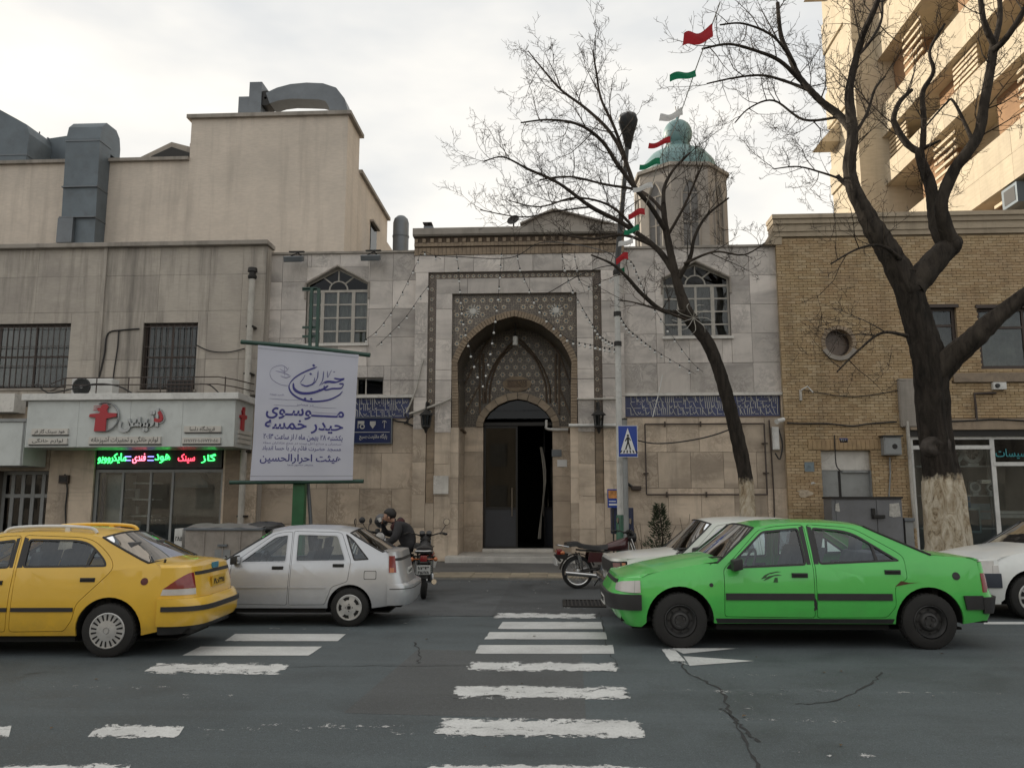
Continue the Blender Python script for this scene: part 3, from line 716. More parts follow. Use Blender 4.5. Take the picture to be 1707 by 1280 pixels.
# raised mouldings in the niche
mo = MB(); yv = YN-.01
def N_(px_, py_): q = XZ(px_, py_, YN); return (q[0], yv, q[1])
for px_ in (800, 806, 926, 932): mo.tube([N_(px_, 690 if px_ in (800, 932) else 672), N_(px_, 590)], .035, 6)
for d_ in (0, 6): mo.tube(smooth_path([N_(816-d_, 672), N_(818-d_, 640), N_(830-d_*.7, 605), N_(848, 583-d_), N_(863, 572-d_), N_(878, 583-d_), N_(896+d_*.7, 605), N_(909+d_, 640), N_(911+d_, 672)], 5), .03, 6)
for pp in ([(800,590),(822,560),(863,540)], [(932,590),(905,560),(863,540)], [(775,640),(800,590)], [(950,640),(932,590)], [(775,690),(790,660),(800,640)], [(950,690),(938,660),(932,640)]):
    mo.tube(smooth_path([N_(*q) for q in pp], 5), .026, 6)
mo.build('niche_moulding', M['moulding'], mosque, smooth=60)
q = XZ(862, 640, YN); m = MB(); m.prism([(q[0]+.42*math.cos(t*.3927), q[1]+.22*math.sin(t*.3927)) for t in range(16)], YN-.03, YN+.03); m.build('medallion', M['archbrick'], mosque)
m = MB(); m.box(q[0]-.28, YN-.045, q[1]-.10, q[0]+.28, YN-.03, q[1]+.10); 
m.build('plaque', M['moulding'], mosque); script_strokes(q[0]-.27, q[0]+.27, q[1]-.09, q[1]+.09, YN-.048, 5).build('script', M['archbrick'], mosque, kind='stuff')
# star and rosette motifs set in the mosaic
def in_poly(x, z, poly):
    c = False; n = len(poly)
    for i in range(n):
        (x0, z0), (x1, z1) = poly[i], poly[(i+1) % n]
        if (z0 > z) != (z1 > z) and x < (x1-x0)*(z-z0)/(z1-z0)+x0: c = not c
    return c
def motifs(polys, Y, sp, r, parent, seed=0):
    a_, b_ = MB(), MB(); rr = random.Random(seed)
    for poly in polys:
        x0, x1 = min(p[0] for p in poly), max(p[0] for p in poly); z0, z1 = min(p[1] for p in poly), max(p[1] for p in poly); row = 0; z = z0 + sp*.55
        while z < z1 - r*.5:
            x = x0 + sp*(.55 if row % 2 == 0 else 1.05)
            while x < x1 - r*.5:
                if all(in_poly(x+r*1.05*math.cos(q*.785), z+r*1.05*math.sin(q*.785), poly) for q in range(8)):
                    if (row + int(x/sp)) % 2: a_.prism([(x+r*(1 if k % 2 == 0 else .55)*math.cos(k*math.pi/8), z+r*(1 if k % 2 == 0 else .55)*math.sin(k*math.pi/8)) for k in range(16)], Y-.008, Y+.004)
                    else:
                        for k in range(6): a_.prism([(x+r*.62*math.cos(k*1.047)+r*.30*math.cos(q*1.257), z+r*.62*math.sin(k*1.047)+r*.30*math.sin(q*1.257)) for q in range(5)], Y-.006, Y+.004)
                    b_.prism([(x+r*.34*math.cos(k*.785), z+r*.34*math.sin(k*.785)) for k in range(8)], Y-.012, Y+.004)
                x += sp
            z += sp*.86; row += 1
    a_.build('tile_star', M['motif'], parent, kind='stuff'); b_.build('tile_centre', M['motif_blue'], parent, kind='stuff')
sp_polys = []
for s in (0, 1):
    seg = outer_c[2:half+1] if s == 0 else outer_c[half:-2]
    sp_polys.append([(cxp-X4, seg[0][1])] + seg + [(cxp, zt4), (cxp-X4, zt4)] if s == 0 else seg + [(cxp+X4, seg[-1][1]), (cxp+X4, zt4), (cxp, zt4)])
motifs(sp_polys, YP+.155, .235, .085, mosque, 1)
motifs([[(cxp-X2, zf(690)), (cxp-X3, zf(690)), (cxp-X3, zt3), (cxp-X2, zt3)], [(cxp+X3, zf(690)), (cxp+X2, zf(690)), (cxp+X2, zt3), (cxp+X3, zt3)], [(cxp-X2, zt3), (cxp+X2, zt3), (cxp+X2, zt2), (cxp-X2, zt2)]], YP+.098, .165, .062, mosque, 2)
nwl = [(nL+.02, zjn+.1)] + [(cN-hw-.22, zjn+.1)] + [(p[0]-.2*(1 if p[0] < cN else -1), p[1]+.12) for p in din if p[1] > zjn] + [(cN+hw+.22, zjn+.1), (nR-.02, zjn+.1)] + [(x, z-.12) for x, z in inner[::-1] if z > zjn+.3]
motifs([nwl], YN+.018, .25, .088, mosque, 3)
# platform and threshold
MB().box(cxp-X4-.05, 21.28, WALK-.01, cxp+X4+.02, YN+.3, PLAT).build('platform', M['step'], mosque, bevel=.012)
MB().box(cN-hw, YN-.12, PLAT, cN+hw, YN+.4, PLAT+.09).build('threshold', M['step'], mosque, bevel=.01)
# entrance hall and glazed doors
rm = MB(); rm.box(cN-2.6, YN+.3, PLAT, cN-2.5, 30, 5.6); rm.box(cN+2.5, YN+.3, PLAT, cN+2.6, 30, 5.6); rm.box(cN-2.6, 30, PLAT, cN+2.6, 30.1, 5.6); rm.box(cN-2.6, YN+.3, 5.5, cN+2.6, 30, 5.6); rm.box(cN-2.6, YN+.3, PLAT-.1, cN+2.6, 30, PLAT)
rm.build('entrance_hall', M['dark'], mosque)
zt = XZ(863, 706, YN)[1]; zd = PLAT+.09; yd = YN+.16
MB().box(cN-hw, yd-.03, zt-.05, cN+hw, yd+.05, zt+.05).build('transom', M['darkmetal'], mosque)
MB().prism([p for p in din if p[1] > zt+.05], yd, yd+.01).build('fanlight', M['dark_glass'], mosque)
def leaf(x0, x1, ang, px_):
    T = Matrix.Translation((px_, yd, 0)) @ Matrix.Rotation(ang, 4, 'Z') @ Matrix.Translation((-px_, -yd, 0))
    f = frame_bars(x0, zd, x1, zt-.06, yd, yd+.05, .055, zs=[zd+1.12], wb=.07)
    f.box(x0+.055, yd+.02, zd+.055, x1-.055, yd+.03, zd+1.09, 1)
    lf = f.build('door', [M['darkmetal'], M['greydoor']], mosque, xf=T)
    MB().box(x0+.055, yd+.02, zd+1.15, x1-.055, yd+.027, zt-.12).build('pane', M['dark_glass'], lf, xf=T)
    MB().tube([(x1-.16 if px_ == x0 else x0+.16, yd-.05, zd+.9), (x1-.16 if px_ == x0 else x0+.16, yd-.05, zd+1.7)], .016, 6).build('handle', M['chrome'], lf, xf=T)
M['greydoor'] = plain('slate_door_panel', (.03, .033, .04), .5)
leaf(cN-hw+.01, cN-.01, 0, cN-hw+.01); leaf(cN+.01, cN+hw-.01, R(-74), cN+hw-.01)
m = MB(); m.grid([[(cN+hw*.62 + .10*math.sin(j*.5) + .012*k*(1+.5*math.sin(j*.9)), YN+.62+.03*math.cos(k*2.1), lerp(3.2, .55, j/8)) for k in range(7)] for j in range(9)])
cu = m.build('door_curtain', M['curtain'], smooth=60); tag(cu, 'pale curtain tied back just inside the open mosque door', 'curtain')
# ---- frieze and cornice over the portal
fz0, fz1, fz2 = zf(424), zf(410), zf(381)
fr = MB(); nB = 52
for k in range(nB):
    a, b = lerp(L0-.02, L1+.05, k/nB), lerp(L0-.02, L1+.05, (k+1)/nB)
    fr.box(a+.006, YP-.03+_wr.uniform(0, .012), fz0+.01, b-.006, YP+.2, fz1-.03)
    if k % 2 == 0: fr.box(a+.01, YP-.085, fz1+.11, b-.01, YP+.2, fz1+.22)
    fr.box(a+.003, YP-.07+_wr.uniform(0, .008), fz1+.005, b-.003, YP+.2, fz1+.105)
fr.build('brick_frieze', M['archbrick'], mosque, kind='stuff')
MB().box(L0-.02, YP+.0, fz0, L1+.05, YM+.4, fz2-.2).build('frieze_backing', M['moulding'], mosque)
m = MB(); m.prism([(YP-.13, fz2-.22), (YP-.17, fz2-.18), (YP-.17, fz2+.0), (YM+.5, fz2+.06), (YM+.5, fz2-.22)], L0-.05, L1+.08, 'x'); m.build('flashing', M['dusty'], mosque)
# ---- rooftop gable shed
a0, a1, a2 = XZ(868, 376, 24), XZ(923, 352, 24), XZ(1035, 380, 24)
m = MB(); m.prism([(a0[0], a0[1]-.5), (a2[0], a2[1]-.5), (a2[0], a2[1]), (a1[0], a1[1]), (a0[0], a0[1])], 24, 27); m.build('roof_gable', M['dusty'], mosque)
m = MB()
for p, q in ((a0, a1), (a1, a2)):
    t = (Vector(q)-Vector(p)).normalized(); n_ = Vector((-t.y, t.x))*.05
    m.prism([p, q, (q[0]+n_.x, q[1]+n_.y), (p[0]+n_.x, p[1]+n_.y)], 23.85, 27.1)
m.build('roof_sheet', M['dusty'], mosque)
# ================================================================== turret with turquoise cap behind the parapet
YT = 28.0
tx, tz0 = XZ(1132, 300, YT)[0], ztop - .4
rad = (XZ(1210, 330, YT)[0] - XZ(1055, 330, YT)[0])/2
zE = XZ(1140, 277, YT-1.5)[1]
tur = thing('lantern_turret', 'octagonal stone roof turret topped by a turquoise dome and ball', 'turret', (tx, YT, tz0))
ang = [R(22.5 + 45*k + 4) for k in range(8)]
pts = [(tx+rad*math.sin(a), YT-rad*math.cos(a)) for a in ang]
m = MB(); m.prism(pts, tz0, zE, 'z'); m.build('drum', M['turret'], tur)
m = MB(); m.prism([(tx+(rad+.10)*math.sin(a), YT-(rad+.10)*math.cos(a)) for a in ang], zE, zE+.12, 'z'); m.build('eaves', M['dusty'], tur)
m = MB(); m.prism([(tx+(rad+.03)*math.sin(a), YT-(rad+.03)*math.cos(a)) for a in ang], tz0+.5, tz0+.62, 'z'); m.build('string_course', M['dusty'], tur)
for k in range(8):
    p, q = Vector(pts[k]), Vector(pts[(k+1) % 8]); c = (p+q)/2; t = (q-p).normalized(); nrm = Vector((c.x-tx, c.y-YT)).normalized()
    w = (q-p).length*.5*.46; zb, zs_, za = tz0+.75, zE-.95, zE-.42
    pl = [(-w, zb), (w, zb), (w, zs_), (w*.5, lerp(zs_, za, .65)), (0, za), (-w*.5, lerp(zs_, za, .65)), (-w, zs_)]
    T = Matrix(((t.x, nrm.x, 0, c.x), (t.y, nrm.y, 0, c.y), (0, 0, 1, 0), (0, 0, 0, 1)))
    wn_ = MB().prism(pl, .003, .012).build('window', M['turret_pane'], tur, xf=T)
    fm = MB(); cl = pl + [pl[0]]
    for u, v in zip(cl, cl[1:]): fm.tube([(u[0], .02, u[1]), (v[0], .02, v[1])], .045, 5)
    for zz_ in (lerp(zb, zs_, .33), lerp(zb, zs_, .66), zs_): fm.box(-w, .012, zz_-.02, w, .03, zz_+.02)
    fm.box(-.025, .011, zb, .025, .031, zs_)
    fm.build('window_frame', M['dusty'], tur, xf=T)
    fm = MB()
    for s_ in (-1, 1): fm.box(s_*w*2.05-.02, .0, tz0+.62, s_*w*2.05+.02, .01, zE-.02)
zD = zE+.12
m = MB(); prof = [(rad*.80, 0), (rad*.82, .25), (rad*.76, .58), (rad*.62, .88), (rad*.44, 1.06), (rad*.31, 1.16), (rad*.245, 1.26), (rad*.26, 1.36)]
rb = XZ(1143, 220, YT)[0] - XZ(1119, 220, YT)[0]; hb = max(1.30, XZ(1119, 243, YT)[1]-zD); prof = [(r_, h_*hb/1.36) for r_, h_ in prof]
prof += [(rb*math.sin(R(a)), hb + rb*.80 - rb*math.cos(R(a))*1.05) for a in range(40, 171, 10)] + [(.06, hb+rb*1.92), (.05, hb+rb*2.2), (.015, hb+rb*2.5)]
m.lathe(prof, (tx, YT, zD), (0,0,1), 32); m.build('dome', M['teal'], tur, smooth=40)
m = MB()
for s_ in (-.05, .05): m.tube([(tx+s_*.3, YT, zD+hb+rb*2.4), (tx+s_, YT, zD+hb+rb*2.9)], .018, 5)
m.build('finial', M['darkmetal'], tur)
# ================================================================== grey building with the appliance shop
shopb = thing('shop_building', 'weathered grey plastered two storey building with an appliance shop below', 'building', (-14, YL, WALK))
sx1 = X(437, 600, YL); sx0 = -30.0
st = Z(300, 412, YL)
w1 = rect(-70, 540, 114, 648, YL); w2 = rect(236, 538, 327, 650, YL)
zs_l = [Z(200, 660, YL), Z(200, 600, YL), Z(200, 520, YL), Z(200, 460, YL), st]
xs_l = [sx0, -26, -22, -19] + [X(p, 550, YL) for p in (-60, 55, 168, 260, 345, 400)] + [sx1]
slab_wall(shopb, 'plaster_panel', M['plaster'], xs_l, zs_l, YL, .06, holes=[w1, w2], gap=.003, rough=.004)
backing(shopb, sx0, sx1, zs_l[0]-.3, st, YL+.06, YL+.35, holes=[w1, w2])
MB().box(X(165, 550, YL), YL-.05, zs_l[0], X(171, 550, YL), YL+.02, st).build('pilaster', M['plaster'], shopb)
MB().box(sx0, YL-.16, st, sx1+.06, YL+.5, st+.13).build('coping', M['dusty'], shopb, bevel=.02)
MB().box(sx0, YL+.35, st-.3, sx1, 27.4, st-.1).build('roof', M['dusty'], shopb)
MB().box(sx1-.12, YL+.062, WALK, sx1+.004, 27.4, st-.004).build('side_wall', M['plaster'], shopb)
def barred_window(r, nx, nz, parent, Y, cur):
    x0, z0, x1, z1 = r
    w = frame_bars(x0, z0, x1, z1, Y+.16, Y+.22, .06, xs=[lerp(x0, x1, k/nx) for k in range(1, nx)], zs=[lerp(z0, z1, k/nz) for k in range(1, nz)], wb=.05).build('window', M['brown_frame'], parent)
    for i in range(nx):
        for k in range(nz): MB().box(lerp(x0, x1, i/nx)+.03, Y+.185, lerp(z0, z1, k/nz)+.03, lerp(x0, x1, (i+1)/nx)-.03, Y+.19, lerp(z0, z1, (k+1)/nz)-.03).build('pane', M['glass'], w)
    b = MB(); n = int((x1-x0)/.16)
    for k in range(n+1): b.box(lerp(x0, x1, k/n)-.008, Y+.05, z0+.02, lerp(x0, x1, k/n)+.008, Y+.066, z1-.02)
    for k in range(4): b.box(x0, Y+.046, lerp(z0+.1, z1-.1, k/3)-.01, x1, Y+.05, lerp(z0+.1, z1-.1, k/3)+.01)
    b.build('window_bars', M['brown_frame'], w)
    g = MB(); nn = int((x1-x0)*22)
    g.grid([[(lerp(x0, x1, i/nn), Y+.34+.03*math.sin(i*1.7)+.02*math.sin(i*.61), z_) for i in range(nn+1)] for z_ in (z0+.02, z1-.02)]); g.build('curtain', cur, w, smooth=60)
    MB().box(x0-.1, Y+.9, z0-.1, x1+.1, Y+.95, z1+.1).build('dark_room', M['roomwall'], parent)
    MB().box(x0-.05, Y-.06, z0-.05, x1+.05, Y+.2, z0).build('window_sill', M['dusty'], parent)
barred_window(w1, 3, 2, shopb, YL, M['dark_curtain']); barred_window(w2, 2, 2, shopb, YL, M['dark_curtain'])
# ground floor of the shop: piers, shop front, dark stair door at the left
zg = zs_l[0]-.28
sf = rect(152, 782, 368, 925, YL); sf = (sf[0], WALK, sf[2], Z(260, 782, YL)); dd = rect(-10, 785, 76, 925, YL); dd = (dd[0], WALK, dd[2], dd[3])
ledb = (sf[0], sf[3], sf[2], zg)
gx = [sx0, -25, -20] + [X(p, 850, YL) for p in (-10, 76, 112, 152, 368, 400)] + [sx1]
slab_wall(shopb, 'stone_slab', M['cream'], gx, [WALK, WALK+.9, WALK+1.8, zg], YL, .06, holes=[sf, dd, ledb], gap=.003)
backing(shopb, sx0, sx1, WALK, zg+.02, YL+.06, YL+.3, holes=[sf, dd, ledb])
slab('stone_slab', M['brown_marble'], shopb, X(374, 820, YL), YL-.03, WALK, X(400, 820, YL), YL+.05, zg)
door = frame_bars(dd[0], dd[1], dd[2], dd[3], YL+.25, YL+.31, .09, xs=[lerp(dd[0], dd[2], k/5) for k in range(1, 5)], zs=[lerp(dd[1], dd[3], .72)], wb=.10).build('door', M['greymetal'], shopb)
for k in range(5): MB().box(lerp(dd[0], dd[2], k/5)+.06, YL+.275, dd[1]+.08, lerp(dd[0], dd[2], (k+1)/5)-.06, YL+.285, dd[3]-.1).build('pane', M['dark_glass'], door)
# shop interior
m = MB(); x0, z0, x1, z1 = sf
m.box(x0-.05, 26.5, WALK, x1+.05, 26.6, zg); m.box(x0-.15, YL+.3, WALK, x0-.05, 26.5, zg); m.box(x1+.05, YL+.3, WALK, x1+.15, 26.5, zg); m.box(x0-.05, YL+.3, WALK-.04, x1+.05, 26.5, WALK+.02); m.box(x0-.05, YL+.3, zg-.05, x1+.05, 26.5, zg)
m.build('shop_interior', M['shopwall'], shopb)
xm = X(245, 850, YL)
win = frame_bars(x0, WALK+.1, x1, z1, YL+.1, YL+.17, .08, xs=[X(198, 850, YL), xm, X(282, 850, YL)], wb=.06).build('shop_window', M['greymetal'], shopb)
for a_, b_ in ((x0+.08, X(198, 850, YL)-.04), (X(198, 850, YL)+.04, xm-.04), (xm+.04, X(282, 850, YL)-.04), (X(282, 850, YL)+.04, x1-.08)):
    MB().box(a_, YL+.13, WALK+.18, b_, YL+.14, z1-.08).build('pane', M['glass'], win)
for k in range(4):
    zz_ = lerp(WALK+.7, z1-.2, k/3.4)
    MB().box(X(203, 850, YL), YL+.5, zz_, X(240, 850, YL), YL+1.0, zz_+.04).build('shelf', M['white'], shopb)
sh = MB(); sh.box(X(163, 850, YL+.3), YL+.5, WALK+.02, X(196, 850, YL+.3), YL+1.2, z1-.12).build('display_pillar', M['greyblue'] if 'greyblue' in M else M['white'], shopb)
MB().box(X(157, 850, YL), YL+.28, WALK, X(162, 850, YL), YL+.34, z1-.1).build('display_strip', plain('navy_strip', (.03, .05, .12), .5), shopb)
AP = [M['black'], M['greymetal'], M['white'], M['chrome']]
ra = random.Random(8); n_app = 0
def appliance(kind, label, x, y, z, w, h, d, mat):
    t = thing(kind, label, 'appliance', (x, y, z), 0, 'appliances in the shop window')
    MB().box(x-w/2, y, z, x+w/2, y+d, z+h).build('body', mat, t, bevel=.012)
    if kind == 'oven':
        MB().box(x-w*.42, y-.012, z+h*.12, x+w*.42, y, z+h*.66).build('door', M['dark_glass'], t)
        for k in range(4): MB().lathe([(0,.03),(.022,.03),(.022,0)], (x-w*.3+k*w*.2, y, z+h*.84), (0,-1,0), 10).build('knob', M['chrome'], t)
        MB().tube([(x-w*.36, y-.04, z+h*.72), (x+w*.36, y-.04, z+h*.72)], .012, 6).build('handle', M['chrome'], t)
    else:
        MB().box(x-w*.42, y-.01, z+h*.15, x+w*.2, y, z+h*.85).build('door', M['black'], t); MB().box(x+w*.26, y-.008, z+h*.15, x+w*.42, y, z+h*.85).build('control_panel', M['greymetal'], t)
zs1 = [lerp(WALK+.7, z1-.2, k/3.4)+.04 for k in range(4)]
appliance('oven', 'black built-in oven standing low behind the middle shop pane', X(263, 870, YL+.6), YL+.6, WALK+.55, .6, .6, .5, M['black'])
appliance('oven', 'steel oven on the floor under the black oven', X(263, 890, YL+.6), YL+.6, WALK+.02, .62, .5, .5, M['greymetal'])
appliance('microwave', 'dark microwave on the middle shelf of the shop window', X(222, 830, YL+.6), YL+.55, zs1[1], .48, .28, .34, M['black'])
appliance('microwave', 'pale microwave on the third shelf of the shop window', X(222, 800, YL+.6), YL+.55, zs1[2], .48, .28, .34, M['greymetal'])
appliance('microwave', 'microwave on the lowest shelf of the shop window', X(222, 860, YL+.6), YL+.55, zs1[0], .5, .3, .34, M['greymetal'])
t = thing('range_hood', 'brown and white range hood display hanging behind the right shop pane', 'range hood', (X(318, 800, YL+.8), YL+.8, 2.2)); hx = X(318, 800, YL+.8)
MB().prism([(hx-.5, 2.0), (hx+.5, 2.0), (hx+.5, 2.1), (hx+.16, 2.45), (hx-.16, 2.45), (hx-.5, 2.1)], YL+.8, YL+1.25).build('hood', M['greymetal'], t); MB().box(hx-.15, YL+.9, 2.45, hx+.15, YL+1.15, zg-.05).build('chimney', M['greymetal'], t)
MB().box(hx-.75, YL+1.4, 1.2, hx+.75, YL+1.45, 2.9).build('display_board', M['dusty'], shopb)
# LED sign
led = thing('led_sign', 'red and green lit letter sign over the appliance shop window', 'sign', ((x0+x1)/2, YL, ledb[1]))
MB().box(x0+.05, YL+.02, ledb[1]+.03, x1-.05, YL+.10, zg-.02).build('panel', M['black'], led)
GG, RR, PP, BB = glow('green_led', (.05, 1.0, .16), 2.2), glow('red_led', (1.0, .06, .10), 2.2), glow('pink_led', (1.0, .16, .24), 2.4), glow('blue_led', (.3, .32, 1.0), 1.6)
for s_, px_, w_, h_, mt in (('گاز', 348, .40, .25, GG), ('سینک', 311, .46, .25, RR), ('هود', 271, .42, .25, GG), ('فندی', 232, .36, .27, PP), ('مایکروویو', 187, .78, .28, GG)):
    lettering(s_, X(px_, 765, YL), YL-.012, Z(px_, 764, YL), .3, mt, led, .012, .002, w_, h_)
for px_ in (213, 251):
    for dz in (-.05, .05): MB().box(X(px_, 765, YL)-.08, YL-.01, Z(px_, 764, YL)+dz-.012, X(px_, 765, YL)+.08, YL+.02, Z(px_, 764, YL)+dz+.012).build('light_bar', BB, led)
# shop fascia
YF = 20.35
fas = thing('shop_sign', 'white box sign over the shop with red archer emblem and raised letters', 'sign', (X(215, 700, YF), YF, Z(215, 745, YF)))
M['fascia'] = plain('fascia_panel', (.50, .53, .52), .38, dirt=.22, scale=1.2)
fx0, fx1 = X(45, 700, YF), X(392, 700, YF); fzb, fzt = Z(215, 745, YF), Z(215, 667, YF)
MB().box(fx0, YF, fzb, fx1, YL-.02, fzt).build('box', M['fascia'], fas)
nP = 4
for k in range(nP): MB().box(lerp(fx0, fx1, k/nP)+.003, YF-.012, fzb+.005, lerp(fx0, fx1, (k+1)/nP)-.003, YF-.001, fzt-.003).build('face_panel', M['fascia'], fas)
MB().box(fx0-.12, YF-.12, fzt, fx1+.10, YL-.02, fzt+.17).build('cap', M['white'], fas, bevel=.01)
M['signred'] = plain('sign_red', (.36, .018, .028), .35, var=.05); M['signgrey'] = plain('brushed_letter', (.36, .38, .39), .35, .5); M['signdark'] = plain('sign_shadow_and_print', (.06, .06, .06), .6); M['signface'] = plain('raised_box_face', (.52, .50, .46), .5, var=.05)
def fx(px_): return X(px_, 705, YF)
def fz(py_): return Z(200, py_, YF)
ex, ez, er = fx(176), fz(695), .37
m = MB(); m.tube([(ex+er*math.cos(R(a)), YF-.06, ez+er*math.sin(R(a))) for a in range(-118, 119, 8)], .024, 6); m.tube([(ex+er*math.cos(R(118)), YF-.06, ez+er*math.sin(R(118))), (ex-.12, YF-.06, ez+er*.98)], .02, 5)
m.build('emblem_ring', M['signgrey'], fas, smooth=60)
body = [(-.20,-.37),(.10,-.37),(.10,-.05),(.36,.00),(.36,.09),(.12,.10),(.10,.18),(.14,.26),(.08,.33),(-.02,.32),(-.07,.24),(-.16,.20),(-.12,.14),(-.06,.13),(-.10,.09),(-.34,.07),(-.36,.00),(-.18,-.02)]
MB().prism([(ex-.04+a*1.0, ez+b) for a, b in body], YF-.10, YF-.02).build('archer', M['signred'], fas)
MB().prism([(ex-.04+a*1.06, ez+b*1.04) for a, b in body], YF-.06, YF-.014).build('archer_backing', M['signgrey'], fas)
for k in range(3): MB().tube([(ex-.30, YF-.08, ez+.17+k*.05), (ex-.10, YF-.08, ez+.19+k*.045)], .010, 5).build('feather', M['signred'], fas)
lettering('اتیس', fx(233), YF-.03, fz(701), .5, M['signgrey'], fas, .05, .016, 1.05, .62)
lettering('د', fx(266), YF-.06, fz(695), .42, M['signred'], fas, .03, .02, .24, .30)
lettering('د', fx(266), YF-.03, fz(695), .42, M['signgrey'], fas, .03, .02, .30, .36)
def plate(pxa, pya, pxb, pyb, txt, size, w):
    xa, xb, za, zb = fx(pxa), fx(pxb), fz(pya), fz(pyb)
    p_ = MB().box(xa, YF-.06, zb, xb, YF-.012, za).build('raised_plate', M['signface'], fas)
    MB().box(xa+.01, YF-.045, zb-.03, xb+.02, YF-.013, zb-.001).build('plate_shadow', M['signdark'], p_)  # dark strip below the plate: its cast shadow given as colour
    if txt: lettering(txt, (xa+xb)/2, YF-.062, (za+zb)/2, size, M['signdark'], p_, .002, .001, w*(xb-xa))
plate(152, 728, 271, 740, 'لوازم خانگی و تجهیزات آشپزخانه', .16, .93)
plate(309, 711, 370, 721, 'فروشگاه دلسا', .14, .68); plate(307, 730, 370, 740, '۶۶۷۲۶۰۵۵-۶۶۷۶۲۶۰۱', .11, .9)
plate(56, 714, 116, 724, 'هود سینک گاز فر', .12, .85); plate(52, 730, 116, 740, 'لوازم خانگی', .11, .8)
# return face of the box: small emblem and plates
m = MB(); m.prism([(YF+.25+(a+.35)*.6, ez+b*.9) for a, b in body], fx1, fx1+.05, 'x'); m.build('archer', M['signred'], fas)
for za, zb in ((.20, .28), (.10, .17), (.0, .07)):
    MB().box(fx1, YF+.2, fzb+.12+za*1.2, fx1+.04, YL-.2, fzb+.12+zb*1.2).build('raised_plate', M['signface'], fas)
# neighbouring plain grey sign box at the left
nb_ = thing('blank_sign', 'plain grey sign box over the barred door at far left', 'sign', (X(0, 740, 20.6), 20.6, Z(0, 775, 20.6)))
bx1 = X(40, 740, 20.6); MB().box(-19.5, 20.6, Z(0, 776, 20.6), bx1, YL-.02, Z(0, 703, 20.6)).build('box', M['fascia'], nb_, bevel=.01)
MB().box(-19.5, 20.55, Z(0, 703, 20.6), bx1+.04, YL-.02, Z(0, 698, 20.6)).build('cap', M['greymetal'], nb_)
for q in (-18, -15.5, bx1-.06): MB().box(q, 20.585, Z(0, 776, 20.6), q+.04, 20.6, Z(0, 703, 20.6)).build('seam', M['greymetal'], nb_)
MB().box(-19.5, YL-.5, Z(0, 690, YL), X(42, 690, YL), YL+.0, Z(0, 660, YL)).build('ledge', M['white_ledge'], shopb)
# railing, air conditioner, pipe and cables on the sign's roof
zr0 = fzt+.17
ac = thing('air_conditioner', 'white outdoor air conditioner unit on the shop sign roof', 'air conditioner', (X(152, 645, 20.9), 20.9, zr0))
ax0, ax1 = X(119, 645, 20.9), X(187, 645, 20.9); azt = Z(150, 631, 20.9)
MB().box(ax0, 20.9, zr0+.04, ax1, 21.25, azt).build('casing', M['white'], ac, bevel=.02)
fcx = X(136, 645, 20.9); fcz = (zr0+.04+azt)/2
MB().lathe([(0,.0),(.225,.0),(.235,.015),(.25,.02),(.25,0)], (fcx, 20.9, fcz), (0,-1,0), 24).build('fan_opening', M['black'], ac)
g_ = MB()
for k in range(1, 6): g_.tube([(fcx+.045*k*math.cos(R(a)), 20.875, fcz+.045*k*math.sin(R(a))) for a in range(0, 361, 20)], .005, 4)
g_.lathe([(0,.03),(.05,.03),(.05,0)], (fcx, 20.9, fcz), (0,-1,0), 12); g_.build('grille', M['greymetal'], ac)
for q in (ax0+.1, ax1-.15): MB().box(q, 20.95, zr0, q+.06, 21.2, zr0+.04).build('foot', M['black'], ac)
rl = thing('pipe_railing', 'thin rusty pipe railing along the roof of the shop sign', 'railing', (X(250, 650, 20.7), 20.7, zr0))
ra0, ra1 = X(108, 640, 20.7), X(388, 640, 20.7); rzt = Z(250, 629, 20.7); rzm = Z(250, 641, 20.7)
for z_ in (rzt, rzm): MB().tube([(ra0-.5, 20.9, z_-.12), (ra0, 20.7, z_), (ra1-.4, 20.7, z_), (ra1, 20.8, z_-.06), (ra1+.3, 21.4, z_-.1)], .016, 6).build('rail', M['brown_frame'], rl)
for k in range(6): q = lerp(ra0, ra1-.2, k/5); MB().tube([(q, 20.7, zr0), (q, 20.7, rzt)], .015, 6).build('post', M['brown_frame'], rl)
gb = thing('vent_grille', 'brown louvred vent grille behind the railing under the barred window', 'vent', (X(302, 645, YL), YL-.1, zr0))
gx0, gx1 = X(282, 645, YL), X(322, 645, YL); MB().box(gx0, YL-.09, zr0+.05, gx1, YL-.01, Z(300, 634, YL)).build('backing', M['black'], gb)
for k in range(5): z_ = lerp(zr0+.08, Z(300, 634, YL)-.03, k/4); MB().box(gx0, YL-.12, z_-.012, gx1, YL-.09, z_+.012).build('slat', M['brown_frame'], gb)
for k in range(7): q = lerp(gx0, gx1, k/6); MB().box(q-.01, YL-.125, zr0+.05, q+.01, YL-.12, Z(300, 634, YL)).build('bar', M['brown_frame'], gb)
pipe = thing('drain_pipe', 'pale vertical drain pipe with dark cowl at the corner of the grey building', 'pipe', (X(405, 870, 21.3), 21.3, WALK))
pp = XZ(411, 640, 21.3)[0]
MB().tube([(pp, 21.35, WALK), (pp, 21.35, Z(415, 465, 21.3))], .085, 12).build('pipe', M['palecable'], pipe, smooth=50)
zc = Z(415, 465, 21.3); MB().lathe([(.085,0),(.12,.03),(.12,.10),(.09,.12),(.09,.2),(.135,.21),(.12,.32),(0,.33)], (pp, 21.35, zc), (0,0,1), 14).build('cowl', M['darkmetal'], pipe, smooth=50)
for z_ in (1.2, 2.9, 5.0, 6.3): MB().box(pp-.10, 21.3, z_, pp+.10, YL, z_+.05).build('clamp', M['darkmetal'], pipe)
def cable(label, pts, r=.012, mat=None, sm=True, name='cable'):
    P = smooth_path(pts, 6) if sm else pts
    o = MB().tube(P, r, 5).build(name, mat or M['cable'], smooth=80); return tag(o, label, 'cable' if name == 'cable' else name.replace('_', ' '))
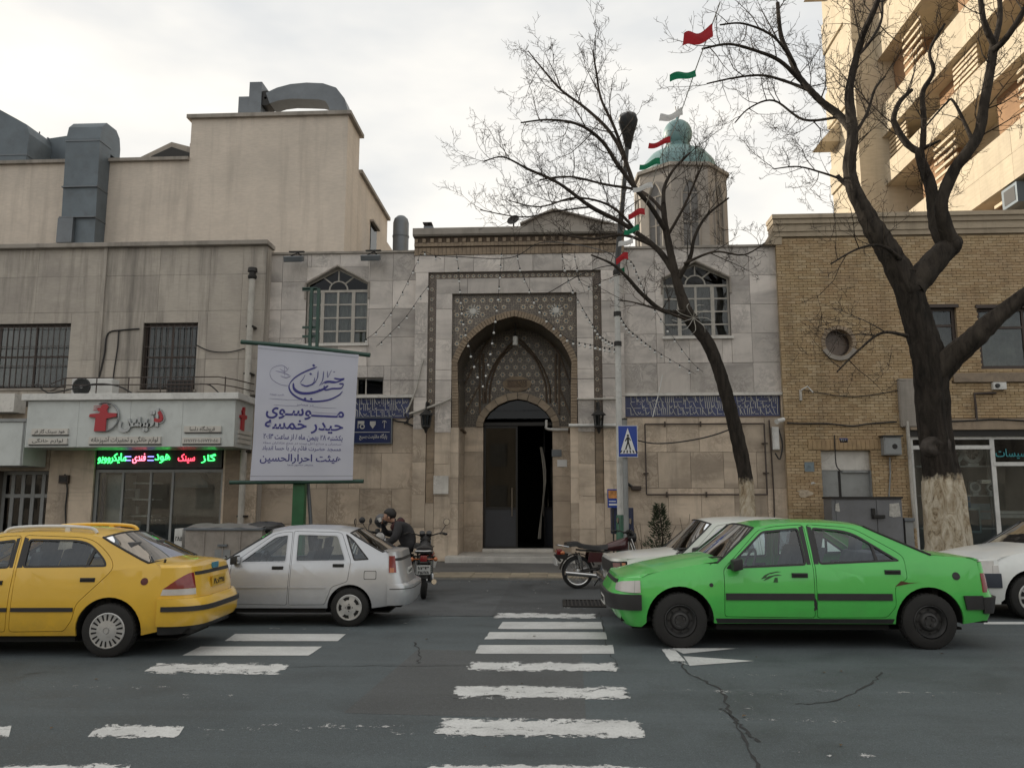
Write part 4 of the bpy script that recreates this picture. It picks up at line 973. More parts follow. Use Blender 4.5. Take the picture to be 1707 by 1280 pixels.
def cp(pts, Y): return [atY(x, y, Y) for x, y in pts]
cable('black cable looping from window corner down to the air conditioner', cp([(232,548),(205,550),(180,556),(174,590),(166,625),(163,632)], YL-.03), .022)
cable('thin black cable hanging straight down beside the air conditioner', cp([(198,552),(196,580),(190,620),(188,650)], YL-.04), .02)
cable('slack cable between the barred window and the drain pipe', cp([(327,575),(350,585),(380,587),(408,581)], YL-.05), .016)
cable('black hose lying in a loop on the shop sign roof', [atY(x, y, 20.6) for x, y in [(60,640),(75,652),(88,655),(130,646),(160,640),(195,643),(220,655)]], .02)
cable('bent black cable at right end of the sign roof', cp([(333,640),(350,642),(365,655)], 20.8), .018)
cable('crooked dark cable down the wall below the drain pipe bracket', cp([(424,790),(426,820),(422,850),(417,868)], YM-.04), .016)
cable('old cable running down the pier left of the shop front', cp([(108,790),(112,815),(109,850),(111,890)], YL-.03), .02)
tree_box = thing('junction_box', 'small rusty junction box on the pier left of the shop window', 'junction box', (X(109, 798, YL), YL, Z(109, 803, YL)))
c_ = XZ(109, 798, YL); MB().box(c_[0]-.13, YL-.1, c_[1]-.12, c_[0]+.13, YL, c_[1]+.1).build('case', M['brown_frame'], tree_box, bevel=.01); MB().box(c_[0]-.1, YL-.112, c_[1]-.08, c_[0]+.1, YL-.1, c_[1]+.06).build('lid', M['darkmetal'], tree_box)
# ================================================================== beige building behind, stepped, with ducts
YU = 27.5
bb = thing('beige_building', 'tall plain beige rendered building stepping up behind the shop', 'building', (-12, YU, 0))
uz1 = Z(200, 271, YU); uz2 = Z(450, 196, YU); ux0 = X(318, 230, YU); ux1 = X(577, 300, YU)
m = MB(); m.box(-36, YU, 0, ux0, YU+13, uz1); m.build('front_wing', M['beige'], bb)
# side wall recedes at right: high block, then a lower one stepping down behind
ya = atX(600, 218, ux1).y; zlow = atX(598, 287, ux1); yb = atX(646, 362, ux1); yc = atX(664, 378, ux1)
m = MB(); m.box(ux0, YU, 0, ux1, ya, uz2); m.build('high_block', M['beige'], bb)
m = MB(); m.prism([(ya+.005, 0), (yb.y, 0), (yb.y, zlow.z), (ya+.005, zlow.z)], ux0+.4, ux1, 'x'); m.build('rear_wing', M['beige'], bb)
m = MB(); m.box(ux0+.4, yb.y+.005, 0, ux1+.002, yb.y+9, zlow.z-1.0); m.build('rear_wing', M['beige'], bb)
m = MB(); m.box(-36.1, YU-.14, uz1, ux0-.0, YU+.4, uz1+.12); m.build('coping', M['dusty'], bb)
m = MB(); m.box(ux0-.14, YU-.14, uz2, ux1+.14, ya+.14, uz2+.14); m.box(ux0-.6, YU+1.2, uz2-.5, ux0, YU+3, uz2-.36); m.build('coping', M['dusty'], bb)
m = MB(); m.box(ux1-.3, ya+.1, zlow.z, ux1+.12, yb.y+.1, zlow.z+.14); m.build('coping', M['dusty'], bb)
MB().box(ux0-.55, YU+1.3, uz1, ux0, YU+2.8, uz2-.5).build('stair_head', M['white_ledge'], bb)
q0, q1 = atX(616, 424, ux1), atX(627, 385, ux1)
w_ = MB().box(ux1-.02, q0.y, q0.z, ux1+.03, q1.y, q1.z).build('window', M['dark_glass'], bb)
MB().box(ux1+.0, q0.y-.1, q1.z, ux1+.16, q1.y+.1, q1.z+.08).build('window_head', M['dusty'], w_)
gp = [XZ(x, y, YU+4) for x, y in ((222,268),(286,237),(325,247),(325,272),(222,275))]
m = MB(); m.prism(gp, YU+4, YU+7); m.build('roof_gable', M['dusty'], bb)
gq = [XZ(x, y, YU+3.95) for x, y in ((252,262),(287,246),(318,256),(318,264))]; MB().prism(gq, YU+3.9, YU+3.99).build('gable_vent', M['darkmetal'], bb)
# ducts
def elbow_duct(name, label, path, w, d, mat, sides='rect'):
    t = thing(name, label, 'duct', path[0]); P = [Vector(p) for p in path]; m = MB(); rows = []
    for i, p in enumerate(P):
        t_ = (P[min(i+1, len(P)-1)] - P[max(i-1, 0)]).normalized(); a = Vector((1,0,0)) if abs(t_.x) < .8 else Vector((0,1,0)); a = (a - t_*a.dot(t_)).normalized(); b = t_.cross(a)
        ww, dd_ = (w, d)
        rows.append([p + a*ww/2*i_ + b*dd_/2*j_ for i_, j_ in ((-1,-1),(1,-1),(1,1),(-1,1),(-1,-1))])
    m.grid(rows); m.add(rows[-1][:4], [(0,1,2,3)]); m.add(rows[0][:4], [(3,2,1,0)]); m.build('casing', mat, t, smooth=25)
    return t, rows
dx0, dx1 = X(112, 300, YU-.5), X(166, 300, YU-.5); dzb = st; dzt = Z(150, 203, YU-.5)
d1 = thing('ventilation_duct', 'big blue grey duct climbing the beige wall and bending over its roof', 'duct', ((dx0+dx1)/2, YU-.5, dzb))
dw = dx1-dx0+.05
cx_ = dx0 + dw/2
prof = [(YU-.55, dzb), (YU-.75, dzt-.75), (YU-.65, dzt-.28), (YU-.40, dzt-.02), (YU+.25, dzt), (YU+.5, dzt-.2), (YU+.6, dzt-.6), (YU+.6, uz1), (YU+.3, uz1), (YU+.25, dzt-1.05), (YU-.02, dzt-1.05), (YU-.02, dzb)]
m = MB(); m.prism(prof, cx_-dw/2, cx_+dw/2, 'x'); m.build('casing', M['bluegalv'], d1)
for z_ in (Z(150, 306, YU-1), Z(150, 357, YU-1), dzt-.85): MB().box(cx_-dw/2-.02, YU-.77, z_-.02, cx_+dw/2+.02, YU-.03, z_+.02).build('flange', M['galv'], d1)
MB().box(cx_-dw/2-.03, YU-.80, Z(150, 400, YU-1), cx_-.1, YU-.66, Z(150, 357, YU-1)-.04).build('patch_panel', M['galv'], d1)
hx0, hx1 = X(56, 250, YU+2), X(118, 250, YU+2); hz = Z(90, 233, YU+2)
d2 = thing('low_duct', 'low sloping duct on the roof left of the big duct', 'duct', (hx0, YU+2, uz1))
m = MB(); m.prism([(hx0, uz1-.3), (hx0+.15, hz-.75), (hx0+.75, hz-.1), (hx1+.4, hz+.05), (hx1+.4, uz1-.3)], YU+1.7, YU+2.9); m.build('casing', M['bluegalv'], d2)
MB().box(hx0+.72, YU+1.67, uz1-.3, hx0+.78, YU+2.93, hz-.06).build('flange', M['galv'], d2)
ex0, ex1 = X(-70, 250, YU), X(37, 250, YU); ezt = Z(10, 190, YU)
d3 = thing('corner_duct', 'large rounded duct hood cut by the picture edge at far left', 'duct', (ex0, YU, uz1))
m = MB(); m.prism([(ex0, uz1-.2), (ex0, ezt+.4), (ex0+1.2, ezt+.35), (ex1-.55, ezt-.05), (ex1-.12, ezt-.3), (ex1, ezt-.65), (ex1-.05, uz1-.2)], YU+.3, YU+2.2); m.build('casing', M['bluegalv'], d3)
MB().box(ex0-.02, YU+.28, uz1+.5, ex1, YU+2.22, uz1+.55).build('flange', M['galv'], d3)
ua = thing('tv_antenna', 'thin rooftop aerial mast between the two ducts', 'antenna', (X(64, 262, YU+3), YU+3, uz1))
MB().tube([atY(63, 272, YU+3), atY(66, 220, YU+3)], .025, 5).build('mast', M['darkmetal'], ua)
p_ = atY(44, 262, YU+3); MB().tube([p_, atY(56, 266, YU+3)], .018, 4).build('arm', M['darkmetal'], ua)
# rooftop duct with elbow and fan box
d4 = thing('rooftop_duct', 'dark steel duct with a bent elbow lying along the high roof edge', 'duct', (X(500, 190, YU+1.2), YU+1.2, uz2))
yq = YU+1.2
pth = [atY(x, y, yq) for x, y in ((452,172),(470,165),(490,161),(515,160),(540,161),(556,166),(565,178),(570,196))]
m = MB(); rows = []
for i, p in enumerate(pth):
    t_ = (pth[min(i+1, len(pth)-1)] - pth[max(i-1, 0)]).normalized(); up_ = Vector((-t_.z, 0, t_.x)); h_ = .23 + .10*min(1, i/3)
    if up_.z < 0 and i < 4: up_ = -up_
    rows.append([p + up_*h_*a + Vector((0, .38*b, 0)) for a, b in ((-1,-1),(1,-1),(1,1),(-1,1),(-1,-1))])
m.grid(rows); m.add(rows[-1][:4], [(0,1,2,3)]); m.add(rows[0][:4], [(3,2,1,0)]); m.build('duct_run', M['galv'], d4, smooth=25)
b0, b1 = XZ(422, 145, yq), XZ(440, 195, yq); MB().box(b0[0], yq-.35, uz2+.1, b1[0], yq+.4, b0[1]).build('fan_box', M['galv'], d4)
b0, b1 = XZ(403, 168, yq), XZ(425, 195, yq); MB().box(b0[0], yq-.3, uz2+.1, b1[0], yq+.5, b0[1]).build('side_box', M['galv'], d4)
b0 = XZ(447, 170, yq); MB().lathe([(.05,-.3),(.3,-.3),(.33,0),(.3,.3),(.05,.3)], (b0[0], yq, b0[1]), (0,1,0), 18).build('fan_housing', M['darkmetal'], d4, smooth=40)
b0 = atX(660, 380, ux1+.7); 
d5 = thing('round_duct', 'round galvanised duct bending over beside the beige side wall', 'duct', (b0.x, yb.y-.5, ztop))
yd5 = YU+3.2; a_, b_ = XZ(668, 400, yd5), XZ(668, 372, yd5); rd = XZ(681, 400, yd5)[0]-a_[0]
m = MB(); m.lathe([(rd, -1.5), (rd, b_[1]-a_[1]), (rd*.86, b_[1]-a_[1]+rd*.5), (rd*.5, b_[1]-a_[1]+rd*.86), (0, b_[1]-a_[1]+rd)], (a_[0], yd5, a_[1]), (0,0,1), 20); m.build('casing', M['galv'], d5, smooth=50)
MB().lathe([(rd+.02, 0), (rd+.02, .06)], (a_[0], yd5, a_[1]+.1), (0,0,1), 20).build('flange', M['galv'], d5)
# ================================================================== yellow brick building
brk = thing('brick_building', 'yellow brick building with a round window and grey steel door', 'building', (9, YB, WALK))
kx0 = X(1303, 600, YB); kx1 = 24.0; kzt = Z(1400, 392, YB)
dr_ = rect(1373, 750, 1457, 925, YB); dr_ = (dr_[0], WALK, dr_[2], dr_[3])
wA = rect(1531, 512, 1597, 606, YB); wB = rect(1633, 512, 1790, 614, YB); shw = rect(1524, 716, 1990, 930, YB); shw = (shw[0], WALK, kx1, shw[3])
rc = XZ(1398, 571, YB); rr0 = X(1421, 571, YB) - rc[0]
rW = (rc[0]-rr0, rc[1]-rr0, rc[0]+rr0, rc[1]+rr0)
zsA, zsB = Z(1650, 637, YB), Z(1650, 622, YB)
zhd = shw[3]
HO = [dr_, wA, wB, shw, rW, (X(1588, 630, YB), zsA, kx1, zsB), (shw[0]-.02, zhd, kx1, zhd+.30)]
backing(brk, kx0, kx1, WALK, kzt, YB+.05, YB+.4, holes=[dr_, wA, wB, shw, rW], mat=M['mortar'])
MB().box(kx0, YB+.4, kzt-.3, kx1, 34, kzt-.15).build('roof', M['dusty'], brk)
MB().box(kx0, YB+.4, 0, kx0+.1, 34, kzt-.15).build('side_wall', M['mortar'], brk)
bm_v, bm_f, tones = [], [], []
bl, bh, gap = .215, .066, .010; course = bh+gap
rb_ = random.Random(5); singles = []
nC = int((kzt-WALK)/course)
def brick_ok(a, b, c, d):
    for hx0_, hz0, hx1_, hz1 in HO:
        if a < hx1_ and c > hx0_ and b < hz1 and d > hz0: return False
    return True
def fit(a, b, c, d): return [q for q in cut_rect((a, b, c, d), HO)]
UB = MB().box(-.5,-.5,-.5,.5,.5,.5).mesh('brick', M['brick'])
at_ = UB.attributes.new('tone', 'FLOAT', 'FACE'); 
nsingle = 0
for ci in range(nC):
    z0 = WALK + ci*course; x = kx0 - (ci % 2)*(bl+gap)/2
    while x < kx1:
        a, c = max(x, kx0), min(x+bl, kx1)
        if c - a > .03:
            for q in fit(a, z0, c, z0+bh):
                o_ = rb_.uniform(-.005, .006)
                if nsingle < 300 and q[0] < X(1460, 700, YB) and q[0] > kx0 and 1.75 < z0 < 3.9 and q[2]-q[0] > .1:
                    b = slab_b = bpy.data.objects.new('brick', UB); COL.objects.link(b); b.location = ((q[0]+q[2])/2, YB+o_+.035, z0+bh/2); b.scale = (q[2]-q[0], .07, bh); b.parent = brk; b.matrix_parent_inverse = world_mat(brk).inverted(); nsingle += 1
                else:
                    o = len(bm_v); y0 = YB+o_; y1 = YB+.06; r = rb_.random()
                    bm_v += [(q[0],y0,q[1]),(q[2],y0,q[1]),(q[2],y0,q[3]),(q[0],y0,q[3]),(q[0],y1,q[1]),(q[2],y1,q[1]),(q[2],y1,q[3]),(q[0],y1,q[3])]
                    bm_f += [tuple(i+o for i in f) for f in ((0,1,2,3),(0,4,5,1),(3,2,6,7),(0,3,7,4),(1,5,6,2))]; tones += [r]*5
        x += bl+gap
me = bpy.data.meshes.new('bricks'); me.from_pydata(bm_v, [], bm_f); me.materials.append(M['brick'])
ta = me.attributes.new('tone', 'FLOAT', 'FACE'); ta.data.foreach_set('value', tones); link('brickwork', me, brk, kind='stuff')
# round window: brick ring, sill, recessed pane
m = MB()
for k in range(26):
    a, b = 2*math.pi*k/26+.02, 2*math.pi*(k+1)/26-.02
    m.prism([(rc[0]+r_*math.cos(t_), rc[1]+r_*math.sin(t_)) for r_, t_ in ((rr0, a), (rr0+.10, a), (rr0+.10, b), (rr0, b))], YB-.03, YB+.35)
m.build('round_window_surround', M['archbrick'], brk, kind='stuff')
m = MB(); nn = 32
for sgn in range(4):      # brick infill between square hole and ring
    a0_ = math.pi/2*sgn; pts_ = [(rc[0]+rr0*math.cos(a0_+t_*math.pi/16), rc[1]+rr0*math.sin(a0_+t_*math.pi/16)) for t_ in range(9)]
    cc = (rc[0]+rr0*(1 if math.cos(a0_+math.pi/4) > 0 else -1), rc[1]+rr0*(1 if math.sin(a0_+math.pi/4) > 0 else -1)); m.prism(pts_+[cc], YB+.004, YB+.35)
m.build('brick_infill', M['archbrick'], brk)
rw = MB(); rw.lathe([(rr0+.01, -.30), (rr0-.05, -.30), (rr0-.05, -.24), (rr0+.01, -.24)], (rc[0], YB, rc[1]), (0,-1,0), 28); rw = rw.build('round_window', M['brown_frame'], brk)
MB().lathe([(0, -.28), (rr0-.04, -.28)], (rc[0], YB, rc[1]), (0,-1,0), 28).build('pane', plain('dusty_pane', (.13, .095, .075), .35), rw)
MB().prism([(rc[0]+r_*math.cos(t_), rc[1]+r_*math.sin(t_)) for r_, t_ in [(rr0+.13, R(a)) for a in range(205, 336, 10)] + [(rr0+.02, R(a)) for a in range(335, 204, -10)]], YB-.07, YB).build('window_sill', M['dusty'], brk)
# door with arched stone transom
zt_ = Z(1415, 783, YB); xm = (dr_[0]+dr_[2])/2
MB().box(dr_[0]-.02, YB+.16, zt_, dr_[2]+.02, YB+.24, dr_[3]-.01).build('transom_panel', M['step'], brk)
m = MB()
for k in range(17):
    a, b = lerp(dr_[0]-.32, dr_[2]+.32, k/17), lerp(dr_[0]-.32, dr_[2]+.32, (k+1)/17); m.box(a+.004, YB-.02, dr_[3]+.02, b-.004, YB+.05, dr_[3]+.26)
m.build('soldier_course', M['brick'], brk, kind='stuff')
sd = MB().box(dr_[0]+.02, YB+.18, WALK, dr_[2]-.02, YB+.23, zt_).build('door', plain('door_paint', (.27, .28, .275), .5, dirt=.3, scale=1.5), brk)
MB().box(X(1403, 830, YB), YB+.165, WALK, X(1407, 830, YB), YB+.18, zt_-.02).build('door_seam', M['darkmetal'], sd)
MB().box(X(1407, 785, YB), YB+.12, zt_-.07, dr_[2]-.05, YB+.18, zt_-.01).build('door_bar', M['greymetal'], sd)
MB().box(dr_[0]-.02, YB+.05, WALK, dr_[0]+.02, YB+.25, zt_).build('door_frame', M['greymetal'], brk); MB().box(dr_[2]-.02, YB+.05, WALK, dr_[2]+.02, YB+.25, zt_).build('door_frame', M['greymetal'], brk)
cable('black wire hanging over the steel door transom', cp([(1391,725),(1392,750),(1394,775),(1401,785)], YB-.04), .016)
# cornice of stepped plaster mouldings with a curved corbel at the left end
kz = [Z(1500, y, YB) for y in (392, 384, 372, 364, 357)]
for i_, (pr, za, zb) in enumerate(((.04, kz[0], kz[1]), (.07, kz[1], kz[2]), (.12, kz[2], kz[3]), (.17, kz[3], kz[4]))):
    MB().box(kx0-.03-pr*.5, YB-pr, za+.001, kx1, YB+.5, zb).build('cornice', M['tanplaster'], brk)
cc = [XZ(x, y, YB) for x, y in ((1290,362),(1290,372),(1287,385),(1281,396),(1272,408),(1303,408),(1303,362))]
MB().prism(cc, YB-.02, YB+.3).build('corbel', M['tanplaster'], brk)
# upper windows and sill course
MB().box(X(1588, 630, YB), YB-.07, zsA, kx1, YB+.05, zsB).build('sill_course', M['brown_marble'], brk)
for r_, nx_ in ((wA, 1), (wB, 2)):
    w = frame_bars(r_[0], r_[1], r_[2], r_[3], YB+.10, YB+.17, .09, xs=[lerp(r_[0], r_[2], k/nx_) for k in range(1, nx_)], zs=[lerp(r_[1], r_[3], .68)], wb=.06).build('window', M['brown_frame'], brk)
    MB().box(r_[0]-.05, YB-.05, r_[3]-.02, r_[2]+.05, YB+.1, r_[3]+.07).build('lintel', M['brown_frame'], w)
    for i_ in range(nx_):
        for a_, b_ in ((0, .68), (.68, 1)): MB().box(lerp(r_[0], r_[2], i_/nx_)+.05, YB+.13, lerp(r_[1], r_[3], a_)+.04, lerp(r_[0], r_[2], (i_+1)/nx_)-.05, YB+.135, lerp(r_[1], r_[3], b_)-.04).build('pane', M['glass'], w)
    g = MB(); nn = int((r_[2]-r_[0])*20); g.grid([[(lerp(r_[0], r_[2], i/nn), YB+.32+.03*math.sin(i*1.5), z_) for i in range(nn+1)] for z_ in (r_[1], r_[3])]); g.build('curtain', M['dark_curtain'] if r_ is wA else M['curtain'], w, smooth=60)
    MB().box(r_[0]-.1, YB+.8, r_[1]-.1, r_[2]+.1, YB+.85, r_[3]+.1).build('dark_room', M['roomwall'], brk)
# shop front at the right
MB().box(shw[0]-.02, YB-.10, zhd+.001, kx1, YB+.1, zhd+.29).build('shop_header', M['brown_marble'], brk)
MB().box(shw[0]-.02, YB-.02, zhd-.16, kx1, YB+.2, zhd).build('shop_lintel', M['darkmetal'], brk)
zh2 = zhd-.16
s0 = shw[0]; xv = [s0+.02, X(1582, 740, YB), X(1661, 800, YB), X(1800, 800, YB), kx1-.05]
shf = frame_bars(s0, WALK+.25, kx1-.02, zh2, YB+.06, YB+.14, .08, xs=xv[1:4], wb=.11).build('shop_window', M['white'], brk)
zb1_ = Z(1650, 745, YB); zb2_ = Z(1690, 773, YB)
MB().box(xv[0], YB+.05, zb1_-.05, xv[2], YB+.15, zb1_+.05).build('transom_bar', M['white'], shf); MB().box(xv[2], YB+.05, zb2_-.05, xv[4], YB+.15, zb2_+.05).build('transom_bar', M['white'], shf)
for i_ in range(4):
    zq = zb1_ if i_ < 2 else zb2_
    MB().box(xv[i_]+.06, YB+.095, WALK+.33, xv[i_+1]-.06, YB+.10, zq-.06).build('pane', M['glass'], shf); MB().box(xv[i_]+.06, YB+.095, zq+.06, xv[i_+1]-.06, YB+.10, zh2-.06).build('pane', M['dark_glass'], shf)
MB().box(s0, YB+.02, WALK, kx1, YB+.2, WALK+.25).build('shop_plinth', M['brown_marble'], brk)
m = MB(); m.box(s0-.05, 26.4, WALK, kx1, 26.5, zhd); m.box(s0-.1, YB+.4, WALK, s0-.05, 26.4, zhd); m.box(s0-.05, YB+.2, WALK-.04, kx1, 26.4, WALK+.01); m.box(s0-.05, YB+.4, zhd-.05, kx1, 26.4, zhd); m.build('shop_interior', M['shopwall'], brk)
lettering('تاسیسات', X(1693, 758, YB), YB+.055, Z(1693, 756, YB), .3, plain('teal_lettering', (.03, .24, .27), .5), shf, .003, .004, .95, .26)
shl = thing('display_shelf', 'steel display shelves of vent fans behind the right shop window', 'shelf unit', (X(1640, 800, YB+.5), YB+.5, WALK))
shy = YB+.45; zsh = [Z(1640, y, shy) for y in (776, 825, 880)]
xa_, xb_ = X(1530, 800, shy), X(1663, 800, shy)
for z_ in zsh: MB().box(xa_, shy, z_-.03, xb_, shy+.4, z_).build('shelf', M['white'], shl)
for q in (xa_, xb_-.04): MB().box(q, shy+.36, WALK, q+.04, shy+.4, zhd-.1).build('upright', M['greymetal'], shl)
def fan(px_, zi, r, label, square=False):
    c = (X(px_, 750, shy), shy+.12, zsh[zi]+r+.06); t = thing('vent_fan', label, 'fan', (c[0], c[1], zsh[zi]), 0, 'fans on the shop shelves')
    if square: MB().box(c[0]-r, c[1]+.02, c[2]-r, c[0]+r, c[1]+.12, c[2]+r).build('body', M['greymetal'], t, bevel=.01)
    MB().lathe([(r*.62, .0), (r*.95, .0), (r, -.05), (r*.95, -.12), (r*.6, -.12)], c, (0,-1,0), 24).build('ring', M['white'], t, smooth=40)
    MB().lathe([(0, -.1), (r*.64, -.1)], c, (0,-1,0), 20).build('back', M['darkmetal'], t)
    b_ = MB()
    for k in range(7):
        a = k*2*math.pi/7; b_.obox((c[0]+r*.36*math.cos(a), c[1]+.06, c[2]+r*.36*math.sin(a)), (r*.24*math.cos(a), 0, r*.24*math.sin(a)), (0, .006, 0), (-r*.11*math.sin(a), .03, r*.11*math.cos(a)))
    b_.lathe([(0, -.02), (r*.16, -.02), (r*.16, -.09)], c, (0,-1,0), 12); b_.build('blades', M['greymetal'], t)
    MB().box(c[0]-r*.5, c[1]+.02, zsh[zi], c[0]+r*.5, c[1]+.14, zsh[zi]+.07).build('foot', M['white'], t)
fan(1594, 0, .27, 'white vent fan half hidden by the big tree trunk'); fan(1625, 0, .29, 'big round white vent fan on the top shop shelf')
fan(1652, 1, .13, 'small white ring fan at right of the middle shelf'); fan(1625, 1, .15, 'square grey box fan on the middle shelf', True)
def crate(label, px_, z, w, h, d, mat, y=None):
    y = y or shy+.05; x = X(px_, 850, y); t = thing('carton', label, 'box', (x, y, z), 0, 'goods in the right shop window'); MB().box(x-w/2, y, z, x+w/2, y+d, z+h).build('carton_body', mat, t, bevel=.008)
    MB().box(x-w/2-.004, y-.004, z+h*.45, x+w/2+.004, y+.001, z+h*.58).build('band', M['greymetal'], t)
crate('pale blue carton low behind the right shop window', 1635, Z(1635, 866, shy), .5, .42, .3, plain('pale_blue_card', (.22, .30, .34), .7)); crate('blue carton beside the whitewashed trunk', 1612, Z(1612, 845, shy), .22, .30, .3, plain('blue_card', (.08, .18, .30), .7))
crate('white box on a low stand behind the right pane', 1690, Z(1690, 863, shy), .75, .18, .3, M['white'], YB+.3); crate('chrome and black kettle box on the middle shelf', 1645, zsh[1]+.30, .35, .10, .2, M['chrome'])
scr = thing('heater', 'pale framed heater with a dark panel on the shop floor', 'heater', (X(1623, 880, shy), shy, WALK)); hx = X(1621, 880, shy)
MB().box(hx-.28, shy-.05, Z(1620, 888, shy), hx+.22, shy+.1, Z(1620, 846, shy)).build('case', plain('heater_case', (.25, .33, .34), .5), scr, bevel=.02); MB().box(hx-.22, shy-.062, Z(1620, 884, shy), hx+.16, shy-.05, Z(1620, 850, shy)).build('panel', M['black'], scr)
# house number plate, meter boxes, pipes on the brick wall
def wallbox(name, label, cat, px_a, py_a, px_b, py_b, d, mat, Y=None, lid=True, sub=None):
    Y = Y or YB; r_ = rect(px_a, py_a, px_b, py_b, Y); t = thing(name, label, cat, ((r_[0]+r_[2])/2, Y, r_[1]))
    MB().box(r_[0], Y-d, r_[1], r_[2], Y-.002, r_[3]).build('case', mat, t, bevel=.008)
    if lid: MB().box(r_[0]+.03, Y-d-.012, r_[1]+.03, r_[2]-.03, Y-d, r_[3]-.03).build('lid', mat, t)
    return t, r_
t, r_ = wallbox('house_number', 'small dark blue house number plate above the steel door', 'house number', 1399, 730, 1413, 738, .02, plain('enamel_blue', (.03, .035, .12), .3), lid=False)
lettering('۴۸۵', (r_[0]+r_[2])/2, YB-.024, (r_[1]+r_[3])/2, .09, M['script'], t, .001, .001, .14)
t, r_ = wallbox('meter_box', 'grey metal meter box on the brick wall right of the door', 'meter box', 1468, 729, 1497, 759, .22, M['greymetal'])
MB().box(r_[0]-.04, YB-.27, r_[3], r_[2]+.04, YB-.01, r_[3]+.04).build('roof', M['darkmetal'], t); MB().lathe([(0,.02),(.06,.02),(.07,0)], ((r_[0]+r_[2])/2+.05, YB-.23, r_[1]+.22), (0,-1,0), 14).build('dial', M['darkmetal'], t)
cable('grey conduit running down from the meter box', cp([(1483,762),(1484,790),(1482,825),(1484,860)], YB-.03), .02, M['greymetal'], False)
cable('long black cable sagging along the brick wall', cp([(1312,705),(1340,706),(1380,706),(1420,710),(1450,706),(1495,703)], YB-.05), .02)
cable('black cable crossing the brick wall at the shop header', cp([(1585,702),(1620,701),(1660,699),(1720,702)], YB-.12), .02)
cable('black cable along the brick wall behind the tree fork', cp([(1340,650),(1400,660),(1440,660),(1500,650)], YB-.04), .012)
cable('rusty drain elbow on the brick above the shop header', cp([(1660,655),(1624,656),(1627,680),(1628,700)], YB-.08), .035, M['brown_frame'], False)
cable('pale conduit rising behind the tree trunk', cp([(1512,702),(1516,760),(1521,830),(1526,880)], YB-.1), .05, M['palecable'], False)
t, r_ = wallbox('cable_box', 'tall grey cable trunking box left of the tree trunk', 'cable box', 1497, 632, 1524, 712, .12, M['dusty'], lid=True)
t, r_ = wallbox('wall_lamp_box', 'small white junction box on the upper brick wall', 'junction box', 1652, 638, 1674, 650, .12, M['white'], lid=False)
MB().lathe([(0,.05),(.05,.05),(.06,0)], (r_[0]+.1, YB-.12, (r_[1]+r_[3])/2), (0,-1,0), 12).build('lens', M['black'], t)
t, r_ = wallbox('wall_bracket', 'pale broken wall bracket left on the brick wall', 'bracket', 1332, 650, 1336, 668, .06, M['palecable'], lid=False)
MB().tube([atY(1336, 650, YB-.08), atY(1346, 644, YB-.14), atY(1355, 654, YB-.1)], .02, 5).build('arm', M['white'], t)
for i_, (q, lab) in enumerate((((1325,812,1358,830), 'ragged torn paper remains stuck low on the brick wall'), ((1341,770,1357,786), 'faded blue sticker on the brick left of the door'), ((1350,802,1360,808), 'small white scrap of paper beside the steel door'))):
    r_ = rect(*q, YB); rp = random.Random(i_); c_ = ((r_[0]+r_[2])/2, (r_[1]+r_[3])/2)
    o = MB().prism([(c_[0]+(r_[2]-r_[0])/2*math.cos(k*.5236)*rp.uniform(.3, 1.0), c_[1]+(r_[3]-r_[1])/2*math.sin(k*.5236)*rp.uniform(.3, 1.0)) for k in range(12)] if i_ != 1 else [(r_[0], r_[1]), (r_[2], r_[1]), (r_[2], r_[3]), (r_[0], r_[3])], YB-.016, YB-.010).build('paper_scrap', plain('scrap', ((.42, .35, .26), (.16, .2, .22), (.5, .5, .48))[i_], .8, var=.3, scale=14), smooth=None); tag(o, lab, 'paper')
# ================================================================== sunlit tower at the right
XT = 14.0
tw = thing('stone_tower', 'sunlit cream stone office block with deep balcony bands and louvres', 'building', (XT, 33, 0))
YT0, YT1 = 22.5, atX(1372, 100, XT).y; YPn = atX(1475, 300, XT).y
bands = [(8.0, 8.9), (11.3, 13.0), (14.85, 15.75), (17.0, 18.3), (20.5, 22.4), (24.6, 26.2), (28.3, 30.0), (32, 33.8), (36, 39)]
MB().box(XT+1.6, YT0, 0, XT+12, YT1, 39).build('core', M['tower'], tw)
for i_, (a, b) in enumerate(bands):
    n_ = 9
    MB().box(XT+.16, YT0, a, XT+1.6, YT1, b).build('balcony_band', M['tower'], tw)
    for k in range(n_): slab('facing_panel', M['tower'], tw, XT+_wr.uniform(-.004, .004), lerp(YT0, YT1, k/n_)+.006, a+.004, XT+.16, lerp(YT0, YT1, (k+1)/n_)-.006, lerp(a, b, .5)-.004); slab('facing_panel', M['tower'], tw, XT+_wr.uniform(-.004, .004), lerp(YT0, YT1, k/n_)+.006, lerp(a, b, .5)+.004, XT+.16, lerp(YT0, YT1, (k+1)/n_)-.006, b-.004)
M['louvre'] = plain('cream_louvre', (.50, .40, .27), .6)
M['soffitbrick'] = plaster('tower_brick', (.33, .20, .115), (.25, .15, .085), .2, 14)
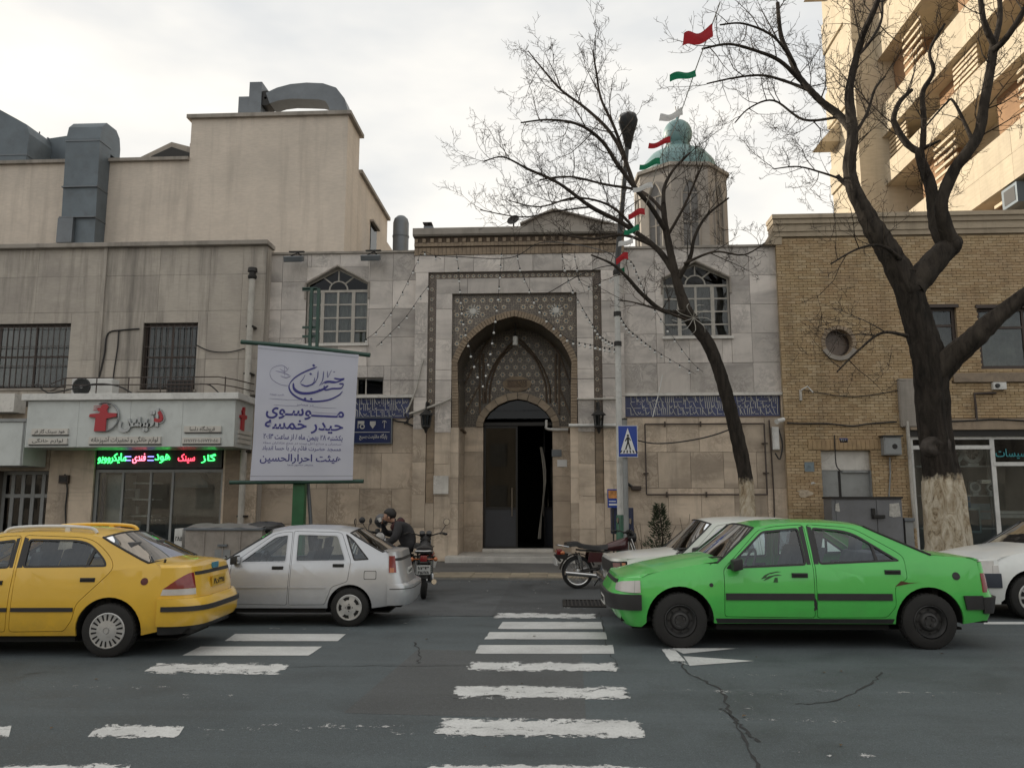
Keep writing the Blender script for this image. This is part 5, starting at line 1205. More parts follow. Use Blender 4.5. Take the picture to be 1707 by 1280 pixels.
for i_, (a, b) in enumerate(bands[:-1]):
    z0, z1 = b, bands[i_+1][0]; n_ = 6
    for k in range(n_):
        y0, y1 = lerp(YT0, YPn, k/n_), lerp(YT0, YPn, (k+1)/n_)
        if (k+i_) % 3 == 1:        # louvred loggia
            for q in range(6): MB().box(XT+.25, y0+.1, lerp(z0, z1, .12+q*.15), XT+.32, y1-.1, lerp(z0, z1, .12+q*.15)+.10).build('louvre_slat', M['louvre'], tw)
        elif (k+i_) % 3 == 0:
            w = MB().box(XT+1.5, y0+.7, z0+.25, XT+1.62, y1-.5, z1-.35).build('window', M['brown_frame'], tw); MB().box(XT+1.48, y0+.8, z0+.33, XT+1.5, y1-.6, z1-.43).build('pane', M['dark_glass'], w)
        else: MB().box(XT+.7, y0+.05, z0, XT+1.6, y0+1.9, z1).build('brick_pier', M['soffitbrick'], tw)
    # far strip beyond the pier is flush
    MB().box(XT+.1, YPn+.4, z0, XT+1.6, YT1, z1).build('far_wall', M['tower'], tw)
xp = atY(1432, 250, YPn).x
MB().box(xp, YPn, 0, XT+1.6, YPn+.9, 39).build('pier', M['tower'], tw)
for zz_ in (19.2, 27.5): 
    MB().prism([(XT-.9, zz_), (XT+.1, zz_), (XT+.1, zz_+1.1)], YT1-1.5, YT1-.2).build('balcony_corner', M['tower'], tw)
acu = thing('wall_conditioner', 'small grey conditioner box under the lowest tower soffit', 'air conditioner', (XT, 24.9, 10.5)); q = atX(1688, 348, XT)
MB().box(XT-.05, q.y-.4, 10.55, XT+.5, q.y+.45, 11.2).build('casing', M['bluegalv'], acu, bevel=.02); MB().box(XT-.06, q.y-.3, 10.65, XT-.045, q.y+.3, 11.1).build('grille', M['darkmetal'], acu)
# unseen block added past the left edge to keep sun off the street
ex = thing('shade_block', 'plain beige street block beyond the left edge of the picture', 'building', (-48, 22, 0))
MB().box(-70, 21.9, 0, -30.1, 44, 19).build('walls', M['beige'], ex); MB().box(-70.1, 21.8, 19, -30.05, 44.1, 19.2).build('coping', M['dusty'], ex)
# houses across the street: seen only as reflections in glass and paint
for i_, (xa, xb, h_, mt, lab) in enumerate(((-44, -15, 7.2, 'beige', 'plain beige house row across the street, opposite the shop'), (-14.6, 9, 8.0, 'tanplaster', 'tan house across the street, opposite the mosque'), (9.4, 42, 7.6, 'plaster', 'grey house row across the street, opposite the brick building'))):
    op = thing('opposite_house', lab, 'building', ((xa+xb)/2, -20, 0)); MB().box(xa, -30, 0, xb, -20, h_).build('walls', M[mt], op); MB().box(xa-.1, -30.1, h_, xb+.1, -19.85, h_+.2).build('coping', M['dusty'], op)
    nw = int((xb-xa)/3.4)
    for k in range(nw):
        for zz_ in (1.2, 4.6):
            q = lerp(xa, xb, (k+.5)/nw); w = MB().box(q-.7, -20.05, zz_, q+.7, -19.96, zz_+1.9).build('window', M['dusty'], op); MB().box(q-.62, -19.96, zz_+.08, q+.62, -19.95, zz_+1.82).build('pane', M['curtain'], w)
# ================================================================== cars
# Car frame: x from the nose (0) to the tail (L), y = -half width on the side facing the camera, z up.
M['seat'] = plain('grey_seat_cloth', (.10, .10, .105), .9, var=.25, scale=8)
M['trim'] = plain('black_trim', (.022, .022, .023), .55, var=.2, scale=6)
M['under'] = plain('underbody', (.012, .012, .012), .9)
M['carglass'] = glass('car_glass', (.80, .88, .91), .97, .015, 2.0)
M['steel_rim'] = plain('dark_steel_rim', (.05, .05, .05), .55, .4, .25, 8)
M['hubcap'] = plain('silver_hubcap', (.46, .46, .45), .35, .35, .1, 6, dirt=.35)
M['lens_red'] = plain('red_lens', (.20, .012, .014), .18, var=.1, coat=.6)
M['lens_clear'] = plain('clear_lens', (.50, .48, .46), .15, var=.15, coat=.6)
M['lens_amber'] = plain('amber_lens', (.42, .12, .03), .18, var=.1, coat=.6)
M['plate_white'] = plain('number_plate', (.62, .62, .60), .5); M['plate_yellow'] = plain('yellow_plate', (.55, .34, .03), .5)
def carpaint(name, col, metal=0.0, dirt=.35, rough=.38):
    t = NT(name); p = t.pos('obj'); g = t.new('TexCoord').outputs['Object']
    f = t.noise(p, 1.6, 5, .6); c = t.ramp(f, [(.3, tuple(q*.93 for q in col)), (.7, tuple(min(1, q*1.06) for q in col))])
    sx = t.new('SeparateXYZ'); t.l.new(g, sx.inputs[0])
    low = t.ramp(sx.outputs[2], [(.18, .75), (.55, .05), (1.0, .01)])
    d = t.noise(p, 5.0, 7, .72); dm = t.math('MULTIPLY', low, t.ramp(d, [(.36, .15), (.66, 1.0)]))
    c = t.mix(t.math('MULTIPLY', dm, dirt*1.6), c, (.10, .09, .075))
    sp = t.noise(p, 22, 6, .75); c = t.mix(t.ramp(sp, [(.66, 0.0), (.74, dirt)]), c, (.07, .06, .05))
    t.col(c); t.set(Roughness=t.math('ADD', rough, t.math('MULTIPLY', dm, .35)), Metallic=metal, Coat_Weight=t.math('SUBTRACT', .85, t.math('MULTIPLY', dm, .5)), Coat_Roughness=.09)
    nb = t.noise(t.pos('obj', (1, 1, 1.4)), 1.9, 2, .5); t.bump(nb, .11, .05)
    return t.m
def inset(poly, d):
    n = len(poly); A = sum(poly[i][0]*poly[(i+1) % n][1]-poly[(i+1) % n][0]*poly[i][1] for i in range(n)); sg = 1 if A > 0 else -1; out = []
    for i in range(n):
        p0, p1, p2 = Vector(poly[i-1]), Vector(poly[i]), Vector(poly[(i+1) % n])
        e1, e2 = (p1-p0), (p2-p1)
        if e1.length < 1e-6 or e2.length < 1e-6: out.append(tuple(p1)); continue
        e1.normalize(); e2.normalize(); n1, n2 = Vector((-e1.y, e1.x))*sg, Vector((-e2.y, e2.x))*sg; b = n1+n2
        k = d/max(.35, b.length/2) if b.length > 1e-6 else d
        out.append(tuple(p1 + (b.normalized() if b.length > 1e-6 else n1)*k))
    return out
def rounded(poly, rad=.05, n=4):
    out = []; N = len(poly)
    for i in range(N):
        p0, p1, p2 = Vector(poly[i-1][:2]), Vector(poly[i][:2]), Vector(poly[(i+1) % N][:2]); r = poly[i][2] if len(poly[i]) > 2 else rad
        if r <= 0: out.append(tuple(p1)); continue
        a = (p0-p1); b = (p2-p1); ra_ = min(r, a.length*.45); rb_ = min(r, b.length*.45); a = p1+a.normalized()*ra_; b = p1+b.normalized()*rb_
        for k in range(n+1): t = k/n; out.append(tuple(a*(1-t)**2 + p1*2*t*(1-t) + b*t*t))
    return out
def skin(loops, fn, thick=.025, grid=.11, y_off=0.0):
    """Fill side-view loops (outer first, then holes), cut them to a grid and lay them on the body surface."""
    bm = bmesh.new(); es = []
    for lp in loops:
        vs = [bm.verts.new((p[0], 0, p[1])) for p in lp]
        for i in range(len(vs)):
            try: es.append(bm.edges.new((vs[i], vs[(i+1) % len(vs)])))
            except ValueError: pass
    bmesh.ops.triangle_fill(bm, use_beauty=True, use_dissolve=False, edges=es, normal=(0,-1,0))
    xs = [p[0] for p in loops[0]]; zs = [p[1] for p in loops[0]]
    def cuts(a, b): n = int((b-a)/grid); return [a+(b-a)*k/(n+1) for k in range(1, n+1)]
    for x in cuts(min(xs), max(xs)): bmesh.ops.bisect_plane(bm, geom=bm.verts[:]+bm.edges[:]+bm.faces[:], dist=1e-5, plane_co=(x,0,0), plane_no=(1,0,0))
    for z in cuts(min(zs), max(zs)): bmesh.ops.bisect_plane(bm, geom=bm.verts[:]+bm.edges[:]+bm.faces[:], dist=1e-5, plane_co=(0,0,z), plane_no=(0,0,1))
    bmesh.ops.recalc_face_normals(bm, faces=bm.faces)
    for f in bm.faces:
        if f.normal.y > 0: f.normal_flip()
    for v in bm.verts: v.co.y = -(fn(v.co.x, v.co.z) + y_off)
    if thick:
        be = [e for e in bm.edges if e.is_boundary]
        r = bmesh.ops.extrude_edge_only(bm, edges=be)
        for v in r['geom']:
            if isinstance(v, bmesh.types.BMVert): v.co.y += thick
    me = bpy.data.meshes.new('skin'); bm.to_mesh(me); bm.free(); return me
def ring_skin(a, b, fn, y_off, depth=.012):
    m = MB(); n = len(a); P = lambda p, o: (p[0], -(fn(p[0], p[1]) + o), p[1])
    m.v = [P(p, y_off) for p in a] + [P(p, y_off) for p in b] + [P(p, y_off-depth-.02) for p in b]
    for i in range(n):
        j = (i+1) % n; m.f += [(i, j, n+j, n+i), (n+i, n+j, 2*n+j, 2*n+i)]; m.m += [0, 0]
    me = bpy.data.meshes.new('ring'); me.from_pydata(m.v, [], m.f); return me
def place_mesh(name, me, mats, parent, mirror=False, smooth=35, **kw):
    if mirror:
        me = me.copy(); me.transform(Matrix.Diagonal((1, -1, 1, 1))); me.flip_normals()
    if len(me.materials) != len(mats if isinstance(mats, list) else [mats]):
        me.materials.clear()
        for mt in (mats if isinstance(mats, list) else [mats]): me.materials.append(mt)
    elif not isinstance(mats, list): me.materials[0] = mats
    me.polygons.foreach_set('use_smooth', [True]*len(me.polygons)); me.set_sharp_from_angle(angle=R(smooth)); me.name = name
    o = link(name, me, parent, keep=False, **kw); return o
def wheel(car, x, z, y, r, side, style, w=.18):
    """One wheel: tyre and rim parts with centre at (x, y, z); side -1 faces the camera side."""
    s = side; wh = MB()
    wh.lathe([(r*.62, -w*.48), (r*.72, -w*.5), (r*.92, -w*.5), (r*.985, -w*.4), (r, -w*.28), (r, w*.28), (r*.985, w*.4), (r*.9, w*.5), (r*.62, w*.48)], (x, y, z), (0, s, 0), 36)
    for k in range(36):
        a = k*math.pi/18; wh.obox((x+r*1.0*math.cos(a), y, z+r*1.0*math.sin(a)), (.006*math.cos(a),0,.006*math.sin(a)), (0,w*.3,0), (-r*.06*math.sin(a),0,r*.06*math.cos(a)))
    W_ = place_mesh('wheel', wh.mesh('wheel', M['rubber'], 40), M['rubber'], car, smooth=40)
    m = MB(); c = (x, y, z); R0 = r*(.60 if style == 'steel' else .66)
    if style == 'steel':
        m.lathe([(R0, w*.46), (R0*.96, w*.5), (R0*.90, w*.40), (R0*.80, w*.22), (R0*.62, w*.24), (R0*.50, w*.40), (R0*.38, w*.44), (R0*.30, w*.36), (0, w*.36)], c, (0, s, 0), 32, [0]*8)
        for k in range(8):
            a = k*math.pi/4; m.lathe([(0, w*.30), (R0*.07, w*.30)], (x+R0*.71*math.cos(a), y, z+R0*.71*math.sin(a)), (0, s, 0), 8, 1)
        for k in range(4):
            a = k*math.pi/2+.5; m.lathe([(.016, w*.36), (.016, w*.44), (0, w*.44)], (x+R0*.25*math.cos(a), y, z+R0*.25*math.sin(a)), (0, s, 0), 6, 0)
        mats = [M['steel_rim'], M['under']]
    else:
        n, a0, a1, r0, r1 = {'cap': (9, .20, .36, .30, .91), 'star': (5, .10, .34, .34, .84), 'alloy': (10, .05, .21, .26, .88)}[style]
        m.lathe([(R0*1.02, w*.44), (R0*1.02, w*.52), (R0*.97, w*.55), (R0*.90, w*.53), (R0*.5, w*.60), (R0*.2, w*.62), (R0*.17, w*.58), (0, w*.58)], c, (0, s, 0), 40, 0)
        for k in range(n):
            a = 2*math.pi*(k+.5)/n
            for sh in ((-.22, .22) if style == 'cap' else (0,)):
                b = a + sh*.75; pts = []
                ww = (a0*.45, a1*.52) if style == 'cap' else (a0, a1)
                for rr_, dw_ in ((r0, -ww[0]), (r1, -ww[1]), (r1*1.02, 0), (r1, ww[1]), (r0, ww[0])):
                    h = w*(.607 - .06*max(0, (rr_-.2)/.7)); pts.append((x+R0*rr_*math.cos(b+dw_*(r0/rr_ if style == 'cap' else 1)), y+s*(h+.002), z+R0*rr_*math.sin(b+dw_*(r0/rr_ if style == 'cap' else 1))))
                m.add(pts, [(0,1,2,3,4) if s < 0 else (4,3,2,1,0)], 1)  # slots are flat near-black faces; their recess shade is in the colour
        m.lathe([(R0*.14, w*.6), (R0*.14, w*.635), (0, w*.635)], c, (0, s, 0), 14, 0 if style != 'star' else 1)
        for k in range(4 if style == 'star' else 0):
            a = k*math.pi/2; m.lathe([(R0*.05, w*.6), (R0*.05, w*.62), (0, w*.62)], (x+R0*.28*math.cos(a), y, z+R0*.28*math.sin(a)), (0, s, 0), 6, 1)
        mats = [M['hubcap'], M['under']]
    place_mesh('rim', m.mesh('rim', mats, 35), mats, W_, smooth=35)
def make_car(name, label, S, loc, rz, group='cars on the street'):
    car = thing(name, label, 'car', loc, rz, group); car.scale = (S.get('scale', 1.0),)*3; P = S['paint']; L = S['L']; W = S['W']
    belt = S['belt']                    # (x, z) belt line pairs
    xf, xr_ = S['xf'], S['xr']          # where the side skin hands over to nose and tail
    nose, tail = S['nose'], S['tail']   # profile of nose / tail: list (z, x)
    def zb(x): return interp(x, belt)
    def plan(x):
        k = 1.0
        if x < S.get('pf', 1.1): k -= S.get('tf', .06)*((S.get('pf', 1.1)-x)/S.get('pf', 1.1))**2
        if x > L-S.get('pr', 1.1): k -= S.get('tr', .07)*((x-L+S.get('pr', 1.1))/S.get('pr', 1.1))**2
        return k
    tum = S.get('tumble', .36)
    def Yw(x, z):
        b = zb(x); w = W*plan(x); zc = S.get('crease', b-.10)
        if z > b: return w*.958 - .012 - (z-b)*tum - max(0, z-b-.02)**2*.12
        y = w*(1 - .085*max(0, (.50-z)/.35)**2 - .042*max(0, (z-.50)/(b-.50))**2)
        return y - (.006 if z > zc else 0)
    hood, deck = S['hood'], S['deck']    # edge lines (x, z)
    A0, A1, C1, C0 = S['A0'], S['A1'], S['C1'], S['C0']     # pillar feet and heads: (x, z)
    roof = S['roof']                                        # edge polyline from A1 to C1 (x, z)
    sill = S['sill']; rw = S['arch']; axf, axr, zw_ = S['axf'], S['axr'], S['r']
    def arc(cx_, r0): 
        a0 = math.asin(max(-1, min(1, (sill-zw_)/r0))); return [(cx_+r0*math.cos(a), zw_+r0*math.sin(a)*S.get('archh', 1.0)) for a in [lerp(math.pi-a0, a0, k/18) for k in range(19)]]
    zfn, zrn = S.get('zfn', sill), S.get('zrn', sill)
    outer = [(xf, zfn)] + arc(axf, rw) + arc(axr, rw) + [(xr_, zrn)]
    outer += [(x, z) for x, z in reversed(deck) if x < xr_-1e-3 and x > C0[0]+1e-3] if False else []
    def zdeck(x): return interp(x, deck)
    def zhood(x): return interp(x, hood)
    outer += [(xr_, zdeck(xr_))] + [(x, z) for x, z in reversed(deck) if C0[0] < x < xr_-.01] + [C0, C1] + list(reversed(roof)) + [A1, A0] + [(x, z) for x, z in reversed(hood) if xf+.01 < x < A0[0]] + [(xf, zhood(xf))]
    cl = [outer[0]]
    for p in outer[1:]:
        if math.hypot(p[0]-cl[-1][0], p[1]-cl[-1][1]) > .012: cl.append(p)
    outer = cl
    doors = [rounded(d, .04) for d in S['doors']]; wins = [rounded(w, .045) for w in S['wins']]; qw = [rounded(q, .03) for q in S.get('qwin', [])]
    # which windows belong to which door: by centroid
    body_me = skin([outer] + doors + qw, Yw, .03)
    place_mesh('body', body_me, P, car); body = car.children[-1] if False else [o for o in car.children][0]
    place_mesh('body_side', body_me, P, car, True)
    for d, w, hx in zip(doors, wins, S['handles']):
        dm = skin([inset(d, .006), w], Yw, .035, y_off=.001); gm = skin([inset(w, -.006)], Yw, 0, .2, y_off=-.014)
        fm_ = ring_skin(w, inset(w, S.get('rubber', .022)), Yw, .003)
        for mir in (False, True):
            s = 1 if mir else -1
            do = place_mesh('door', dm, P, car, mir); place_mesh('door_glass', gm, M['carglass'], do, mir); place_mesh('window_seal', fm_, S.get('seal', M['trim']), do, mir)
            hz = hx[1]; hy = Yw(hx[0], hz)
            h = MB(); h.box(hx[0]-.085, s*(hy-.01), hz-.024, hx[0]+.085, s*(hy+.016), hz+.024); h.box(hx[0]-.07, s*(hy+.016), hz+.002, hx[0]+.07, s*(hy+.028), hz+.018)
            place_mesh('handle', h.mesh('handle', M['trim'], bevel=.004), S.get('handlemat', M['trim']), do)
            if 'rub' in S:
                z0, z1 = S['rub']; x0, x1 = min(p[0] for p in d)+.02, max(p[0] for p in d)-.02
                if hx is S['handles'][-1]: x1 = min(x1, axr-rw-.03)
                rm = skin([[(x0, z0), (x1, z0), (x1, z1), (x0, z1)]], Yw, .02, .15, y_off=.014); place_mesh('rub_strip', rm, S.get('rubmat', M['trim']), do, mir)
    for di, poly in S.get('bars', []):
        bmz = skin([poly], Yw, .015, .4, y_off=.001)
        for mir in (False, True): place_mesh('glass_divider', bmz, M['trim'], [o for o in car.children if o.name.startswith('door')][di*2 + (1 if mir else 0)], mir)
    for di, poly in S.get('black', []):
        bmz = skin([poly], Yw, .004, .3, y_off=.0025)
        for mir in (False, True): place_mesh('pillar_cover', bmz, M['trim'], [o for o in car.children if o.name.startswith('door')][di*2 + (1 if mir else 0)], mir)
    for nm_, poly, mt_, off_ in S.get('strips', []):
        bmz = skin([poly], Yw, .03, .15, y_off=off_)
        for mir in (False, True): place_mesh(nm_, bmz, mt_, car, mir)
    for q in qw:
        gm = skin([inset(q, -.012)], Yw, 0, .2, y_off=-.012); fm_ = ring_skin(q, inset(q, .02), Yw, .003)
        for mir in (False, True):
            g = place_mesh('quarter_glass', gm, M['carglass'], car, mir); place_mesh('window_seal', fm_, M['trim'], g, mir)
    # ---- nose and tail, wrapped round the plan curve
    pn = S.get('pn', .42)
    def wrap(front, z, a, off=0.0, prof=None):
        xs = xf if front else xr_; prof = prof or (nose if front else tail); xe = interp(z, prof); w = Yw(xs, min(z, zb(xs)-.001)); sn, cs = math.sin(a), math.cos(a)
        y = (w+off)*math.copysign(abs(sn)**pn, sn); q = abs(cs)**S.get('qn', .75)
        return (xs + (xe-xs)*q + (-off if front else off)*q, y, z)
    def band(nm, front, zs, a0, a1, mat, off=0.0, n=None, parent=None, thick=.03, **kw):
        n = n or max(4, int(abs(a1-a0)/.11)); rows = []
        seq = [(zs[0], off-thick)] + [(z, off) for z in zs] + [(zs[-1], off-thick)] if thick else [(z, off) for z in zs]
        for z, o_ in seq: rows.append([wrap(front, z, lerp(a0, a1, k/n), o_) for k in range(n+1)])
        m = MB(); m.grid(rows, flip=not front)
        if thick:
            for col in (0, -1):
                ring = [r[col] for r in rows]; m.add(ring, [tuple(range(len(ring)))])
        return place_mesh(nm, m.mesh(nm, mat, 40), mat, parent or car, smooth=32, **kw)
    def patch(nm, front, poly, mat, off=.005, both=True):
        bm = bmesh.new(); vs = [bm.verts.new((p[0], 0, p[1])) for p in poly]
        es = [bm.edges.new((vs[i], vs[(i+1) % len(vs)])) for i in range(len(vs))]; bmesh.ops.triangle_fill(bm, use_beauty=True, edges=es, normal=(0,-1,0))
        lo, hi = min(p[0] for p in poly), max(p[0] for p in poly)
        for k in range(1, 14): bmesh.ops.bisect_plane(bm, geom=bm.verts[:]+bm.edges[:]+bm.faces[:], dist=1e-6, plane_co=(lerp(lo, hi, k/14),0,0), plane_no=(1,0,0))
        be = [e for e in bm.edges if e.is_boundary]; r_ = bmesh.ops.extrude_edge_only(bm, edges=be); ins = {v for v in r_['geom'] if isinstance(v, bmesh.types.BMVert)}
        for v in bm.verts: v.co = Vector(wrap(front, v.co.z, v.co.x*math.pi/2, off - (.02 if v in ins else 0)))
        bmesh.ops.recalc_face_normals(bm, faces=bm.faces)
        c = Vector((L/2, 0, .5))
        me = bpy.data.meshes.new(nm); bm.to_mesh(me); bm.free()
        place_mesh(nm, me, mat, car, False)
        if both: place_mesh(nm, me, mat, car, True)
    for q in S.get('patches', []): patch(*q)
    H = math.pi/2
    for b in S['bands']:
        nm, fr, zs, aa, mt, off = b[:6]; kw = b[6] if len(b) > 6 else {}
        for a0, a1 in aa: band(nm, fr, zs, a0*H, a1*H, mt, off, **kw)
    # ---- bonnet, boot, roof, screens
    def deckgrid(front, line, xe, crown, name, nr=12, nc=15):
        rows = []; xs = xf if front else xr_
        ztop = interp(xs, line)
        for r in range(nr+1):
            row = []
            for c in range(nc):
                t = -1 + 2*c/(nc-1); a = math.copysign(math.asin(min(1, abs(t)**(1/pn))), t) if t else 0
                zend = S['nz'] if front else S['tz']
                p0 = wrap(front, zend, a); x0 = p0[0]; f = r/nr; x = lerp(x0, xe, f)
                if front: edge = interp(max(x, xf), line) if x > xf else lerp(zend, ztop, (x - min(nose, key=lambda q: q[1])[1])/max(.01, xf - min(nose, key=lambda q: q[1])[1]))
                else: edge = interp(min(x, xr_), line) if x < xr_ else lerp(zend, ztop, (L - x)/max(.01, L - xr_))
                edge = min(edge, interp(x, line)) if r else zend
                y = p0[1] if r == 0 else lerp(p0[1], t*(Yw(x, interp(x, line)) - .002), min(1, f*4))
                cr = crown*min(1, f*3.5)*(1-abs(t)**2.6)
                row.append((x, y, edge + cr + (-.0 if abs(t) < .99 else 0)))
            rows.append(row)
        m = MB(); m.grid(rows, flip=front); return place_mesh(name, m.mesh(name, P, 40), P, car, smooth=40)
    deckgrid(True, hood, A0[0]+.12, S.get('hcrown', .05), 'bonnet'); deckgrid(False, deck, C0[0]-.12, S.get('dcrown', .035), 'boot_lid')
    def edge_pts(line, n): return [line[0]] if n == 1 else [Vector((interp_x(line, k/(n-1)))) for k in range(n)]
    def interp_x(line, f):
        L_ = [0]
        for a, b in zip(line, line[1:]): L_.append(L_[-1] + math.hypot(b[0]-a[0], b[1]-a[1]))
        s = f*L_[-1]
        for i in range(len(line)-1):
            if s <= L_[i+1]+1e-9: t = (s-L_[i])/max(1e-9, L_[i+1]-L_[i]); return (lerp(line[i][0], line[i+1][0], t), lerp(line[i][1], line[i+1][1], t))
        return line[-1]
    rl_ = [A1] + list(roof) + [C1]; rl2 = [rl_[0]]
    for p in rl_[1:]:
        if abs(p[0]-rl2[-1][0]) > .01: rl2.append(p)
    nc = 13; rows = []; bowF, bowR, crn = S.get('bowF', .10), S.get('bowR', .10), S.get('rcrown', .055)
    for r in range(13):
        x, z = interp_x(rl2, r/12); f = r/12; row = []
        for c in range(nc):
            t = -1+2*c/(nc-1); w = Yw(x, z); k = (1-t*t)
            row.append((x - bowF*(1-t*t)*(1-f)**2 + bowR*.6*(1-t*t)*f*f, t*w, z + crn*k))
        rows.append(row)
    m = MB(); m.grid(rows, flip=True); roof_o = place_mesh('roof', m.mesh('roof', P, 40), P, car, smooth=40)
    def screen(foot, head, bow_foot, bow_head, nm, sgn, rowhead):
        rows = []
        for r in range(7):
            f = r/6; x, z = lerp(foot[0], head[0], f), lerp(foot[1], head[1], f); row = []
            for c in range(nc):
                t = -1+2*c/(nc-1); w = Yw(x, z) - .004
                row.append((x + sgn*lerp(bow_foot, bow_head, f)*(1-t*t), t*w, z + lerp(.0 if sgn < 0 else .0, crn, f)*(1-t*t) - .006*(1 if 0 < f < 1 else 0)))
            rows.append(row)
        m = MB(); m.grid(rows, flip=sgn > 0); g = place_mesh(nm, m.mesh(nm, M['carglass'], 60), M['carglass'], car, smooth=60)
        def edge(cols, rws, o=.012):
            e = MB(); pts = [Vector(rows[r][c]) for r in rws for c in cols]
            return pts
        e = MB(); e.tube([Vector(p) + Vector((0,0,.006)) for p in rows[0]], .016, 5); e.tube([Vector(p) + Vector((0,0,-.002)) for p in rows[-1]], .013, 5)
        for c in (0, nc-1): e.tube([Vector(rows[r][c])*1.0 + Vector((sgn*.006, 0, .006)) for r in range(7)], .014, 5)
        place_mesh('screen_seal', e.mesh('screen_seal', M['trim'], 60), M['trim'], g)
        return rows
    rws = screen(A0, A1, S.get('bowA', .17), bowF, 'windscreen', -1, rows[0]); screen(C0, C1, S.get('bowC', .10), bowR*.6, 'rear_window', 1, rows[-1])
    cw = MB(); cw.tube([Vector(p)+Vector((-.05, 0, -.035)) for p in rws[0]], .045, 5); place_mesh('scuttle', cw.mesh('scuttle', M['trim'], 60), M['trim'], car)
    wp = MB()
    for y_ in (-.25, .35): wp.tube([Vector((A0[0]-S.get('bowA', .17)*.8-.01, y_, A0[1]+.02)), Vector((A0[0]-S.get('bowA', .17)*.7+.05, y_-.3, A0[1]+.055)), Vector((A0[0]-S.get('bowA', .17)*.5+.10, y_-.52, A0[1]+.07))], .010, 4)
    place_mesh('wiper', wp.mesh('wiper', M['trim'], 60), M['trim'], car)
    # ---- wheels, arch liners, floor, cabin
    for ax in (axf, axr):
        for s in (-1, 1):
            yw = Yw(ax, .5) - S.get('wi', .10); wheel(car, ax, zw_, s*yw, zw_, s, S['wheel'])
    for ax in (axf, axr):
        for s in (-1, 1):
            ln = MB(); a_ = arc(ax, rw); ln.grid([[(x, s*(Yw(x, z)-d), z) for x, z in a_] for d in (.022, .42)]); ln.add([(x, s*(Yw(ax, .5)-.42), z) for x, z in a_], [tuple(range(len(a_)))]); place_mesh('wheel_arch_liner', ln.mesh('liner', M['under'], 60), M['under'], car)
    fl = MB(); x0_ = min(q[1] for q in nose)+.12; fl.box(x0_, -W*.80, sill+.0, L-.15, W*.80, sill+.05); fl.box(axf+rw+.04, -W*.86, sill-.075, axr-rw-.04, W*.86, sill); fl.box(.35, -W*.6, sill-.10, L-.35, W*.6, sill-.076)
    fl.box(xf, -W*.8, sill+.05, xf+.05, W*.8, zhood(xf)-.1); fl.box(A0[0]-.1, -W*.85, sill+.05, A0[0]-.04, W*.85, A0[1]-.08); fl.box(C0[0]+.02, -W*.85, sill+.05, C0[0]+.08, W*.85, C0[1]-.08)
    fl.box(xr_-.05, -W*.8, sill+.05, xr_, W*.8, zdeck(xr_)-.1)
    place_mesh('underbody', fl.mesh('underbody', M['under']), M['under'], car)
    zb0_ = zb((A0[0]+C0[0])/2)
    cb = MB(); cb.box(A0[0]+.02, -W*.82, zb0_-.22, A0[0]+.32, W*.82, zb0_-.02); cb.box(C0[0]-.32, -W*.8, zb0_-.12, C0[0]+.05, W*.8, zb0_-.02)
    cb.tube([(A0[0]+.30, .36 - .72*(S.get('lhd', True)), zb0_-.04), (A0[0]+.42, .36 - .72*(S.get('lhd', True)), zb0_-.01)], .02, 6)
    sw = (A0[0]+.45, -.36, zb0_+.0); cb.tube([(sw[0]+.06*math.sin(t_*.4)*0 + .17*math.sin(t_*math.pi/8)*.35, sw[1]+.18*math.cos(t_*math.pi/8), sw[2]+.17*math.sin(t_*math.pi/8)) for t_ in range(17)], .014, 5)
    place_mesh('dashboard', cb.mesh('dashboard', M['trim']), M['trim'], car)
    def seat(x, y, w, rear=False):
        b = MB(); zt = zb0_+(.16 if not rear else .10)
        b.obox((x-.22, y, sill+.28), (.25,0,.03), (0,w,0), (-.01,0,.08)); b.obox((x+.10, y, (sill+.3+zt)/2+.02), (.07,0,.01), (0,w*.96,0), (.09,0,(zt-sill-.28)/2))
        me = b.mesh('seat', M['seat'], bevel=.03); o = place_mesh('seat', me, M['seat'], car)
        hr = MB()
        for yy in ((y,) if not rear else (y-.36, y+.36)): hr.obox((x+.21, yy, zt+.11), (.045,0,.0), (0,.12,0), (.015,0,.085)); hr.tube([(x+.18, yy, zt-.05), (x+.21, yy, zt+.08)], .02, 5)
        place_mesh('headrest', hr.mesh('headrest', M['seat'], bevel=.02), M['seat'], o)
    xs_ = S.get('seatx', (A0[0]+A1[0])/2+.78)
    seat(xs_, -.36, .25); seat(xs_, .36, .25); seat(C0[0]-.58, 0, .60, True)
    # mirrors
    for s in (-1, 1):
        mx, mz = A0[0]+.16, zb(A0[0])+.07; my = Yw(mx, mz); b = MB(); b.obox((mx+.02, s*(my+.10), mz+.02), (.05,0,.01), (0,.085,0), (0,0,.06)); b.obox((mx, s*(my+.02), mz-.02), (.03,0,0), (0,.05,0), (0,0,.025))
        mo_ = place_mesh('wing_mirror', b.mesh('wing_mirror', S.get('mirmat', M['trim']), bevel=.018), S.get('mirmat', M['trim']), car)
        g = MB(); g.box(mx+.071, s*(my+.03), mz-.03, mx+.074, s*(my+.17), mz+.07); place_mesh('mirror_glass', g.mesh('mirror_glass', M['chrome']), M['chrome'], mo_)
    return car, Yw, wrap
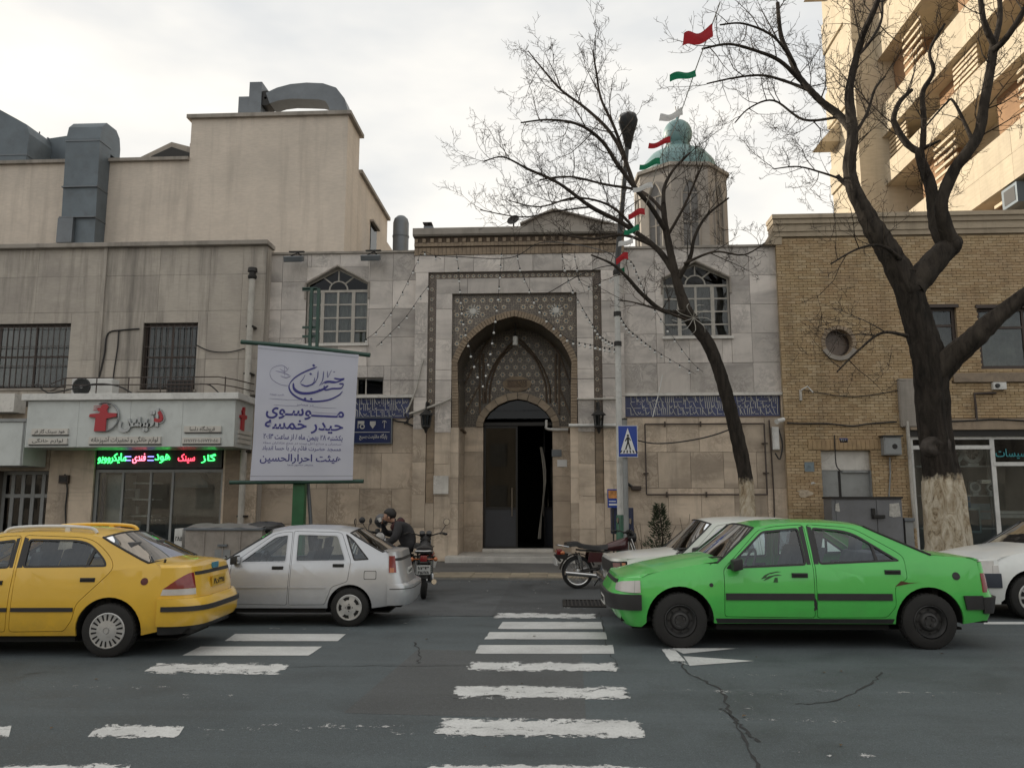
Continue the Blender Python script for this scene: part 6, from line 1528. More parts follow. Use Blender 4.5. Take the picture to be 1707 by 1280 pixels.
def plate(car, front, wrap, z, mat, txt, size=(.50, .12), y=0.0, off=.03):
    p = wrap(front, z, y*math.pi/2, off); s = -1 if front else 1; b = MB(); x = p[0]; b.box(x, p[1]-size[0]/2, z-size[1]/2, x+s*.012, p[1]+size[0]/2, z+size[1]/2)
    o = place_mesh('number_plate', b.mesh('number_plate', mat), mat, car)
    me = text_mesh(txt, .1, .001, .002, 2, size[0]*.8); ys = [v.co.y for v in me.vertices]; me.transform(Matrix.Diagonal((1, size[1]*.6/(max(ys)-min(ys)), 1, 1)))
    me.transform(Matrix.Translation((x+s*.0145, p[1], z)) @ Matrix.Rotation(R(90)*s, 4, 'Z') @ Matrix.Rotation(R(90), 4, 'X'))
    place_mesh('lettering', me, M['trim'], o)
# ---------------------------------------------------------------- green saloon (nose to the left)
green = carpaint('green_paint', (.072, .53, .085), 0, .34)
S_green = dict(L=4.34, W=.845, paint=green, xf=.42, xr=4.08, sill=.265, r=.29, arch=.365, axf=.837, axr=3.506, wheel='steel', crease=.775, tf=.075, tr=.06,
    belt=[(0,.70),(1.25,.80),(2.4,.86),(3.4,.91),(4.3,.92)], nose=[(.2,.28),(.30,.17),(.40,.11),(.56,.09),(.60,.14),(.70,.16),(.76,.21)], rcrown=.032, tail=[(.2,4.14),(.36,4.24),(.55,4.29),(.60,4.24),(.95,4.18)],
    hood=[(.15,.715),(.42,.765),(.8,.84),(1.1,.89),(1.34,.925)], deck=[(3.50,.985),(3.75,.975),(4.05,.955),(4.34,.94)], nz=.735, tz=.93,
    A0=(1.27,.895), A1=(1.72,1.275), roof=[(1.92,1.318),(2.2,1.335),(2.6,1.330),(2.82,1.31)], C1=(2.92,1.29), C0=(3.58,.985),
    doors=[[(1.31,.335),(2.285,.325),(2.30,.885),(2.275,1.318,.06),(1.93,1.295,.06),(1.76,1.255,.05),(1.325,.835)], [(2.30,.325),(3.05,.33),(3.15,.45),(3.155,.66),(3.295,.74),(3.29,.97),(3.22,1.03),(2.85,1.255,.1),(2.74,1.288,.08),(2.295,1.318,.05),(2.318,.885)]],
    wins=[[(1.345,.836),(2.235,.878),(2.21,1.282),(1.80,1.243)], [(2.365,.885),(3.25,.925),(2.77,1.248,.14),(2.352,1.285)]],
    handles=[(2.14,.775),(3.14,.81)], rub=(.515,.585), hcrown=.055, dcrown=.03, zfn=.22, zrn=.30, bowA=.10, bowF=.05, black=[(0,[(2.235,.885),(2.278,.887),(2.262,1.30),(2.212,1.285)]),(1,[(2.312,.89),(2.365,.892),(2.352,1.283),(2.306,1.30)])],
    strips=[('bumper_side', [(3.895,.42),(4.08,.42),(4.08,.565),(3.875,.565)], M['trim'], .03), ('dark_sill_strip', [(1.235,.268),(3.11,.268),(3.13,.318),(1.215,.318)], M['trim'], .002)],  # near-black strip laid along the bottom of the sill
    patches=[('headlight', True, [(-.90,.585),(-.34,.60),(-.34,.675),(-.55,.70),(-.90,.712)], M['lens_clear'], .018), ('indicator', True, [(-.995,.585),(-.905,.585),(-.905,.712),(-.995,.715)], M['lens_clear'], .018)], bars=[(1,[(2.98,.912),(3.01,.913),(2.985,1.10),(2.955,1.12)])],
    bands=[('body_nose', True, [.22,.30,.40], [(-1,1)], green, .0), ('bumper', True, [.40,.44,.54,.565], [(-1,1)], M['trim'], .035), ('body_nose', True, [.56,.74], [(-1,1)], green, .0),
           ('grille', True, [.58,.63,.71], [(-.33,.33)], M['trim'], .004),
           ('body_tail', False, [.30,.36,.38], [(-1,1)], green, .0), ('bumper', False, [.38,.42,.52,.55], [(-1,1)], M['trim'], .035), ('body_tail', False, [.55,.66,.80,.915], [(-1,1)], green, .0), ('tail_light', False, [.60,.72,.80], [(-.985,-.45),(.45,.985)], M['lens_red'], .004)])
gF, gR_ = atZ(1142, 1080), atZ(1545, 1082)
def car_at(front_w, rear_w, S):
    d = rear_w - front_w; rz = math.atan2(d.y, d.x); c = Vector((math.cos(rz), math.sin(rz), 0)); n = Vector((-c.y, c.x, 0)); hw_ = S['W']-.05
    mid = (front_w + rear_w)/2; o = mid - c*(S['axf']+S['axr'])/2 + n*hw_; return (o.x, o.y, 0), rz
loc, rz = car_at(gF, gR_, S_green)
gcar, Yg, wg = make_car('green_car', 'bright green four door saloon with black bumpers and dark steel wheels', S_green, loc, rz)
def decal(car, poly, Y, mat, nm, off=.003, thick=0.0): return place_mesh(nm, skin([poly], Y, thick, .2, y_off=off), mat, car)
M['decal_green'] = plain('faded_dark_decal', (.03, .09, .03), .6)
decal(gcar, [(1.72,.735),(1.76,.775),(1.82,.80),(1.90,.815),(1.95,.812),(1.88,.80),(1.82,.78),(1.77,.745)], Yg, M['decal_green'], 'door_emblem'); decal(gcar, [(1.74,.715),(1.80,.765),(1.90,.785),(1.95,.775),(1.86,.765),(1.80,.735)], Yg, M['decal_green'], 'door_emblem')
decal(gcar, [(1.85,.70),(1.87,.75),(1.90,.75),(1.90,.70)], Yg, M['decal_green'], 'door_emblem')
def disc(car, x, z, r, Y, mat, nm, off=.004): return place_mesh(nm, skin([[(x+r*math.cos(k*.3927), z+r*math.sin(k*.3927)) for k in range(16)]], Y, .006, .2, y_off=off), mat, car)
disc(gcar, 3.82, .77, .042, Yg, M['trim'], 'fuel_cap'); disc(gcar, 1.18, .67, .022, Yg, M['trim'], 'side_repeater')
decal(gcar, [(2.27,.40),(2.31,.42),(2.30,.52),(2.275,.55)], Yg, M['trim'], 'scuff'); decal(gcar, [(3.15,.66),(3.22,.72),(3.3,.70),(3.42,.705),(3.30,.69)], Yg, plain('rust', (.10, .05, .025), .9), 'rust_patch')
plate(gcar, True, wg, .44, M['plate_white'], '12 345 67'.replace(' ', ''), (.46, .10)); plate(gcar, False, wg, .70, M['plate_white'], '1234567', (.46, .10))
# ---------------------------------------------------------------- yellow taxi (nose to the left, tail shown)
yel = carpaint('taxi_yellow', (.72, .44, .035), 0, .36)
S_taxi = dict(L=4.57, W=.86, paint=yel, xf=.40, xr=4.08, sill=.24, r=.300, arch=.375, axf=.86, axr=3.53, wheel='cap', crease=.86, tf=.08, tr=.13, pr=1.1,
    belt=[(0,.74),(1.25,.92),(2.4,.985),(3.4,1.0),(4.6,.985)], nose=[(.2,.18),(.30,.06),(.40,.0),(.52,.0),(.56,.06),(.72,.12),(.80,.2)], tail=[(.2,4.35),(.30,4.49),(.42,4.57),(.60,4.56),(.64,4.50),(.82,4.48),(1.04,4.41)],
    hood=[(.2,.72),(.40,.79),(.8,.88),(1.1,.94),(1.34,.98)], deck=[(3.7,1.05),(3.92,1.05),(4.08,1.03),(4.54,1.0)], nz=.76, tz=1.0,
    A0=(1.17,.95), A1=(1.95,1.36), roof=[(2.15,1.395),(2.5,1.415),(2.95,1.405),(3.2,1.375)], C1=(3.32,1.345), C0=(3.92,1.05),
    doors=[[(1.30,.30),(2.36,.285),(2.39,.96),(2.37,1.375,.06),(2.15,1.365,.05),(1.98,1.325,.05),(1.31,.95)], [(2.40,.285),(3.03,.29),(3.12,.42),(3.16,.60),(3.42,.86),(3.55,1.0,.10),(3.47,1.14,.15),(3.27,1.30,.12),(3.10,1.352,.08),(2.395,1.378,.05),(2.415,.96)]],
    wins=[[(1.40,.965),(2.325,1.0),(2.31,1.33),(2.02,1.295)], [(2.475,1.005),(3.46,1.015),(3.42,1.10,.1),(3.22,1.275,.12),(3.06,1.322,.08),(2.455,1.335)]],
    handles=[(2.2,.84),(3.26,.87)], rub=(.515,.56), hcrown=.055, dcrown=.04, zfn=.22, zrn=.28, pn=.42, scale=.885, black=[(0,[(2.325,1.005),(2.365,1.007),(2.352,1.35),(2.312,1.335)]),(1,[(2.41,1.005),(2.475,1.008),(2.455,1.335),(2.402,1.352)])], patches=[('tail_light', False, [(-.965,.762),(-.36,.762),(-.36,.94),(-.46,.935),(-.60,.91),(-.74,.87),(-.86,.82)], M['lens_red']), ('reverse_light', False, [(-.985,.69),(-.36,.69),(-.36,.758),(-.965,.758)], M['lens_clear'])], bars=[(1,[(3.20,1.01),(3.235,1.01),(3.30,1.245),(3.265,1.262)])], bowA=.10, bowF=.05,
    bands=[('body_nose', True, [.20,.30,.38], [(-1,1)], yel, .0), ('bumper', True, [.36,.40,.54,.56], [(-1,1)], yel, .03), ('body_nose', True, [.56,.745], [(-1,1)], yel, .0), ('headlight', True, [.58,.65,.73], [(-.93,-.36),(.36,.93)], M['lens_clear'], .006), ('grille', True, [.58,.64,.72], [(-.34,.34)], M['trim'], .004),
           ('valance', False, [.24,.29,.34], [(-1,1)], M['trim'], .0), ('bumper', False, [.34,.40,.54,.625,.65], [(-1,1)], yel, .035), ('bumper_strip', False, [.51,.565], [(-.97,.97)], M['trim'], .05), ('body_tail', False, [.65,.76,.90,1.0], [(-1,1)], yel, .0),
('plate_recess', False, [.905,.925,.945], [(-.34,.34)], M['trim'], .004)])
tR = atZ(178, 1095); 
def car_rear_at(rear_w, rz, S, k=1.0):
    c = Vector((math.cos(rz), math.sin(rz), 0)); n = Vector((-c.y, c.x, 0)); o = rear_w - c*S['axr']*k + n*(S['W']-.05)*k; return (o.x, o.y, 0), rz
loc, rz = car_rear_at(tR, R(4), S_taxi, .885)
tcar, Yt, wt = make_car('yellow_taxi', 'yellow taxi saloon with roof rails cut off by the left picture edge', S_taxi, loc, rz)
disc(tcar, 3.91, .85, .042, Yt, plain('fuel_lock', (.09, .02, .018), .5), 'fuel_cap')
plate(tcar, False, wt, .80, M['plate_yellow'], '۷۹ت۲۳۴۷۵', (.48, .13), off=.006)
tb = MB(); p = wt(False, .96, 0, .004); tb.box(p[0]-.01, -.10, .95, p[0]+.012, .10, 1.02); place_mesh('boot_sticker', tb.mesh('boot_sticker', plain('blue_sticker', (.04, .22, .32), .5)), M['plate_white'] if False else plain('blue_sticker', (.04, .20, .30), .5, var=.3, scale=9), tcar)
for s in (-1, 1):
    rr = MB(); yy = s*.56; rr.tube(smooth_path([(2.10, yy, 1.40), (2.20, yy, 1.455), (2.65, yy, 1.475), (3.10, yy, 1.455), (3.20, yy, 1.395)], 5), .022, 8)
    for x_ in (2.85,): rr.box(x_-.03, yy-.018, 1.40, x_+.03, yy+.018, 1.465)
    place_mesh('roof_rail', rr.mesh('roof_rail', M['hubcap'], 50), M['white'] if s < 0 else yel, tcar)
an = MB(); an.tube([(4.05, -.62, 1.05), (4.06, -.62, 1.09)], .014, 6); place_mesh('aerial_base', an.mesh('aerial_base', M['trim']), M['trim'], tcar)
# ---------------------------------------------------------------- silver hatch-backed saloon
sil = carpaint('silver_paint', (.52, .535, .56), .45, .25, .34)
S_sil = dict(L=3.94, W=.80, paint=sil, xf=.36, xr=3.60, sill=.27, r=.282, arch=.335, axf=.74, axr=3.035, wheel='star', crease=.84, tf=.07, tr=.09, pr=.9, rubber=.018, seal=plain('silver_window_trim', (.45, .46, .48), .3, .5), scale=.85,
    belt=[(0,.76),(1.2,.90),(2.2,.915),(3.0,.94),(4.06,.97)], nose=[(.2,.16),(.30,.05),(.42,.0),(.55,.0),(.60,.06),(.76,.10),(.82,.16)], tail=[(.2,3.78),(.30,3.88),(.42,3.94),(.60,3.93),(.64,3.85),(.84,3.81),(1.12,3.74)],
    hood=[(.15,.74),(.40,.81),(.8,.90),(1.05,.95),(1.3,.985)], deck=[(3.3,1.08),(3.5,1.095),(3.62,1.095),(3.9,1.08)], nz=.77, tz=1.09,
    A0=(1.12,.965), A1=(1.76,1.37), roof=[(1.95,1.415),(2.25,1.435),(2.65,1.425),(2.85,1.40)], C1=(2.98,1.37), C0=(3.50,1.085),
    doors=[[(1.20,.33),(2.095,.315),(2.115,.90),(2.09,1.395,.04),(1.92,1.382,.04),(1.80,1.35,.04),(1.22,.91)], [(2.115,.315),(2.66,.32),(2.72,.46),(2.76,.58),(3.0,.66),(3.035,.96),(2.86,1.365,.05),(2.80,1.385,.04),(2.105,1.402,.03),(2.13,.90)]],
    wins=[[(1.31,.925),(2.055,.94),(2.035,1.358),(1.83,1.325)], [(2.185,.943),(2.965,.955),(2.80,1.345,.05),(2.16,1.362)]], qwin=[[(3.075,.965),(3.31,.98),(3.05,1.27,.06),(2.945,1.345,.03),(2.91,1.36,.02)]],
    handles=[(1.93,.86),(2.85,.895)], rub=(.565,.582), rubmat=sil, hcrown=.055, dcrown=.02, zfn=.22, zrn=.30, pn=.40, bowC=.08,
    bands=[('body_nose', True, [.20,.30,.38], [(-1,1)], sil, .0), ('bumper', True, [.36,.40,.54,.56], [(-1,1)], sil, .03), ('body_nose', True, [.56,.735], [(-1,1)], sil, .0), ('headlight', True, [.58,.65,.72], [(-.93,-.40),(.40,.93)], M['lens_clear'], .006), ('grille', True, [.58,.64,.71], [(-.38,.38)], M['trim'], .004),
           ('bumper', False, [.31,.37,.50,.60,.63], [(-1,1)], sil, .035), ('bumper_groove', False, [.545,.557], [(-.97,.97)], M['trim'], .038), ('body_tail', False, [.63,.75,.92,1.09], [(-1,1)], sil, .0),
           ('tail_light', False, [.79,.88,.98,1.035], [(-.985,-.70),(.70,.985)], M['lens_red'], .008), ('reverse_light', False, [.79,.86], [(-.96,-.80),(.80,.96)], M['lens_amber'], .012), ('boot_strip', False, [.96,1.0], [(-.70,.70)], M['trim'], .004)])
loc, rz = car_rear_at(atZ(582, 1044), R(2.5), S_sil, .85)
scar, Ys, ws = make_car('silver_car', 'silver saloon with short notched boot parked behind the yellow taxi', S_sil, loc, rz)
place_mesh('fuel_flap', skin([rounded([(3.25,.70),(3.42,.70),(3.42,.81),(3.25,.81)], .02)], Ys, .006, .2, y_off=.004), sil, scar); place_mesh('fuel_flap_gap', skin([rounded([(3.242,.692),(3.428,.692),(3.428,.818),(3.242,.818)], .02)], Ys, 0, .2, y_off=.0015), M['trim'], scar)
plate(scar, False, ws, .77, M['plate_white'], '۴۵ب۶۷۱۲۳', (.48, .11), off=.0)
# ---------------------------------------------------------------- white old saloon behind the green car
whp = carpaint('white_paint_car', (.72, .73, .69), 0, .22)
S_pay = dict(L=4.30, W=.81, paint=whp, xf=.30, xr=4.05, sill=.25, r=.30, arch=.36, axf=.86, axr=3.36, wheel='steel', crease=.80, tf=.05, tr=.05,
    belt=[(0,.82),(1.2,.90),(3.4,.93),(4.3,.90)], nose=[(.2,.20),(.40,.12),(.56,.06),(.62,.08),(.82,.06),(.88,.10)], tail=[(.2,4.2),(.5,4.28),(.9,4.26)],
    hood=[(.06,.86),(.30,.875),(.8,.915),(1.1,.95),(1.34,.955)], deck=[(3.3,.97),(3.8,.955),(4.3,.93)], nz=.875, tz=.93,
    A0=(1.10,.955), A1=(1.56,1.365), roof=[(1.72,1.40),(2.1,1.418),(2.6,1.405),(2.85,1.38)], C1=(2.95,1.36), C0=(3.42,.968),
    doors=[[(1.26,.32),(2.20,.32),(2.22,.92),(2.20,1.375,.04),(1.78,1.37,.04),(1.63,1.345,.04),(1.22,.94)], [(2.24,.32),(2.95,.34),(3.05,.60),(3.10,.92),(2.90,1.34,.05),(2.22,1.378,.03),(2.25,.92)]],
    wins=[[(1.29,.955),(2.16,.965),(2.15,1.325),(1.67,1.31)], [(2.29,.968),(3.02,.975),(2.84,1.31,.05),(2.28,1.33)]],
    handles=[(2.06,.86),(2.96,.87)], scale=.93, hcrown=.06, dcrown=.03, zfn=.25, zrn=.3, pn=.24, qn=.6, bowA=.10, tumble=.26, seal=plain('chrome_window_trim', (.5, .5, .5), .2, .9),
    bands=[('body_nose', True, [.25,.40,.46], [(-1,1)], whp, .0), ('bumper', True, [.46,.49,.56,.59], [(-1.0,1.0)], M['chrome'], .085), ('body_nose', True, [.46,.66], [(-1,1)], whp, .0), ('grille', True, [.64,.70,.80,.84], [(-.90,.90)], M['trim'], .0), ('headlight', True, [.66,.74,.82], [(-.86,-.52),(.52,.86)], M['lens_amber'] if False else plain('smoked_red_lamp', (.16, .05, .045), .2, coat=.5), .02), ('body_nose', True, [.84,.88], [(-1,1)], whp, .0), ('indicator', True, [.66,.82], [(-.985,-.90),(.90,.985)], M['lens_amber'], .006),
           ('body_tail', False, [.30,.46], [(-1,1)], whp, .0), ('bumper', False, [.46,.56], [(-1,1)], M['chrome'], .08), ('body_tail', False, [.46,.93], [(-1,1)], whp, .0), ('tail_light', False, [.62,.82], [(-.97,-.75),(.75,.97)], M['lens_red'], .006)])
pc = atZ(1012, 1012); loc = (atY(1004, 960, 11.6).x, 11.9, 0)
pcar, Yp_, wp_ = make_car('white_saloon', 'old white saloon with chrome bumper half hidden behind the green car', S_pay, loc, R(3))
plate(pcar, True, wp_, .40, M['plate_white'], '۵۲ج۳۸۴۱۱', (.48, .10))
# ---------------------------------------------------------------- white car at the right edge
wh2 = carpaint('pearl_white_paint', (.74, .76, .75), 0, .18)
S_wr = dict(S_green); S_wr.update(paint=wh2, wheel='alloy', L=4.40, rubmat=M['trim'], rub=(.50,.60),
    nose=[(.2,.16),(.30,.05),(.40,.0),(.60,.0),(.64,.05),(.76,.11),(.80,.17)], hood=[(.15,.72),(.40,.80),(.8,.88),(1.1,.92),(1.34,.95)], nz=.785, A0=(1.17,.915),
    bands=[('body_nose', True, [.20,.30,.42], [(-1,1)], wh2, .02), ('bumper', True, [.42,.46,.58,.61], [(-1,1)], plain('dark_blue_bumper', (.03, .038, .055), .5), .035), ('body_nose', True, [.61,.79], [(-1,1)], wh2, .0), ('headlight', True, [.62,.70,.775], [(-.93,-.42),(.42,.93)], M['lens_clear'], .006), ('grille', True, [.63,.70,.76], [(-.40,.40)], M['trim'], .004)] + [b for b in S_green['bands'] if not b[1] and b[4] is not green] + [('body_tail', False, [.30,.38], [(-1,1)], wh2, .0), ('body_tail', False, [.55,.915], [(-1,1)], wh2, .0)])
wf = atZ(1716, 1032); c = R(5); loc = (wf.x - .79*math.cos(c) - .79*math.sin(c), wf.y + .79*math.cos(c) - .79*math.sin(c), 0)
wcar, Yw_, ww_ = make_car('white_car', 'white saloon with dark bumper cut off by the right picture edge', S_wr, loc, c)
plate(wcar, True, ww_, .50, M['plate_white'], '۱۸د۷۴۲۱۱', (.48, .10), off=.045)
# ---------------------------------------------------------------- dark car parked far left behind the taxi
dk = carpaint('charcoal_paint', (.035, .036, .04), .3, .2)
S_dk = dict(S_sil); S_dk.update(paint=dk, rubmat=dk, bands=[b[:4] + ((dk,) if b[4] is sil else (b[4],)) + b[5:] for b in S_sil['bands']])
q = atZ(62, 955); make_car('dark_car', 'dark saloon parked at the far left kerb, only its roof showing', S_dk, (atY(72, 900, 13.2).x-3.9, 13.0, 0), R(1.5))
# ================================================================== trees
def bark(name, base, dark, furrow=9):
    t = NT(name); p = t.pos('obj', (1, 1, .22)); n = t.noise(p, furrow, 6, .65, .8); n2 = t.noise(t.pos('obj'), 2.0, 5)
    c = t.ramp(n, [(.32, dark), (.6, base)]); c = t.mix(t.ramp(n2, [(.4, 0.0), (.7, .5)]), c, tuple(q*1.7 for q in base)); t.col(c); t.set(Roughness=.92, Specular_IOR_Level=.2); t.bump(n, .8, .05); return t.m
M['bark'] = bark('dark_bark', (.046, .038, .031), (.011, .009, .008))
M['twig'] = bark('twig_bark', (.055, .044, .036), (.025, .02, .017))
def lime():
    t = NT('limewashed_bark'); p = t.pos('obj', (1, 1, .16)); n = t.noise(p, 8.5, 7, .7, 1.6); n2 = t.noise(t.pos('obj'), 2.4, 6, .7)
    c = t.ramp(n, [(.34, (.09, .065, .042)), (.44, (.36, .29, .20)), (.6, (.54, .48, .38))]); c = t.mix(t.ramp(n2, [(.46, 0.0), (.75, .7)]), c, (.24, .165, .09)); t.col(c); t.set(Roughness=.95); t.bump(n, .9, .05); return t.m
M['lime'] = lime()
def ragged(bark_m, lime_m, z, name):
    t = NT(name); a = t.pos('obj'); sx = t.new('SeparateXYZ'); t.l.new(a, sx.inputs[0])
    n = t.noise(t.pos('obj', (1, 1, .8)), 3.2, 6, .65); h = t.math('ADD', sx.outputs[2], t.math('MULTIPLY', t.math('SUBTRACT', n, .5), .5)); n2_ = t.noise(t.pos('obj', (1, 1, .7)), 17, 5, .75); h = t.math('ADD', h, t.math('MULTIPLY', t.math('SUBTRACT', n2_, .5), .28)); f = t.ramp(t.math('SUBTRACT', h, z-.5), [(.44, 0.0), (.56, 1.0)])
    pb_ = t.noise(t.pos('obj', (1, 1, .22)), 9, 6, .65, .8); cb = t.ramp(pb_, [(.34, (.014, .012, .010)), (.62, (.045, .037, .031))])
    nl = t.noise(t.pos('obj', (1, 1, .38)), 6.5, 8, .72, 1.8); cl = t.ramp(nl, [(.34, (.11, .08, .052)), (.44, (.42, .35, .25)), (.6, (.64, .58, .47))]); cl = t.mix(t.ramp(t.noise(t.pos('obj'), 2.4, 6, .7), [(.46, 0.0), (.75, .7)]), cl, (.24, .165, .09))
    t.col(t.mix(f, cl, cb)); t.set(Roughness=.94, Specular_IOR_Level=.2); t.bump(nl, .9, .06); return t.m
def limb(pts, seg=5, knob=.0, seed=0, sides=10):
    """Tapered limb through (point, radius) pairs with knots along it."""
    r = random.Random(seed); P = smooth_path([p for p, _ in pts], seg); n = len(P); k = len(pts)-1
    RR = []
    for i in range(n):
        f = i/(n-1)*k; a = int(min(f, k-1e-6)); RR.append(lerp(pts[a][1], pts[a+1][1], f-a) * (1 + knob*r.uniform(-1, 1)))
    return P, RR
def furrowed(m, P, RR, sides=26, amp=.12, seed=0, mat=0):
    r = random.Random(seed); ph = [r.uniform(0, 6.28) for _ in range(6)]; o = len(m.v); prev = None; vs = []
    for i, p in enumerate(P):
        t = (P[min(i+1, len(P)-1)] - P[max(i-1, 0)]).normalized(); a = (t.orthogonal() if prev is None else prev - t*prev.dot(t)).normalized(); prev = a; b = t.cross(a)
        for k in range(sides):
            th = 2*math.pi*k/sides; z = i*.35
            w = 1 + amp*(.55*math.sin(5*th+ph[0]+.35*math.sin(z+ph[1])) + .45*math.sin(9*th+ph[2]+.5*math.sin(z*.7+ph[3])) + .35*mnoise.noise(Vector((math.cos(th)*2.2, math.sin(th)*2.2, z*.6+ph[4]))) + .30*math.sin(2*th+z*.3))
            vs.append(p + (a*math.cos(th)+b*math.sin(th))*RR[i]*w)
    n = len(P); m.add(vs, [(i*sides+k, i*sides+(k+1) % sides, (i+1)*sides+(k+1) % sides, (i+1)*sides+k) for i in range(n-1) for k in range(sides)], mat)
    m.add(vs[:sides], [tuple(range(sides-1, -1, -1))], mat); m.add(vs[-sides:], [tuple(range(sides))], mat)
def twigs(m, P, RR, rnd, depth, dens, lenf, upbias=.35, start=.15, spread=.9, rmin=.0035):
    L = sum((b-a).length for a, b in zip(P, P[1:])); n = max(1, int(L*dens)); cum = [0]
    for a, b in zip(P, P[1:]): cum.append(cum[-1]+(b-a).length)
    for q in range(n):
        s = L*(start + (1-start)*(q+rnd.random())/n); i = 0
        while i < len(cum)-2 and cum[i+1] < s: i += 1
        f = (s-cum[i])/max(1e-6, cum[i+1]-cum[i]); p = P[i].lerp(P[i+1], f); t = (P[i+1]-P[i]).normalized(); r0 = lerp(RR[i], RR[i+1], f)
        d = (t*rnd.uniform(.5, 1.0) + Vector((rnd.gauss(0,1), rnd.gauss(0,1)*.8, rnd.gauss(0,1)+upbias)).normalized()*spread).normalized()
        ln = lenf*rnd.uniform(.45, 1.25); r1 = max(rmin, min(r0*.6, .012*ln+.0022)); pts = [p]; k = 4 if depth else 3
        for j in range(k): d = (d + Vector((rnd.gauss(0,.22), rnd.gauss(0,.22), rnd.gauss(.06,.2)))).normalized(); pts.append(pts[-1] + d*ln/k)
        rr = [lerp(r1, rmin*.7, j/k) for j in range(k+1)]
        m.tube(pts, rr, 3, cap=False)
        if depth: twigs(m, pts, rr, rnd, depth-1, dens*1.55, lenf*.50, upbias, .15, spread, rmin)
def tpts(spec, Y, pxm, jit=0.0, seed=0):
    r = random.Random(seed); out = []
    for i, s in enumerate(spec):
        yy = Y + (s[3] if len(s) > 3 else 0.0); out.append((atY(s[0], s[1], yy), s[2]/2/pxm*(yy/Y)*(.9 if s[2] < 60 else .96)))
    return out
# ---- big mulberry at the right: limewashed foot, dark twisted crown
YR = 15.6; pxm = FPX/YR
tree = thing('street_tree', 'big bare tree with limewashed trunk foot and dark forked limbs', 'tree', (atY(1582, 915, YR).x, YR, 0))
trunk = tpts([(1584,960,80),(1581,915,72),(1576,860,66),(1570,800,62),(1562,750,58),(1556,700,58),(1552,640,58),(1547,595,56),(1534,550,50),(1522,510,47),(1512,475,48),(1510,455,42)], YR, pxm)
P, RR = limb(trunk, 6, .03, 2); zt_ = atY(1570, 796, YR).z
cut = min(range(len(P)), key=lambda i: abs(P[i].z-zt_))
m = MB(); furrowed(m, P[:cut+1], [r*1.03 for r in RR[:cut+1]], 34, .085, 3); RG = ragged(None, None, zt_, 'big_tree_bark'); m.build('limewashed_foot', RG, tree, smooth=60)
m = MB(); furrowed(m, P[cut:], RR[cut:], 34, .10, 3); m.build('trunk', RG, tree, smooth=60)
m = MB(); q = atY(1564, 744, YR-.29); m.lathe([(0, .0), (.10, .015), (.19, .02), (.24, -.01), (.29, -.09)], q, (0,-1,0), 18); m.v = [(q.x+(x-q.x)*1.0+.03*mnoise.noise(Vector((x*6, y, z*6))), y+.05*mnoise.noise(Vector((x*7, 2, z*7))), q.z+(z-q.z)*.72) for x, y, z in m.v]; m.build('burl', bark('burl_bark', (.075, .065, .058), (.028, .023, .02), 5), tree, smooth=60)
